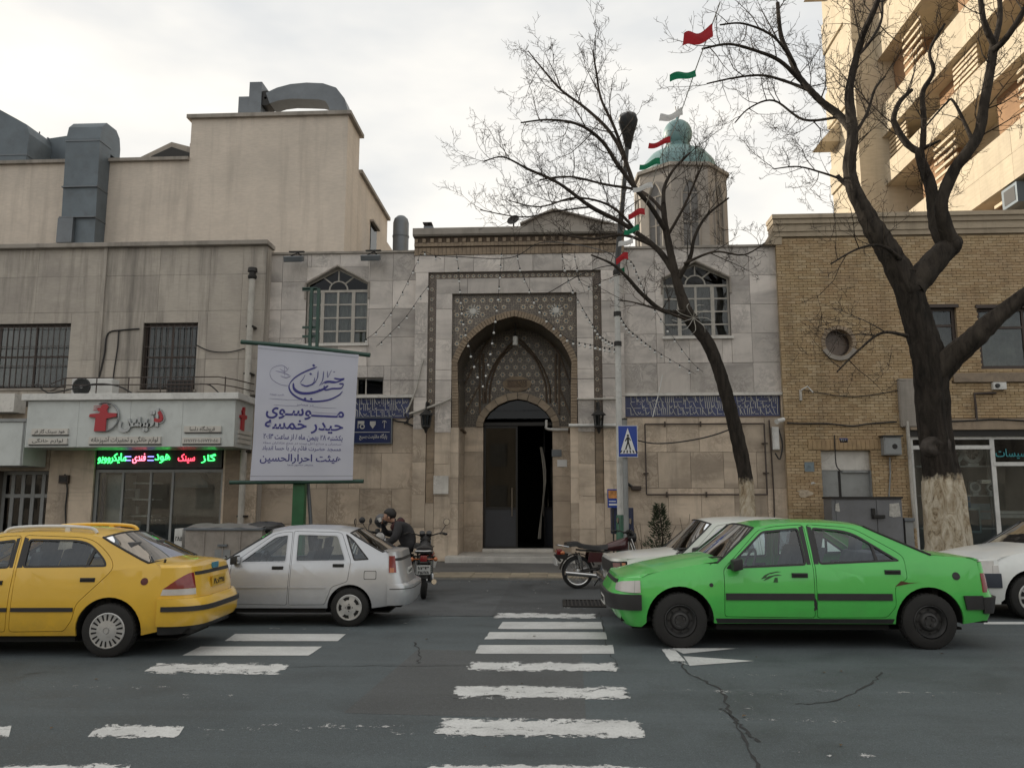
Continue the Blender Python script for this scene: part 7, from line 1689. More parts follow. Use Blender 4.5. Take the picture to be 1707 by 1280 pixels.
LIMBS = [
 ([(1540,575,30),(1530,545,34),(1522,510,36),(1514,480,34)], .0), 
 ([(1520,490,50),(1498,450,46),(1476,412,40),(1456,380,36),(1440,350,30),(1424,318,26),(1416,280,22),(1421,230,20),(1418,190,18),(1416,150,15),(1428,95,13),(1440,55,12,-.2),(1462,5,11,-.4),(1480,-60,9,-.6)], .0),
 ([(1520,480,48),(1545,450,44),(1572,420,40),(1590,402,36,.1)], .0),
 ([(1580,410,34),(1562,380,28,.2),(1556,345,24,.3),(1550,305,21,.3),(1536,270,18,.4),(1532,248,16,.4)], .0),
 ([(1585,408,36),(1573,370,26,-.2),(1570,335,24,-.3),(1590,285,21,-.4),(1612,255,20,-.5),(1632,222,19,-.5),(1641,170,17,-.6),(1652,110,16,-.6),(1657,75,16,-.7)], .0),
 ([(1657,75,13,-.7),(1640,35,11,-.8),(1632,-20,9,-.9),(1620,-90,7,-1)], .0), ([(1657,75,12,-.7),(1667,30,10,-.5),(1664,-30,8,-.4)], .0), ([(1655,85,13,-.7),(1674,68,12,-.9),(1697,35,11,-1.1),(1722,-10,9,-1.3)], .0),
 ([(1534,255,14,.4),(1512,240,13,.5),(1494,212,12,.6),(1490,195,11,.7),(1500,170,9,.8),(1520,150,7,.9)], .0), ([(1538,250,13,.4),(1540,200,11,.3),(1538,155,10,.3),(1556,120,8,.2),(1550,85,6,.2),(1575,40,5,0)], .0),
 ([(1536,248,8,.4),(1555,240,6,.2),(1568,234,4,.1)], .0),
 ([(1552,625,56),(1590,592,42,-.2),(1622,565,38,-.4),(1650,538,34,-.5),(1684,510,31,-.6),(1712,490,28,-.7),(1740,470,25,-.8),(1790,420,20,-1),(1835,350,13,-1.1),(1860,270,7,-1.2),(1870,190,3,-1.2)], .0),
 ([(1418,215,17),(1398,192,16,.2),(1372,172,14,.3),(1350,150,13,.4),(1332,128,12,.5),(1318,98,11,.6),(1302,60,9,.7),(1296,5,7,.8)], .0),
 ([(1335,135,9,.5),(1300,102,8,.3),(1260,85,6,.1),(1215,74,5,0),(1170,82,4,-.1)], .0), ([(1352,152,8,.4),(1310,136,6,.6),(1270,126,5,.7),(1225,130,4,.8),(1178,140,3,.9)], .0),
 ([(1325,108,7,.5),(1290,62,5,.2),(1240,40,4,.1),(1200,42,3,0)], .0), ([(1400,195,6,.2),(1340,200,5,.6),(1290,168,4,.8),(1250,180,3,1),(1225,205,2.5,1.1)], .0),
 ([(1424,318,12),(1400,298,9,.1),(1396,292,8,.1)], .0), ([(1400,298,5,.1),(1370,288,4,-.1),(1330,278,3,-.2),(1290,282,2.5,-.3)], .0),
 ([(1428,95,7),(1450,70,6,.3),(1470,30,5,.5),(1468,-30,4,.6)], .0), ([(1421,230,7),(1445,190,6,.3),(1458,150,5,.4),(1475,128,4,.5)], .0),
 ([(1500,432,10,-.2),(1470,410,6,-.6),(1430,415,4,-.8),(1385,440,3,-1)], .0), ([(1512,560,8,-.2),(1470,555,5,-.5),(1430,585,4,-.6),(1395,620,3,-.6)], .0), ([(1620,232,8,-.5),(1590,170,5,-.3),(1575,175,4,-.2),(1540,215,3,0)], .0)]
br = []; tw = MB(); rnd = random.Random(21)
for i, (spec, _) in enumerate(LIMBS):
    pr = tpts(spec, YR, pxm); P, RR = limb(pr, 6, .06, i)
    m = MB(); big = RR[0] > .09
    if big: furrowed(m, P, RR, 18, .10, i+40)
    else: m.tube(P, RR, 8)
    if big and i in (3, 4): m.ball(P[0], RR[0]*1.12, 12, 8)
    m.build('branch', M['bark'] if RR[0] > .03 else M['twig'], tree, smooth=60)
    if RR[0] > .035 and i not in (0, 2): twigs(tw, P, RR, rnd, 3, 3.0 if i not in (11,) else 4.5, 1.1 if i not in (11,) else .6, .3, .35 if len(spec) > 8 else .2, .9, .0042)
    elif i not in (0, 2): twigs(tw, P, RR, rnd, 3, 4.4, .9, .2, .1, 1.0, .0036)
tw.build('twigs', M['twig'], tree, kind='stuff')
# ---- leaning tree in front of the right window
YC = 16.2; pxc = FPX/YC
tree2 = thing('street_tree', 'slim leaning bare tree with white painted foot before the right arched window', 'tree', (atY(1248, 930, YC).x, YC, 0))
P, RR = limb(tpts([(1250,950,29),(1248,900,27),(1246,850,26),(1243,800,26),(1234,750,25),(1222,700,25),(1210,655,24),(1197,612,22),(1180,572,22),(1160,545,24),(1142,518,25)], YC, pxc), 5, .05, 5)
zt_ = atY(1244, 798, YC).z; cut = min(range(len(P)), key=lambda i: abs(P[i].z-zt_))
m = MB(); furrowed(m, P[:cut+1], [r*1.04 for r in RR[:cut+1]], 20, .05, 8); RG = ragged(None, None, zt_, 'leaning_tree_bark'); m.build('limewashed_foot', RG, tree2, smooth=60)
m = MB(); furrowed(m, P[cut:], RR[cut:], 20, .08, 8); m.build('trunk', RG, tree2, smooth=60)
LIMB2 = [
 ([(1146,525,25),(1133,485,18),(1124,450,16),(1116,412,14),(1109,375,12),(1106,340,10)], 0), ([(1128,470,10),(1150,430,8,-.2),(1158,395,6,-.3),(1178,360,5,-.3),(1215,330,3,-.4)], 0),
 ([(1124,455,13),(1100,420,11,.2),(1066,392,10,.4),(1030,368,9,.5),(985,345,8,.6),(930,305,6,.7),(880,282,5,.8),(838,262,3,.9),(806,270,2,1)], 0),
 ([(1110,385,10),(1085,345,9,-.3),(1058,312,9,-.5),(1030,275,8,-.6),(1003,235,7,-.7),(965,208,6,-.8),(915,200,4,-.8),(868,205,3,-.9)], 0),
 ([(1058,312,8,-.5),(1040,262,8,-.4),(1015,218,7,-.3),(975,180,6,-.2),(935,150,5,-.1),(900,110,3,0),(880,85,2,0)], 0),
 ([(1045,272,7,-.4),(1025,215,6,-.6),(1002,165,5,-.7),(994,120,4,-.7),(988,85,2.5,-.7)], 0), ([(1106,340,9),(1108,310,7,.2),(1125,280,5,.3),(1150,255,3,.4)], 0),
 ([(1108,355,7),(1070,320,6,.6),(1010,308,5,.8),(950,295,4,.9),(900,300,3,1)], 0), ([(1090,410,7,.3),(1040,392,6,.3),(985,398,4,.2),(930,390,3,.2)], 0),
 ([(1140,520,10,-.2),(1105,518,8,-.3),(1070,490,8,-.4),(1045,462,7,-.5),(1020,440,5,-.6),(985,425,3,-.7)], 0), ([(1150,535,6,-.2),(1110,520,5,-.4),(1060,505,3,-.6),(1030,500,2,-.7)], 0),
 ([(1066,392,6,.4),(1020,345,5,.2),(960,330,4,.1),(900,345,3,0),(850,335,2,0)], 0), ([(1140,440,6,-.2),(1190,420,4,-.4),(1240,425,3,-.5),(1275,405,2,-.6)], 0),
 ([(1112,395,6),(1140,345,5,-.3),(1160,300,4,-.4),(1172,272,3,-.5)], 0), ([(985,345,4,.6),(930,352,3,.5),(870,362,2.5,.4),(800,350,2,.3)], 0)]
tw = MB(); rnd = random.Random(4)
for i, (spec, _) in enumerate(LIMB2):
    pr = tpts(spec, YC, pxc); P, RR = limb(pr, 6, .06, i+60); m = MB(); m.tube(P, RR, 9); m.build('branch', M['bark'] if RR[0] > .045 else M['twig'], tree2, smooth=60)
    if i == 9: twigs(tw, P, RR, rnd, 1, 3, .6, .1, .3)
    elif i: twigs(tw, P, RR, rnd, 3, 4.0, .92, .24, .2, .85, .0036)
tw.build('twigs', M['twig'], tree2, kind='stuff')
for k, (a, b) in enumerate((((1150,520),(1156,530)),)):
    m = MB(); 
    for q in range(9):
        an = q*.7; m.tube(smooth_path([atY(1156, 530, YC-.22), atY(1156+22*math.cos(an), 530+20*math.sin(an), YC-.4), atY(1156+36*math.cos(an+.3), 532+26*math.sin(an+.3), YC-.3)], 3), .006, 4)
    m.build('pale_shoots', M['palecable'], tree2)
# ---- young conifer in front of the mosque wall
sh = thing('conifer_shrub', 'thin scruffy young conifer growing at the foot of the right mosque wall', 'shrub', (atY(1102, 905, 20.5).x, 20.5, WALK))
b_ = atY(1104, 935, 20.5); t_ = atY(1098, 842, 20.5); b_.z = WALK
m = MB(); m.tube([b_, b_.lerp(t_, .5)+Vector((.05,0,0)), t_], [.03, .02, .008], 6); m.build('stem', M['bark'], sh)
lf = MB(); rl = random.Random(17)
for k in range(1500):
    f = rl.random()**.8; p = b_.lerp(t_, .12+f*.9); rad_ = .60*(1-f)**.7*(.35 + .65*abs(mnoise.noise(Vector((f*5, 3.3, 0)))*1.7)) + .08; a = rl.uniform(0, 6.283); rr_ = rad_*rl.random()**.6
    c = p + Vector((rr_*math.cos(a), rr_*math.sin(a)*.8, -.25*rr_ + rl.uniform(-.05,.05)))
    d = Vector((math.cos(a)*.7, math.sin(a)*.7, rl.uniform(.1, .9))).normalized()*rl.uniform(.05, .12); s_ = d.orthogonal().normalized()*.014
    lf.add([c-s_, c+s_, c+d], [(0,1,2)])
t = NT('conifer_needles'); t.col(t.ramp(t.noise(t.pos('obj'), 6, 3), [(.3, (.018, .03, .014)), (.7, (.05, .065, .03))])); t.set(Roughness=.8)
lf.build('foliage', t.m, sh)
dry = MB()
for k in range(40):
    a = rl.uniform(-1, 1); p0 = Vector((b_.x + rl.uniform(-.9, .9), 20.6 + rl.uniform(-.3, .3), WALK)); dry.tube([p0, p0 + Vector((rl.uniform(-.15, .15), 0, rl.uniform(.3, .8))), p0 + Vector((rl.uniform(-.35, .35), 0, rl.uniform(.6, 1.3)))], .006, 3, cap=False)
o = dry.build('dry_stalks', M['twig'], kind='stuff'); tag(o, 'dry brown stalks around the young conifer', 'weeds')
# ================================================================== lamp post, sign, bin, poster
YPO = 17.9
lp = thing('lamp_post', 'white and grey street lamp post with a green painted foot in front of the mosque', 'street lamp', (atY(1034, 940, YPO).x, YPO, WALK))
pb, pm, pt = atY(1036, 945, YPO), atY(1028, 455, YPO), atY(1045, 245, YPO-.2); pb.z = WALK
gz = atY(1034, 858, YPO)
mid = pb.lerp(pm, (gz.z-pb.z)/(pm.z-pb.z))
MB().tube([pb, pb.lerp(mid, .97), mid], [.105, .10, .09], 16).build('green_foot', plain('green_foot_paint', (.035, .12, .075), .4, var=.25, dirt=.4), lp, smooth=50)
MB().tube([mid, pm], [.075, .062], 14).build('lower_shaft', plain('pole_white', (.52, .52, .50), .5, dirt=.5, scale=2), lp, smooth=50)
MB().tube([pm, pm.lerp(pt, .5), pt], [.066, .06, .052], 12).build('upper_shaft', plain('dark_pole_paint', (.075, .078, .08), .5), lp, smooth=50)
for y_ in (525, 575, 455): c = pb.lerp(pm, (945-y_)/(945-455)); MB().lathe([(.085, -.05), (.085, .05)], c, (0,0,1), 12).build('clamp', M['darkmetal'], lp)
hc = atY(1047, 219, YPO-.62); R_ = Matrix.Translation(hc) @ Matrix.Rotation(R(-24), 4, 'X') @ Matrix.Rotation(R(-4), 4, 'Z') @ Matrix.Diagonal((1.05, 1.45, 1.1, 1))
m = MB(); prof = [(0,.0),(.07,.01),(.085,.12),(.13,.30),(.185,.46),(.205,.56),(.165,.67),(0,.72)]
rows = []
for r_, h_ in prof: rows.append([(r_*math.cos(a*math.pi/10), .36-h_, r_*math.sin(a*math.pi/10)*(.62 if math.sin(a*math.pi/10) > 0 else .42)) for a in range(21)])
m.grid(rows); m.build('lamp_head', plain('lamp_housing', (.085, .09, .10), .45), lp, smooth=60, xf=R_)
m = MB(); m.tube([(-.20, -.02, .03), (-.1, -.02, .11), (.1, -.02, .11), (.20, -.02, .03)], .012, 5); m.build('reflector_band', M['white'], lp, xf=R_)
m = MB(); m.tube([pt, atY(1045, 240, YPO-.25), R_ @ Vector((0, .34, 0))], .045, 10); m.build('bracket', M['greymetal'], lp, smooth=60)
YPS = 17.6
sp = thing('sign_post', 'plain grey steel post carrying the pedestrian crossing sign', 'post', (atY(1043, 945, YPS).x, YPS, WALK)); q0 = atY(1045, 945, YPS); q0.z = WALK; q1 = atY(1041, 700, YPS)
MB().tube([q0, q1], .055, 12).build('shaft', M['greymetal'], sp, smooth=50); MB().lathe([(.06,0),(.06,.03),(0,.05)], q1, (0,0,1), 12).build('cap', M['darkmetal'], sp)
r_ = (XZ(1030, 735, YPS-.09)[0], XZ(1046, 762, YPS-.09)[1], XZ(1063, 735, YPS-.09)[0], XZ(1046, 709, YPS-.09)[1])
ps = thing('crossing_sign', 'blue square pedestrian crossing sign with a walking figure in a white triangle', 'traffic sign', ((r_[0]+r_[2])/2, YPS-.09, r_[1])); cx, cz, hs = (r_[0]+r_[2])/2, (r_[1]+r_[3])/2, (r_[3]-r_[1])/2
wS = (r_[2]-r_[0])/2
M['signblue'] = plain('sign_blue', (.008, .045, .30), .35, var=.06); M['signwhite'] = plain('sign_white', (.66, .67, .68), .4, var=.05)
MB().box(cx-wS, YPS-.095, cz-hs, cx+wS, YPS-.085, cz+hs).build('plate', M['signwhite'], ps); MB().box(cx-wS+.012, YPS-.099, cz-hs+.012, cx+wS-.012, YPS-.0955, cz+hs-.012).build('blue_field', M['signblue'], ps)
MB().prism([(cx-wS*.82, cz-hs*.78), (cx+wS*.82, cz-hs*.78), (cx, cz+hs*.84)], YPS-.104, YPS-.0995).build('triangle', M['signwhite'], ps)
fg = MB(); u = hs
def S_(x, z): return (cx+x*u, YPS-.1055, cz+z*u)
fg.lathe([(0,.002),(.075*u,.002),(.075*u,0)], S_(.01, .36), (0,-1,0), 14)
for pl in ([(-.06,.27),(.08,.27),(.07,-.10),(-.05,-.10)], [(-.05,-.08),(.04,-.08),(-.10,-.52),(-.19,-.52)], [(0,-.08),(.08,-.08),(.20,-.52),(.11,-.52)], [(-.06,.25),(-.01,.20),(-.15,-.02),(-.20,.02)], [(.04,.25),(.08,.27),(.20,.06),(.15,.02)]): fg.prism([(cx+a*u, cz+b*u) for a, b in pl], YPS-.1075, YPS-.1045)
fg.build('figure', M['black'], ps)
for k in range(6): x_ = -.52+k*.21; MB().prism([(cx+(x_)*u, cz-.74*u), (cx+(x_+.085)*u, cz-.74*u), (cx+(x_*.82+.07)*u, cz-.56*u), (cx+(x_*.82)*u, cz-.56*u)], YPS-.1075, YPS-.1045).build('bar', M['black'], ps)
bx = atY(1038, 868, 18.6); 
cb = thing('utility_box', 'dark blue steel box on a stand behind the lamp post foot', 'box', (bx.x, 18.6, WALK)); a_, b2_ = atY(1020, 890, 18.6), atY(1056, 846, 18.6)
MB().box(a_.x, 18.6, a_.z, b2_.x, 19.0, b2_.z).build('case', plain('navy_box', (.022, .03, .07), .4, dirt=.2), cb, bevel=.015); MB().box(a_.x+.03, 18.585, a_.z+.03, b2_.x-.03, 18.6, b2_.z-.03).build('door', plain('navy_door', (.025, .034, .08), .4), cb); MB().tube([((a_.x+b2_.x)/2, 18.8, WALK), ((a_.x+b2_.x)/2, 18.8, a_.z)], .06, 8).build('stand', M['darkmetal'], cb)
a_, b2_ = atY(1013, 846, 18.4), atY(1031, 815, 18.4)
pp_ = thing('poster_panel', 'small framed notice with an orange picture over blue lettering beside the lamp post', 'notice', ((a_.x+b2_.x)/2, 18.4, a_.z)); MB().box(a_.x, 18.4, a_.z, b2_.x, 18.44, b2_.z).build('panel', M['signblue'], pp_)
zm = lerp(a_.z, b2_.z, .5); MB().box(a_.x+.02, 18.393, zm, b2_.x-.02, 18.4, b2_.z-.03).build('picture', plain('orange_print', (.45, .20, .06), .5, var=.5, scale=14), pp_); MB().box(a_.x+.03, 18.393, a_.z+.05, b2_.x-.03, 18.4, a_.z+.09).build('print_line', M['signwhite'], pp_); MB().box(a_.x+.03, 18.393, a_.z+.13, b2_.x-.06, 18.4, a_.z+.15).build('print_line', M['signwhite'], pp_); MB().tube([(a_.x+.12, 18.43, WALK), (a_.x+.12, 18.43, a_.z)], .02, 6).build('stand', M['darkmetal'], pp_)
# ================================================================== flag garland and light strings
def cloth(name, c):
    t = NT(name); t.col(c); t.set(Roughness=.8); tr = t.new('BsdfTranslucent'); tr.inputs[0].default_value = tuple(min(1, q*1.3) for q in c) + (1,); mx = t.new('MixShader'); mx.inputs[0].default_value = .45; t.l.new(t.b.outputs[0], mx.inputs[1]); t.l.new(tr.outputs[0], mx.inputs[2]); t.l.new(mx.outputs[0], t.out.inputs[0]); return t.m
gcol = {'r': cloth('red_flag_cloth', (.40, .022, .03)), 'g': cloth('green_flag_cloth', (.012, .19, .095)), 'w': cloth('white_flag_cloth', (.62, .62, .62))}
FL = [('r',1187,42,1135,87,52),('g',1160,115,1113,140,47),('w',1137,182,1098,207,40),('r',1117,230,1080,250,38),('g',1100,265,1065,285,35),('w',1088,305,1054,322,32),('r',1075,347,1046,367,28),('g',1065,376,1040,394,25),('w',1055,397,1030,414,23),('r',1047,420,1026,442,20),('g',1041,445,1026,460,17),('w',1030,460,1014,473,15)]
gar = thing('flag_garland', 'string of red green and white pennants rising from the lamp post over the street', 'garland', atY(1030, 470, 17.5))
gp_ = [atY(1200, 5, 5.4)] + [atY(f[1], f[2], max(5.6, FPX*.225/f[5])) for f in FL] + [pm]
MB().tube(smooth_path(gp_, 4), .0045, 4).build('string', M['palecable'], gar)
rf = random.Random(2)
for c_, xa, ya, xb, yb, ln in FL:
    Y = max(5.6, FPX*.225/ln); k = Y/FPX; top = atY(xa, ya, Y); h = (yb-ya)*k*.9; w_ = (xa-xb)*k; rows = []
    ph, am = rf.uniform(0, 6), rf.uniform(.10, .2)
    for i in range(13):
        f = i/12; cur = am*w_*math.sin(f*5.5+ph); drop = h*.55*f**1.5 + .05*h*math.sin(f*6+ph)
        rows.append([(top.x - w_*f*(1-.06*j/4*math.sin(ph)), Y + cur*(1-.35*j/4) + .05*w_*math.sin(j*1.3+f*4), top.z - drop - h*.66*(j/4)*(1-.22*f)) for j in range(5)])
    MB().grid(rows).build('pennant', gcol[c_], gar, smooth=80)
M['bulb'] = plain('frosted_bulb', (.62, .62, .60), .25, var=.05)
def lights(label, pts, spacing=.33, wire=.006, dots=True):
    P = smooth_path(pts, 8); t = thing('string_lights', label, 'string lights', P[0], 0, 'bulb strings over the portal')
    MB().tube(P, wire, 4).build('wire', M['cable'], t)
    acc = spacing*.5; me_s = None
    for a, b in zip(P, P[1:]):
        d = (b-a).length
        while acc < d:
            p = a.lerp(b, acc/d); acc += spacing
            global BULB, SOCK
            if BULB is None:
                BULB = MB().ball((0,0,-.075), .034, 10, 6).mesh('bulb', M['bulb'], 60); SOCK = MB().lathe([(.016,.01),(.022,-.045),(.018,-.05),(0,-.05)], (0,0,0), (0,0,1), 8).mesh('socket', M['black'])
            s_ = link('socket', SOCK, t, keep=False); s_.location = p - t.location; b_ = link('bulb', BULB, s_, keep=False)
        acc -= d
    return t
BULB = SOCK = None
yl = 21.55
def w(*q, Y=yl): return [atY(x, y, Y) for x, y in q]
lights('bulb string from the cornice left end down to the left arched window', w((735,432),(705,420),(695,438),(676,477),(656,515),(629,551),(606,568)))
lights('second bulb string running down to the left arched window sill', w((720,470),(702,492),(676,529),(644,562),(627,578)))
lights('bulb string hanging as a deep V inside the portal arch', [atY(x, y, Y) for x, y, Y in ((760,420,21.4),(764,445,21.45),(768,500,21.5),(773,540,21.5),(780,570,21.6),(789,603,21.6),(804,640,21.6),(812,612,21.6),(819,578,21.6),(824,545,21.6),(828,515,21.55),(832,480,21.45),(836,420,21.4))], .30)
lights('bulb string crossing the portal from the cornice to the lamp post', [atY(x, y, Y) for x, y, Y in ((862,418,21.4),(866,445,21.4),(881,480,21.4),(898,515,21.3),(922,543,21.1),(949,566,20.6),(983,574,19.6),(1020,581,18.2),(1030,580,17.85))])
lights('bulb string beside the right spandrel ending at the lamp post', [atY(x, y, Y) for x, y, Y in ((936,418,21.4),(942,450,21.4),(952,478,21.4),(968,508,21.2),(984,535,20.6),(1002,560,19.4),(1022,572,18.2),(1030,570,17.85))])
lights('bulb string at the portal top right corner', w((957,418),(962,448),(968,470),(985,478),(1002,470),(1022,462)))
lights('upper bulb string from the lamp post to the right wall', [atY(x, y, Y) for x, y, Y in ((1030,420,17.85),(1053,437,19),(1061,454,19.6),(1075,487,20.6),(1094,520,21.4),(1128,570,21.7),(1153,603,21.8),(1172,620,21.85))])
lights('lower bulb string from the lamp post to the right wall', [atY(x, y, Y) for x, y, Y in ((1030,520,17.85),(1044,544,19),(1060,559,19.8),(1096,586,21.2),(1138,611,21.7),(1160,624,21.85))])
cable('long overhead wire from the lamp post to the portal cornice', [atY(x, y, Y) for x, y, Y in ((1028,432,17.8),(1010,420,18.5),(960,408,20),(900,405,21),(850,430,21.45),(760,428,21.5),(700,425,21.5))], .012)
cable('overhead wire from the lamp post across the portal top', [atY(x, y, Y) for x, y, Y in ((1028,442,17.8),(1000,446,18.5),(960,462,19.8),(920,485,21.3),(905,492,21.5))], .012)
cable('thin wire crossing the street wall at banner height', [atY(x, y, 20.2) for x, y in ((597,634),(700,634),(850,634),(1029,630))], .007, sm=False)
# pipes and cables on the portal
cable('white conduit from the lamp post to the portal jamb', [atY(x, y, YP-.06) for x, y in ((1030,709),(948,709))], .05, M['white'], False, 'pipe')
cable('white elbow pipe at the door arch', [atY(x, y, YN-.12) for x, y in ((950,716),(914,715),(911,708),(911,700))], .045, M['white'], True, 'pipe')
cable('pale conduit along the right portal pier', [atY(x, y, YP-.05) for x, y in ((1032,665),(962,665))], .03, M['palecable'], False, 'pipe')
cable('pale conduit rising from the band to the portal left pier', [atY(x, y, YP-.06) for x, y in ((682,690),(710,681),(735,672),(752,664))], .035, M['palecable'], False, 'pipe')
cable('pale cable climbing from the left band end', [atY(x, y, YP-.05) for x, y in ((677,688),(686,668),(694,646),(700,620),(706,598))], .025, M['palecable'], True)
cable('black looped cables at the left band end', [atY(x, y, YM-.08) for x, y in ((652,697),(662,702),(676,704),(684,708),(694,711),(704,706))], .025)
cable('knot of black cables at the left wall lantern', [atY(x, y, YM-.1) for x, y in ((675,690),(680,702),(674,706),(682,698),(690,692),(706,684))], .02)
cable('black cable sagging from the crossing sign to the leaning tree', [atY(x, y, Y) for x, y, Y in ((1063,734,17.7),(1090,739,17.5),(1130,737,17.2),(1180,728,16.8),(1222,714,16.3))], .015)
cable('white rod leaning on the right band', [atY(x, y, YM-.15) for x, y in ((1104,625),(1097,660),(1088,695))], .014, M['white'], True, 'rod')
cable('rusty conduit down the right end of the mosque wall', [atY(x, y, YM-.05) for x, y in ((1282,700),(1286,760),(1290,830),(1291,880))], .02, M['brown_frame'], True)
t, r_ = wallbox('meter_box', 'narrow white meter box at right end of the mosque wall', 'meter box', 1286, 712, 1297, 750, .12, M['white'], YM)
MB().tube(smooth_path([atY(1298, 715, YM-.1), atY(1304, 740, YM-.1), atY(1300, 765, YM-.1), atY(1292, 755, YM-.1)], 5), .02, 5).build('hose', M['cable'], t)
cam_ = thing('security_camera', 'white bullet security camera at the corner of mosque and brick wall', 'camera', atY(1302, 701, YB-.2)); c = atY(1300, 701, YB-.25)
m = MB(); m.lathe([(0,-.16),(.055,-.16),(.06,-.1),(.06,.12),(.07,.14),(0,.14)], c, (-.75, -.6, -.25), 12); m.build('housing', M['white'], cam_, smooth=40); MB().tube([c, c+Vector((.1, .25, .02))], .02, 6).build('bracket', M['darkmetal'], cam_)
fr_ = thing('iron_frame', 'empty rusty iron poster frame fixed to the right mosque wall', 'frame', (XZ(1176, 823, YM)[0], YM, XZ(1176, 823, YM)[1]))
fa, fb = XZ(1075, 707, YM-.08), XZ(1279, 824, YM-.08)
for a, b in (((fa[0], fa[1]), (fb[0], fa[1])), ((fb[0], fa[1]), (fb[0], fb[1])), ((fb[0], fb[1]), (fa[0], fb[1])), ((fa[0], fb[1]), (fa[0], fa[1]))): MB().tube([(a[0], YM-.08, a[1]), (b[0], YM-.08, b[1])], .022, 6).build('rail', M['brown_frame'], fr_)
for fx_, fz_ in ((.17,1),(.47,1),(.17,0),(.5,0)): x_ = lerp(fa[0], fb[0], fx_); z_ = fb[1] if not fz_ else fa[1]; MB().box(x_-.015, YM-.10, z_-.07, x_+.015, YM, z_+.07).build('lug', M['brown_frame'], fr_)
for fx_, fz_ in ((0,.3),(1,.3),(1,.72)): x_ = lerp(fa[0], fb[0], fx_); z_ = lerp(fb[1], fa[1], fz_); MB().box(x_-.07, YM-.10, z_-.015, x_+.07, YM, z_+.015).build('lug', M['brown_frame'], fr_)
# wall lanterns, pendant lamp, floodlights, dish
def lantern(px_, py_, label):
    c = atY(px_, py_, YP-.28); t = thing('wall_lantern', label, 'lantern', c, 0, 'lanterns on the portal piers'); D = M['darkmetal']
    MB().lathe([(.03,.33),(.06,.30),(.19,.20),(.20,.17),(.15,.165)], c, (0,0,1), 6).build('hood', D, t); MB().lathe([(.14,.16),(.11,-.10)], c, (0,0,1), 6).build('glass', M['dark_glass'], t)
    m = MB(); 
    for k in range(6): a = k*math.pi/3+.52; m.tube([c+Vector((.145*math.cos(a), .145*math.sin(a), .17)), c+Vector((.115*math.cos(a), .115*math.sin(a), -.11))], .013, 4)
    m.lathe([(.12,-.10),(.13,-.14),(.06,-.20),(.02,-.30),(0,-.31)], c, (0,0,1), 6); m.build('cage', D, t)
    MB().tube(smooth_path([c+Vector((0,0,.32)), c+Vector((0,-.0,.48)), c+Vector((0,.14,.55)), c+Vector((0,.30,.42)), c+Vector((0,.28,.2))], 4), .02, 6).build('bracket', D, t); MB().box(c.x-.05, YP-.02, c.z+.1, c.x+.05, YP+.01, c.z+.55).build('wall_plate', D, t)
lantern(710, 703, 'dark wall lantern on the left portal pier'); lantern(998, 703, 'dark wall lantern on the right portal pier')
c = atY(859, 568, 22.6); pl_ = thing('pendant_lamp', 'small white glass pendant lamp in the portal vault', 'lamp', c); MB().lathe([(0,.12),(.075,.12),(.08,.0),(.075,-.13),(0,-.13)], c, (0,0,1), 14).build('glass', M['white'], pl_, smooth=40); MB().lathe([(.03,.12),(.05,.16),(.02,.2),(.02,.5)], c, (0,0,1), 8).build('rod', M['darkmetal'], pl_)
for px_, py_, lab in ((490, 426, 'floodlight on a bent bracket at the left end of the mosque parapet'), (618, 424, 'floodlight at the parapet right of the left arched window')):
    c = atY(px_, py_, YM-.45); t = thing('floodlight', lab, 'floodlight', c); m = MB(); m.obox(c+Vector((0,0,-.10)), (.26,0,0), (0,.10,.04), (0,-.03,.07)); m.build('housing', M['galv'], t, bevel=.015); m = MB(); m.obox(c+Vector((0,-.03,-.175)), (.23,0,0), (0,.09,.036), (0,-.003,.006)); m.build('lens', M['glass'], t)
    MB().tube([c+Vector((-.1,.05,0)), c+Vector((.05,.2,.14)), c+Vector((.12,.5,.05))], .022, 6).build('bracket', M['darkmetal'], t); MB().box(c.x-.15, c.y, c.z+.10, c.x+.28, c.y+.08, c.z+.13).build('visor', M['darkmetal'], t)
c = atY(856, 368, 23.0); ds = thing('satellite_dish', 'small dark satellite dish on the mosque roof', 'satellite dish', c); m = MB(); m.lathe([(0,.0),(.10,-.01),(.19,-.04)], c, (.3,.8,-.45), 20); m.build('bowl', M['darkmetal'], ds, smooth=50); MB().tube([c+Vector((0,.05,-.05)), c+Vector((0,.1,-.4))], .025, 6).build('mast', M['darkmetal'], ds); MB().tube([c, c+Vector((.06,-.2,.02))], .012, 5).build('feed_arm', M['darkmetal'], ds)
c = atY(715, 378, 22.6); rv = thing('roof_vent', 'small flat topped roof vent on the mosque cornice', 'vent', c); MB().box(c.x-.14, 22.5, c.z-.15, c.x+.14, 22.7, c.z-.02).build('base', M['galv'], rv); MB().box(c.x-.03, 22.55, c.z-.02, c.x+.03, 22.65, c.z+.06).build('stem', M['darkmetal'], rv); MB().box(c.x-.16, 22.45, c.z+.06, c.x+.10, 22.75, c.z+.085).build('plate', M['darkmetal'], rv)
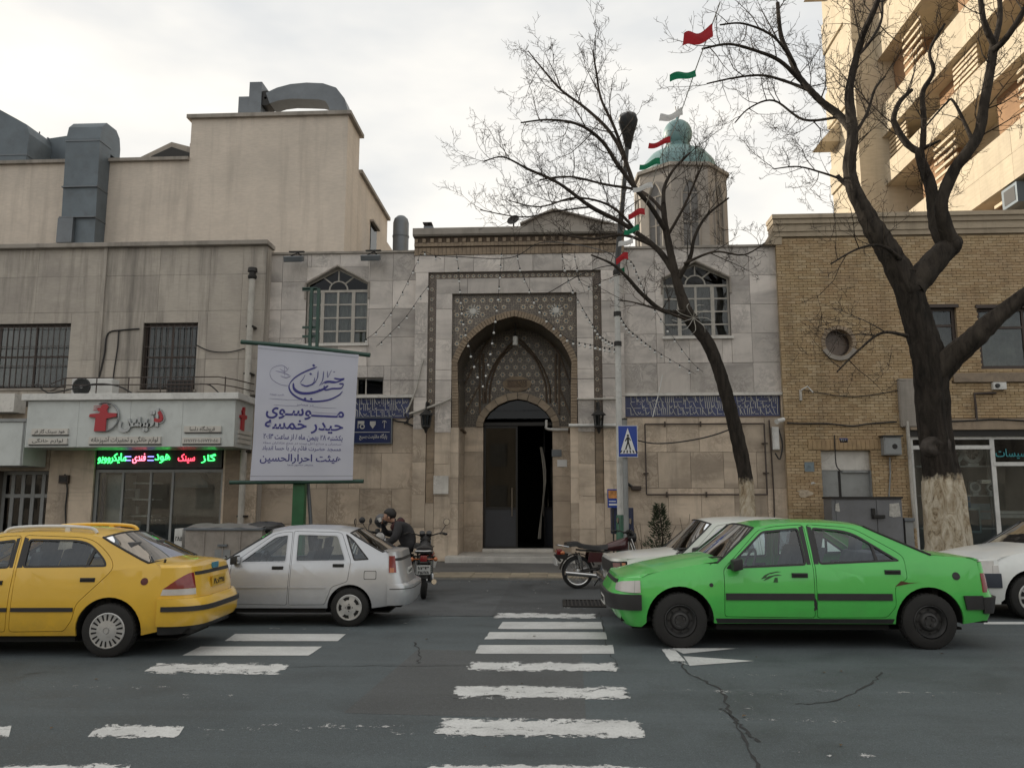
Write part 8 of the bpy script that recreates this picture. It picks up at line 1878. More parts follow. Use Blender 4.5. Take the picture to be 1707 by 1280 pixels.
# blue board under the left band
r_ = rect(588, 697, 652, 738, YM-.1); bd = thing('blue_board', 'dark blue notice board with three small emblems under the left tile band', 'sign board', ((r_[0]+r_[2])/2, YM-.1, r_[1]))
MB().box(r_[0], YM-.10, r_[1], r_[2], YM-.02, r_[3]).build('panel', plain('board_navy', (.012, .022, .085), .35, dirt=.1), bd)
f = MB(); 
for a, b, c_, d in ((r_[0]-.03, r_[1]-.03, r_[2]+.03, r_[1]), (r_[0]-.03, r_[3], r_[2]+.03, r_[3]+.03), (r_[0]-.03, r_[1], r_[0], r_[3]), (r_[2], r_[1], r_[2]+.03, r_[3])): f.box(a, YM-.13, b, c_, YM-.01, d)
f.build('frame', M['galv'], bd); W_, H_ = r_[2]-r_[0], r_[3]-r_[1]; bw_ = M['script']
MB().box(r_[0]+.04, YM-.106, r_[1]+H_*.42, r_[2]-.04, YM-.10, r_[1]+H_*.445).build('rule', bw_, bd)
lettering('پایگاه مقاومت بسیج', (r_[0]+r_[2])/2+.04, YM-.104, r_[1]+H_*.24, .14, bw_, bd, .002, .002, W_*.72)
for k, kind in enumerate(('flag', 'shield', 'staff')):
    cx_, cz_ = r_[0]+W_*(.22+.30*k), r_[1]+H_*.74; m = MB()
    if kind == 'flag': m.tube([(cx_-.09, YM-.104, cz_-.1), (cx_-.09, YM-.104, cz_+.1)], .012, 5); m.box(cx_-.08, YM-.106, cz_+.02, cx_+.08, YM-.10, cz_+.1); m.lathe([(.04,.002),(.07,.002)], (cx_+.03, YM-.104, cz_-.05), (0,-1,0), 14)
    elif kind == 'shield': m.prism([(cx_-.08, cz_+.09), (cx_+.08, cz_+.09), (cx_+.08, cz_), (cx_, cz_-.11), (cx_-.08, cz_)], YM-.106, YM-.10)
    else: m.tube([(cx_, YM-.104, cz_-.1), (cx_, YM-.104, cz_+.1)], .010, 5); m.tube([(cx_+.05*math.cos(a*.4), YM-.104, cz_+.05+.05*math.sin(a*.4)) for a in range(9)], .010, 4)
    m.build('emblem', bw_, bd)
for px_, py_, lab, mt in ((937,772,'white paper notice on the right jamb of the mosque door','paper'),(928,755,'small dark notice above the white paper on the right jamb','dark')):
    c = atY(px_, py_, YN-.03); t = MB().box(c.x-.14, YN-.022, c.z-.10, c.x+.14, YN-.012, c.z+.10).build('paper_notice', M['signwhite'] if mt == 'paper' else M['galv']); tag(t, lab, 'notice')
c = atY(735, 808, YP-.02); t = MB().box(c.x-.20, YP-.024, c.z-.24, c.x+.20, YP-.014, c.z+.24).build('patch_slab', M['step']); tag(t, 'pale plain panel on the left portal pier', 'panel')
# ================================================================== banner stand
YBN = 19.4
bs = thing('banner_stand', 'green steel banner stand on the pavement with a leaning top bar', 'banner stand', (atY(494, 900, YBN).x, YBN, WALK))
M['bgreen'] = plain('banner_green_paint', (.014, .095, .034), .4, var=.2); M['bgreen2'] = plain('dark_green_paint', (.016, .055, .04), .4, var=.2)
pa, pb_ = atY(482, 930, YBN+.1), atY(508, 805, YBN+.1); zl = atY(495, 803, YBN+.1).z
MB().box(pa.x+.02, YBN+.10, WALK, pb_.x, YBN+.30, zl).build('post', M['bgreen'], bs, bevel=.01); MB().box(pa.x-.15, YBN, WALK, pb_.x+.15, YBN+.4, WALK+.03).build('base_plate', M['bgreen2'], bs)
for px_ in (508, 520): a_, b_ = atY(px_, 803, YBN+.14), atY(px_, 481, YBN+.14); MB().box(a_.x-.035, YBN+.12, a_.z, a_.x+.035, YBN+.19, b_.z).build('mast', M['bgreen2'], bs)
for py_ in (482, 545, 560, 480): a_, b_ = atY(506, py_, YBN+.14), atY(524, py_, YBN+.14); MB().box(a_.x-.05, YBN+.19, a_.z-.03, b_.x+.05, YBN+.22, a_.z+.03).build('cross_piece', M['bgreen2'], bs)
MB().tube([atY(402, 570, YBN), atY(500, 578, YBN), atY(617, 592, YBN)], .055, 10).build('top_bar', M['bgreen2'], bs, smooth=50); MB().tube([atY(383, 804, YBN), atY(606, 802, YBN)], .05, 10).build('bottom_bar', M['bgreen2'], bs, smooth=50)
bn = thing('cloth_banner', 'white cloth banner with purple calligraphy announcing a gathering', 'banner', (atY(505, 690, YBN).x, YBN-.05, atY(505, 800, YBN).z))
cor = [[atY(430, 575, YBN-.06), atY(598, 591, YBN-.06)], [atY(416.5, 801, YBN-.06), atY(588, 800, YBN-.06)]]
def bpt(u_, v_, o=0.0):
    p = cor[0][0].lerp(cor[0][1], u_).lerp(cor[1][0].lerp(cor[1][1], u_), v_)
    return p + Vector((.02*math.sin(v_*3.14)*(u_-.5)*-1.2, .018*math.sin(u_*9+v_*2) + .012*math.sin(v_*11+u_*3) - o, 0))
rows = [[bpt(i/24, j/32) for i in range(25)] for j in range(33)]
t = NT('banner_cloth'); p = t.pos('obj'); cc = t.ramp(t.noise(p, 1.2, 4), [(.3, (.56, .58, .68)), (.7, (.62, .64, .73))]); t.col(cc); t.set(Roughness=.75); tr = t.new('BsdfTranslucent'); tr.inputs[0].default_value = (.55, .56, .65, 1); mx = t.new('MixShader'); mx.inputs[0].default_value = .25; t.l.new(t.b.outputs[0], mx.inputs[1]); t.l.new(tr.outputs[0], mx.inputs[2]); t.l.new(mx.outputs[0], t.out.inputs[0])
MB().grid(rows, flip=True).build('cloth', t.m, bn, smooth=80)
for v0 in (.02, .965): MB().grid([[bpt(i/24, v_, .004) for i in range(25)] for v_ in (v0, v0+.006)], flip=True).build('hem', M['bgreen2'] if v0 < .01 else plain('hem_thread', (.36, .37, .44), .8), bn)
INK = plain('purple_ink', (.045, .045, .20), .8, var=.1); INK2 = plain('pale_ink', (.20, .20, .33), .8)
bwid = (cor[0][1]-cor[0][0]).length; bhei = (cor[1][0]-cor[0][0]).length
def U(px_): return (px_-424)/(592-424)
def V(py_): return (py_-582)/(800-582)
def on_cloth(me, mat, nm, uc, vc, wu=None, hv=None):
    """Lay a flat mesh (x, y) centred on 0 on the banner: printed letters follow the cloth."""
    xs = [v.co.x for v in me.vertices]; ys = [v.co.y for v in me.vertices]; sx = wu/(max(xs)-min(xs)) if wu else 1/bwid; sy = hv/(max(ys)-min(ys)) if hv else 1/bhei
    for v in me.vertices: v.co = bpt(uc + v.co.x*sx, vc - v.co.y*sy, .006)
    me.materials.clear(); me.materials.append(mat); link(nm, me, bn)
def blines(s_, px0_, px1_, py_, hpx, mat=INK, bold=.012):
    me = text_mesh(shape(s_), 1.0, 0, bold, 3); on_cloth(me, mat, 'lettering', U((px0_+px1_)/2), V(py_), (px1_-px0_)/168, hpx/218)
blines('مـــــوسـوی', 443, 573, 691, 19, bold=.02); blines('حیدر خمسه', 442, 573, 712, 22, bold=.02); blines('یکشنبه ۲۸ بهمن ماه / از ساعت ۲۰:۱۳', 441, 573, 730, 12, bold=.012)
blines('سخنران و مداح اهل بیت در جمع عزاداران محله', 441, 571, 740, 5.5, INK2); blines('مسجد حضرت قائم یار با حسا اندباد', 440, 571, 749, 11, bold=.004); blines('هیئت احرارالحسین', 438, 572, 765, 16, bold=.016); blines('منتظر حضور شما', 485, 526, 775, 4, INK2)
blines('در محضر', 494, 522, 676, 5, INK2); blines('شب جمعه', 448, 472, 661, 4, INK2)
def stroke(pts, w0, mat=INK, nm='calligraphy'):      # broad-pen stroke: width varies with direction
    P = smooth_path([Vector((x, y, 0)) for x, y in pts], 7); vs = []; n = len(P)
    for i, p in enumerate(P):
        t_ = (P[min(i+1, n-1)]-P[max(i-1, 0)]).normalized(); nrm = Vector((-t_.y, t_.x, 0)); wd = w0*(.35 + .65*abs(t_.x*.8 + t_.y*.3))*min(1, (i+.6)/3, (n-i-.4)/3)
        for s in (-.5, .5): q = p + nrm*wd*s; vs.append(bpt(U(q.x), V(q.y), .007))
    MB().add(vs, [(2*i, 2*i+1, 2*i+3, 2*i+2) for i in range(n-1)]).build(nm, mat, bn)
stroke([(525,610),(505,620),(488,632),(480,645),(485,657),(500,666),(520,669),(545,665),(562,656),(569,648)], 3.6)
stroke([(487,640),(489,650),(500,656),(517,655),(535,648),(545,640)], 5.2); stroke([(498,640),(503,632),(506,625)], 2.2); stroke([(499,641),(510,644),(520,638),(522,628)], 2.6); stroke([(527,616),(526,630),(519,640),(505,645)], 2.8); stroke([(536,616),(535,632),(530,642)], 2.8)
stroke([(542,615),(543,626),(546,620),(549,613)], 1.8); stroke([(553,627),(563,628),(570,627),(556,634),(545,634),(538,637)], 3.4); stroke([(562,636),(569,636),(566,643),(552,645),(540,648),(538,640)], 3.4); stroke([(533,640),(542,633),(560,633)], 2.2)
for x_, y_, s in ((519,608,3.0),(515,623,2.6),(508,665,2.6),(518,665,2.6),(531,649,2.6),(553,616,1.4)): MB().add([bpt(U(x_+a*s), V(y_+b*s*.8), .007) for a, b in ((-1,0),(0,-1),(1,0),(0,1))], [(0,3,2,1)]).build('calligraphy_dot', INK, bn)
stroke([(480,645),(465,644),(450,636),(446,625),(452,616),(466,612),(476,618)], 1.0, INK2); stroke([(455,622),(468,624),(480,628)], 1.4, INK2); stroke([(462,618),(472,622),(478,614)], 1.2, INK2); stroke([(470,612),(471,630)], 1.2, INK2); stroke([(464,630),(474,632),(482,629)], 1.4, INK2)
for xa, xb, y_ in ((446,500,668),(455,500,678),(520,560,678),(520,572,687)): stroke([(xa, y_), ((xa+xb)/2, y_+.4), (xb, y_)], .7, INK2, 'rule')
cable('grey steel stay post just right of the green banner post', [atY(x, y, YBN+.5) for x, y in ((520,930),(517,860),(513,806))], .05, M['galv'], False, 'post')
# ================================================================== skip by the kerb, cable cabinet
YD = 15.6
dm = thing('waste_container', 'dented grey steel waste container with open lid behind the silver car', 'waste container', (atY(362, 900, YD).x, YD, 0)); a_, b_ = atY(305, 960, YD), atY(437, 884, YD)
M['bin'] = plain('bin_steel', (.30, .27, .24), .55, .15, .2, 2, dirt=.5); x0, x1, zt = a_.x, b_.x, b_.z; zb = .22
m = MB(); m.prism([(YD, zb+.25), (YD+.25, zb), (YD+.95, zb), (YD+1.2, zb+.3), (YD+1.2, zt), (YD, zt)], x0, x1-.0, 'x'); m.build('tub', M['bin'], dm)
MB().box(x0-.03, YD-.04, zt, x1+.03, YD+1.24, zt+.045).build('rim', M['galv'], dm, bevel=.012); c = MB(); c.grid([[(lerp(x0, x1, i/10), YD+.02+1.16*j/6, zt+.05+.07*math.sin(math.pi*j/6)+.01*math.sin(i*2.0)) for i in range(11)] for j in range(7)]); c.build('lid', plain('bin_lid', (.16, .155, .15), .5, .2, dirt=.4), dm, smooth=40)
for q in (.25, .5, .72): MB().box(lerp(x0, x1, q)-.012, YD-.02, zb+.3, lerp(x0, x1, q)+.012, YD, zt-.02).build('rib', M['bin'], dm)
MB().box(lerp(x0, x1, .44), YD-.05, zt-.30, lerp(x0, x1, .56), YD, zt-.26).build('handle', M['galv'], dm); MB().box(lerp(x0, x1, .40), YD-.012, zb+.28, lerp(x0, x1, .60), YD, zt-.36).build('patch', M['greymetal'], dm)
for q in (x0+.15, x1-.15):
    for y_ in (YD+.25, YD+.95): MB().lathe([(.05,-.03),(.10,-.03),(.10,.03),(.05,.03)], (q, y_, .10), (1,0,0), 14).build('castor', M['rubber'], dm); MB().box(q-.04, y_-.03, .10, q+.04, y_+.03, zb+.12).build('bracket', M['darkmetal'], dm)
a2, b2 = atY(288, 940, YD+.3), atY(306, 881, YD+.3); MB().box(a2.x, YD+.3, .3, b2.x-.02, YD+.95, b2.z).build('side_box', M['white'], dm); lettering('۲۸۵', (a2.x+b2.x)/2, YD+.295, lerp(.3, b2.z, .75), .12, M['black'], dm, .001, .002, .14)
bag = MB(); bag.ball((x1-.1, YD+.5, zt+.02), (.38, .4, .14), 12, 8); 
for i_, v in enumerate(bag.v): bag.v[i_] = (v[0]+.03*math.sin(i_*2.3), v[1]+.03*math.cos(i_*1.7), v[2]+.02*math.sin(i_*3.1))
o = bag.build('rubbish_bag', M['black'], smooth=80); tag(o, 'black rubbish bag bulging out of the waste container', 'bag')
YCB = 20.6; kb = thing('cable_cabinet', 'wide grey street cabinet with double doors before the brick wall', 'cabinet', (atY(1448, 900, YCB).x, YCB, WALK)); a_, b_ = atY(1391, 950, YCB), atY(1504, 831, YCB); x0, x1, zt = a_.x, b_.x, b_.z
M['cab'] = plain('cabinet_grey', (.15, .155, .165), .5, .1, .15, 1.5, dirt=.3); MB().box(x0+.02, YCB, WALK, x1-.02, YCB+.6, zt).build('case', M['cab'], kb); MB().box(x0, YCB-.05, zt, x1, YCB+.65, zt+.05).build('roof', M['darkmetal'], kb)
xm = XZ(1462, 870, YCB)[0]
for a, b in ((x0+.12, xm-.01), (xm+.01, x1-.05)): MB().box(a, YCB-.02, WALK+.12, b, YCB-.001, zt-.04).build('door', M['cab'], kb, bevel=.006)
q = XZ(1462, 858, YCB); MB().box(q[0]-.12, YCB-.10, q[1]-.08, q[0]+.16, YCB-.02, q[1]+.0).build('hasp', M['darkmetal'], kb, bevel=.01); MB().box(q[0]-.14, YCB-.07, q[1]-.08, q[0]-.06, YCB-.02, q[1]+.16).build('handle', M['darkmetal'], kb)
for pxy in ((1482,838,1501,862),(1392,838,1400,853)):
    r_ = rect(*pxy, YCB-.03); o = MB().prism([(r_[0], r_[1]+.03), (r_[0]+.1, r_[1]), (r_[2], r_[1]+.02), (r_[2]-.02, r_[3]), (r_[0]+.02, r_[3]-.02)], YCB-.030, YCB-.024).build('paper_notice', plain('torn_paper', (.42, .41, .38), .8, var=.35, scale=14)); tag(o, 'torn white paper pasted on the right cabinet door' if pxy[0] > 1450 else 'torn paper strip on the left edge of the street cabinet', 'paper')
r_ = rect(1508, 863, 1526, 920, YCB+.1); gp2 = thing('gas_box', 'small grey capped box standing right of the street cabinet', 'box', ((r_[0]+r_[2])/2, YCB+.1, WALK)); MB().box(r_[0]+.03, YCB+.1, WALK, r_[2]-.03, YCB+.5, r_[3]-.08).build('case', M['greymetal'], gp2); MB().box(r_[0], YCB+.05, r_[3]-.08, r_[2], YCB+.55, r_[3]).build('cap', M['galv'], gp2, bevel=.01)
t, r_ = wallbox('broken_bracket', 'rusty broken pipe stub on the wall right of the sign post', 'pipe stub', 1052, 810, 1068, 817, .15, M['brown_frame'], YM)
MB().tube([atY(1056, 813, YM-.1), atY(1046, 806, YM-.12)], .04, 6).build('stub', M['darkmetal'], t)
# ---- litter: leaves and scraps blown against the kerb
lt = MB(); rl = random.Random(77)
for k in range(420):
    if rl.random() < .6: x_, y_ = rl.uniform(-12, 12), KERB - abs(rl.gauss(0, .5)) - .05
    else: x_, y_ = rl.uniform(-10, 10), rl.uniform(4, 21)
    z_ = .008 if y_ < KERB else WALK + .008; a = rl.uniform(0, 6.28); s_ = rl.uniform(.008, .03); c_, d_ = math.cos(a)*s_, math.sin(a)*s_
    lt.add([(x_-c_, y_-d_, z_), (x_+d_*.5, y_-c_*.5, z_+.006), (x_+c_, y_+d_, z_+.002), (x_-d_*.5, y_+c_*.5, z_+.008)], [(0,1,2,3)], rl.choice((0,0,0,1)))
o = lt.build('litter', [plain('dead_leaf', (.12, .08, .045), .9, var=.5), plain('paper_bits', (.5, .5, .48), .8)], kind='stuff'); o['label'] = 'dead leaves and paper bits along the kerb and road'
# ================================================================== motorcycles and the man
def motorbike(name, label, loc, rz, paint, seatm, plate_txt=None, group='motorcycles on the pavement', mirrors=(-1, 1)):
    b = thing(name, label, 'motorcycle', loc, rz, group); D, C = M['darkmetal'], M['chrome']
    def put(nm, m, mat, sm=50, par=None, bev=0): return place_mesh(nm, m.mesh(nm, mat, sm, bev), mat, par or b, smooth=sm)
    R0 = .30; xr, xf = 0.0, 1.24
    for x, w in ((xr, .10), (xf, .085)):
        t = MB(); t.lathe([(R0*.78, -w*.35), (R0*.86, -w*.5), (R0*.96, -w*.38), (R0, 0), (R0*.96, w*.38), (R0*.86, w*.5), (R0*.78, w*.35)], (x, 0, R0), (0,1,0), 30); wh = put('wheel', t, M['rubber'])
        t = MB(); t.lathe([(R0*.72, -w*.3), (R0*.80, -w*.36), (R0*.80, w*.36), (R0*.72, w*.3), (R0*.72, -w*.3)], (x, 0, R0), (0,1,0), 30); put('rim', t, C, 50, wh)
        t = MB(); t.lathe([(0,-.07),(.06,-.06),(.075,0),(.06,.06),(0,.07)], (x, 0, R0), (0,1,0), 14)
        for k in range(18):
            a = k*math.pi/9; s = .04*(1 if k % 2 else -1); t.tube([(x+.06*math.cos(a+.3), s, R0+.06*math.sin(a+.3)), (x+R0*.74*math.cos(a), 0, R0+R0*.74*math.sin(a))], .004, 3, cap=False)
        put('spokes', t, C, 50, wh)
        t = MB(); rows = []
        for k in range(15):
            a = R(lerp(20, 170, k/14)) if x == xr else R(lerp(25, 150, k/14)); rows.append([(x+(R0+.045)*math.cos(a), y, R0+(R0+.045)*math.sin(a)-abs(y)*.25) for y in (-.07, -.04, 0, .04, .07)])
        t.grid(rows); put('mudguard', t, D if x == xr else C)
    t = MB(); 
    for s in (-1, 1):
        t.tube([(xr, s*.09, R0), (.42, s*.06, .36)], .02, 6); t.tube([(xr+.08, s*.10, .30), (.0, s*.11, .66)], .012, 6); t.tube([(.0, s*.11, .70), (.55, s*.08, .66), (.95, s*.02, .80)], .016, 6)
    t.tube([(.98, 0, .88), (.78, 0, .40), (.55, 0, .26), (.35, 0, .34)], .022, 6); t.tube([(.98, 0, .86), (.5, 0, .66)], .022, 6); put('frame', t, D)
    t = MB()
    for s in (-1, 1):
        for k in range(7): t.lathe([(.045, -.012), (.045, .012)], (lerp(.04, .0, k/6), s*.11, lerp(.42, .60, k/6)), (0, 0, 1), 8)
    put('shock_absorber', t, C)
    t = MB()
    for s in (-1, 1): t.tube([(xf, s*.07, R0), (1.02, s*.08, .90)], .021, 8)
    put('fork', t, C)
    t = MB(); t.box(.42, -.10, .24, .74, .10, .42); t.obox((.70, 0, .50), (.06,0,.03), (0,.09,0), (-.04,0,.11)); 
    for k in range(5): t.obox((.685-.012*k, 0, .45+.03*k), (.085,0,.04), (0,.11,0), (-.001,0,.004))
    t.lathe([(0,-.13),(.09,-.13),(.10,-.10),(.10,.10),(.09,.13),(0,.13)], (.50, 0, .32), (0,1,0), 16); put('engine', t, M['galv'], 40, None, 0)
    t = MB(); t.tube(smooth_path([(.74, -.06, .52), (.84, -.12, .42), (.78, -.14, .24), (.5, -.15, .22), (.2, -.16, .25), (-.28, -.17, .30)], 5), [.02]*15+[.03]*3+[.042]*8, 10); put('exhaust', t, C)
    t = MB(); rows = []
    for k in range(11):
        f = k/10; x = lerp(.56, .98, f); w = .135*math.sin(math.pi*min(.97, .12+f*.86))**.6; h = lerp(.80, .93, f**.8); rows.append([(x, w*math.sin(a), lerp(.66, h, .5+.5*math.cos(a)) ) for a in [R(q) for q in range(-150, 151, 30)]])
    t.grid(rows); t.add(rows[0], [tuple(range(len(rows[0])))]); t.add(rows[-1], [tuple(range(len(rows[-1])))]); put('fuel_tank', t, paint, 60)
    t = MB(); rows = []
    for k in range(9): x = lerp(-.22, .60, k/8); zt = .80 + .02*math.sin(k*.8) + (.04 if k < 3 else 0); w = .13 if k < 6 else lerp(.13, .07, (k-5)/3); rows.append([(x, -w, zt-.09), (x, -w*.95, zt-.02), (x, -w*.5, zt), (x, w*.5, zt), (x, w*.95, zt-.02), (x, w, zt-.09)])
    t.grid(rows); t.add(rows[0], [(5,4,3,2,1,0)]); t.add(rows[-1], [(0,1,2,3,4,5)]); put('seat', t, seatm, 60)
    for s in (-1, 1): t = MB(); t.prism([(.16,.48),(.46,.48),(.52,.64),(.20,.66)], s*.10, s*.125); put('side_cover', t, paint)
    t = MB(); t.tube(smooth_path([(-.20, -.14, .76), (-.36, -.13, .79), (-.40, 0, .79), (-.36, .13, .79), (-.20, .14, .76)], 4), .012, 6); put('grab_rail', t, C)
    t = MB(); t.obox((-.30, 0, .60), (.10,0,-.02), (0,.05,0), (.02,0,.06)); t.obox((-.38, 0, .56), (.05,0,-.06), (0,.06,0), (.01,0,.01)); put('tail_bracket', t, D)
    t = MB(); t.box(-.40, -.055, .62, -.30, .055, .72); tl = put('tail_light', t, M['lens_red'], 40, None, .01)
    for s in (-1, 1): t = MB(); t.tube([(-.30, s*.05, .66), (-.32, s*.17, .66)], .01, 5); t.ball((-.33, s*.19, .66), (.045, .035, .035), 10, 6); put('indicator', t, M['lens_amber'])
    t = MB(); t.obox((-.43, 0, .50), (.006,0,.0), (0,.11,0), (-.02,0,.075)); np_ = put('number_plate', t, M['plate_white'])
    if plate_txt:
        for ln, zz in zip(plate_txt, (.535, .46)):
            me = text_mesh(ln, .1, .001, .002, 2, .18); ys = [v.co.y for v in me.vertices]; me.transform(Matrix.Diagonal((1, .05/(max(ys)-min(ys)), 1, 1))); me.transform(Matrix.Translation((-.445 - (zz-.5)*.25, 0, zz)) @ Matrix.Rotation(R(-90), 4, 'Z') @ Matrix.Rotation(R(90), 4, 'X')); place_mesh('lettering', me, M['trim'], np_)
    t = MB(); t.tube(smooth_path([(.80, -.36, 1.02), (.88, -.30, 1.04), (.99, -.14, 1.00), (1.0, 0, .96), (.99, .14, 1.00), (.88, .30, 1.04), (.80, .36, 1.02)], 4), .013, 6)
    for s in (-1, 1): t.tube([(.78, s*.375, 1.018), (.87, s*.31, 1.036)], .019, 6); t.tube([(.92, s*.20, 1.03), (.84, s*.36, 1.00)], .006, 4)
    put('handlebar', t, D)
    for s in mirrors:
        t = MB(); t.tube([(.92, s*.26, 1.03), (.94, s*.33, 1.13), (.93, s*.36, 1.19)], .007, 5); t.lathe([(0,.015),(.05,.012),(.062,0),(.056,-.006)], (.92, s*.37, 1.23), (1, 0, 0), 16); mi = put('mirror', t, M['black']); t = MB(); t.lathe([(0,-.007),(.054,-.007)], (.92, s*.37, 1.23), (1,0,0), 16); put('mirror_glass', t, M['chrome'], 40, mi)
    t = MB(); t.lathe([(0,-.14),(.06,-.13),(.095,-.03),(.10,0),(.085,.012)], (1.12, 0, .92), (1,0,0), 18); hl = put('headlight', t, M['black']); t = MB(); t.lathe([(0,.03),(.05,.025),(.088,.008)], (1.12, 0, .92), (1,0,0), 18); put('lens', t, M['lens_clear'], 60, hl)
    t = MB()
    for s in (-1, 1): t.lathe([(0,-.05),(.045,-.05),(.05,.03),(0,.035)], (1.02, s*.06, 1.02), (-.6,0,.8), 12)
    put('gauges', t, M['black'])
    t = MB(); t.tube([(.50, .12, .25), (.40, .28, .02)], .011, 5); put('stand', t, D)
    return b
bq = atZ(963, 976, WALK)
motorbike('motorcycle', 'dark red motorcycle parked rear end out beside the portal step', (bq.x, bq.y, 0.0), R(14), plain('maroon_paint', (.05, .012, .014), .3, coat=.5), M['black'])
bl = atZ(706, 998)
mb1 = motorbike('motorcycle', 'black motorcycle seen from behind with white plate beside the silver car', (bl.x, bl.y, 0), R(98), M['black'], M['black'], ('۱۲۳', '۴۵۶۷۸'), mirrors=(-1,))
YMn = 14.75; mc = atY(687, 950, YMn)
mb2 = motorbike('motorcycle', 'second black motorcycle under the seated man behind the silver car', (mc.x-.02, YMn, 0), R(172), M['black'], M['black'])
def skin_body(nodes, edges, sub=2, root=0):
    me = bpy.data.meshes.new('body'); me.from_pydata([n[0] for n in nodes], edges, []); o = bpy.data.objects.new('body', me); COL.objects.link(o)
    sk = o.modifiers.new('s', 'SKIN'); sk.use_smooth_shade = True; sk.branch_smoothing = .4; o.modifiers.new('d', 'SUBSURF').levels = sub; o.modifiers['d'].render_levels = sub
    for i, n in enumerate(nodes): r = n[1]; me.skin_vertices[0].data[i].radius = r if isinstance(r, tuple) else (r, r); me.skin_vertices[0].data[i].use_root = (i == root)
    bpy.context.view_layer.update(); dg = bpy.context.evaluated_depsgraph_get(); out = bpy.data.meshes.new_from_object(o.evaluated_get(dg)); bpy.data.objects.remove(o); bpy.data.meshes.remove(me); return out
# the man sits astride, leaning left over the handlebar, one hand raised to his mouth
# local frame: +x = the way he faces (towards picture left), +z up, origin on the saddle
N = [((0,0,.0),(.17,.19)), ((.04,0,.15),(.165,.20)), ((.13,0,.30),(.175,.215)), ((.22,0,.41),(.14,.18)), ((.295,0,.465),.068), ((.345,0,.495),.068), ((.41,0,.54),(.098,.086)), ((.43,0,.615),(.094,.086)), ((.43,0,.665),.055),
     ((.495,0,.525),.024), ((.485,0,.47),.044),
     ((.22,.19,.40),.095), ((.27,.31,.20),.075), ((.43,.25,.08),.06), ((.57,.22,.17),.042), ((.63,.22,.19),.04),
     ((.22,-.19,.40),.095), ((.34,-.31,.24),.075), ((.48,-.22,.27),.06), ((.53,-.10,.42),.040), ((.53,-.06,.465),.036),
     ((.05,.11,-.03),.12), ((.40,.20,-.09),.09), ((.38,.22,-.42),.065), ((.36,.23,-.68),.05), ((.46,.24,-.73),.04),
     ((.05,-.11,-.03),.12), ((.38,-.22,-.10),.09), ((.32,-.25,-.44),.065), ((.30,-.26,-.70),.05), ((.40,-.27,-.75),.04)]
E_ = [(0,1),(1,2),(2,3),(3,4),(4,5),(5,6),(6,7),(7,8),(6,9),(6,10),(3,11),(11,12),(12,13),(13,14),(14,15),(3,16),(16,17),(17,18),(18,19),(19,20),(0,21),(21,22),(22,23),(23,24),(24,25),(0,26),(26,27),(27,28),(28,29),(29,30)]
for hand, base, dirn, side in ((15, Vector((.63,.22,.19)), Vector((.9,0,.1)), 1), (20, Vector((.53,-.06,.465)), Vector((-.15,.35,.9)), -1)):
    f = dirn.normalized(); sd = f.cross(Vector((0,0,1)) if hand == 15 else Vector((1,0,0))).normalized()
    for k, (off, ln) in enumerate(((-.027,.07),(-.009,.08),(.009,.077),(.027,.062),(.036,.05))):
        p1 = base + sd*off + f*(.035 if k < 4 else .0); p2 = p1 + f*ln*.55 + (sd*.02 if k == 4 else Vector()); p3 = p2 + (f*.5 - Vector((0,0,.6)) if hand == 15 else f*.6 + Vector((-.5,0,0)))*ln*.45
        i0 = len(N); N += [(tuple(p1), .0105), (tuple(p2), .0095), (tuple(p3), .008)]; E_ += [(hand, i0), (i0, i0+1), (i0+1, i0+2)]
bme = skin_body(N, E_)
man = thing('person', 'man in a dark hooded jacket sitting on a motorcycle with hand raised to his mouth', 'person', (mc.x-.02, YMn, .755), R(188))
jk, tr_, skn, hr_ = plain('dark_jacket', (.022, .021, .023), .85, var=.35, scale=14), plain('dark_trousers', (.02, .021, .026), .9), plain('skin', (.34, .19, .13), .5), plain('black_hair', (.008, .006, .005), .6, var=.4, scale=40)
bme.materials.clear(); [bme.materials.append(q) for q in (jk, tr_, skn)]
for p in bme.polygons:
    c = p.center; h1 = (c - Vector((.65,.22,.19))).length < .075; h2 = (c - Vector((.53,-.04,.49))).length < .085 and c.z > .435
    p.material_index = 2 if (c.z > .47 and c.x > .31 and abs(c.y) < .12) or h1 or h2 else (1 if c.z < -.05 or (c.z < .02 and c.x > .2) else 0)
place_mesh('body', bme, [jk, tr_, skn], man, smooth=80)
hm = MB(); hm.ball((.395, 0, .605), (.118, .106, .112), 18, 12); 
for i_, v in enumerate(hm.v):
    n_ = mnoise.noise(Vector(v)*40); x, y, z = v; k = 1 + .05*n_; hm.v[i_] = (.40+(x-.40)*k - (.04 if (x > .45 and z < .62) else 0), y*k, max(z, .60 if x > .47 else (.55 if x > .40 else .49))+.014*n_)
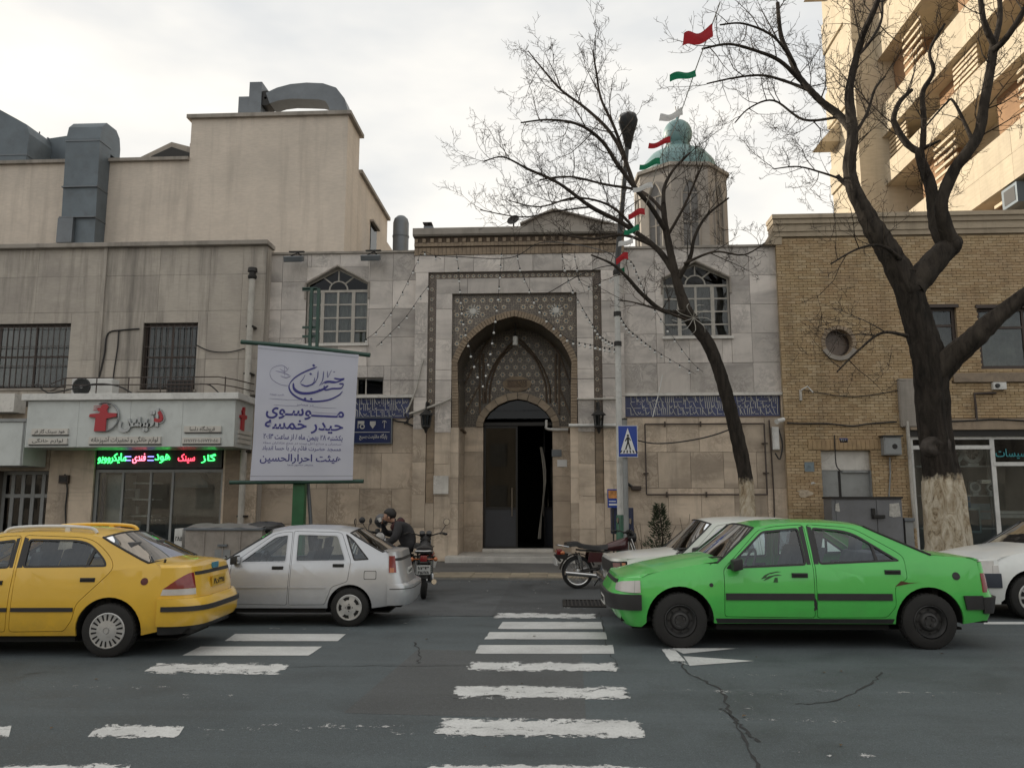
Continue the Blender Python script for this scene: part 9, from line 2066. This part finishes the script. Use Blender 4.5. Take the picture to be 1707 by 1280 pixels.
place_mesh('hair', hm.mesh('hair', hr_, 80), hr_, man, smooth=80)
for s in (-1, 1): e = MB(); e.ball((.405, s*.088, .55), (.022, .012, .032), 8, 6); place_mesh('ear', e.mesh('ear', skn, 80), skn, man)
e = MB()
for s in (-1, 1): e.ball((.500, s*.034, .555), (.010, .014, .008), 8, 5)
place_mesh('eyes', e.mesh('eyes', hr_, 80), hr_, man)
e = MB(); e.ball((.470, 0, .475), (.046, .060, .038), 12, 8); place_mesh('beard', e.mesh('beard', hr_, 80), hr_, man)
e = MB(); e.lathe([(.12,-.04),(.15,.0),(.14,.05),(.10,.08)], (.245, 0, .415), (.6,0,.8), 16); place_mesh('collar', e.mesh('collar', plain('maroon_lining', (.05, .014, .014), .9), 60), plain('maroon_lining', (.05, .014, .014), .9), man)
cupw = Matrix.Translation((mc.x-.02, YMn, .755)) @ Matrix.Rotation(R(188), 4, 'Z')
m = MB(); m.lathe([(.028,0),(.034,.075),(.0,.075)], (0,0,0), (0,0,1), 14); o = m.build('paper_cup', M['white'], smooth=50); o.location = cupw @ Vector((.555, -.02, .475)); o.rotation_euler = (0, R(25), R(188)); tag(o, 'white paper cup held to the seated man\'s mouth', 'cup')
# a third machine further back: only its round mirrors and screen show over the silver car
mc3 = atY(640, 950, 16.0)
mb3 = motorbike('motorcycle', 'grey motorcycle behind the seated man with two round mirrors and a helmet', (mc3.x-.2, 16.9, 0), R(-82), M['greymetal'], M['black'])
hp = atY(636, 868, 15.7); hl = thing('helmet', 'dark crash helmet hanging on the handlebar left of the seated man', 'helmet', hp); m = MB(); m.ball(hp, (.13, .15, .14), 18, 12); m.build('shell', plain('helmet_shell', (.03, .032, .035), .3, coat=.5), hl, smooth=80); MB().box(hp.x-.11, hp.y-.145, hp.z-.05, hp.x+.11, hp.y-.09, hp.z+.03).build('visor', M['black'], hl, bevel=.02)
for px_, py_, rr_, lab in ((614, 856, .115, 'left round chrome ring mirror above the silver car'), (628, 843, .09, 'right round chrome ring mirror above the silver car')): pass
bpy.context.view_layer.update()
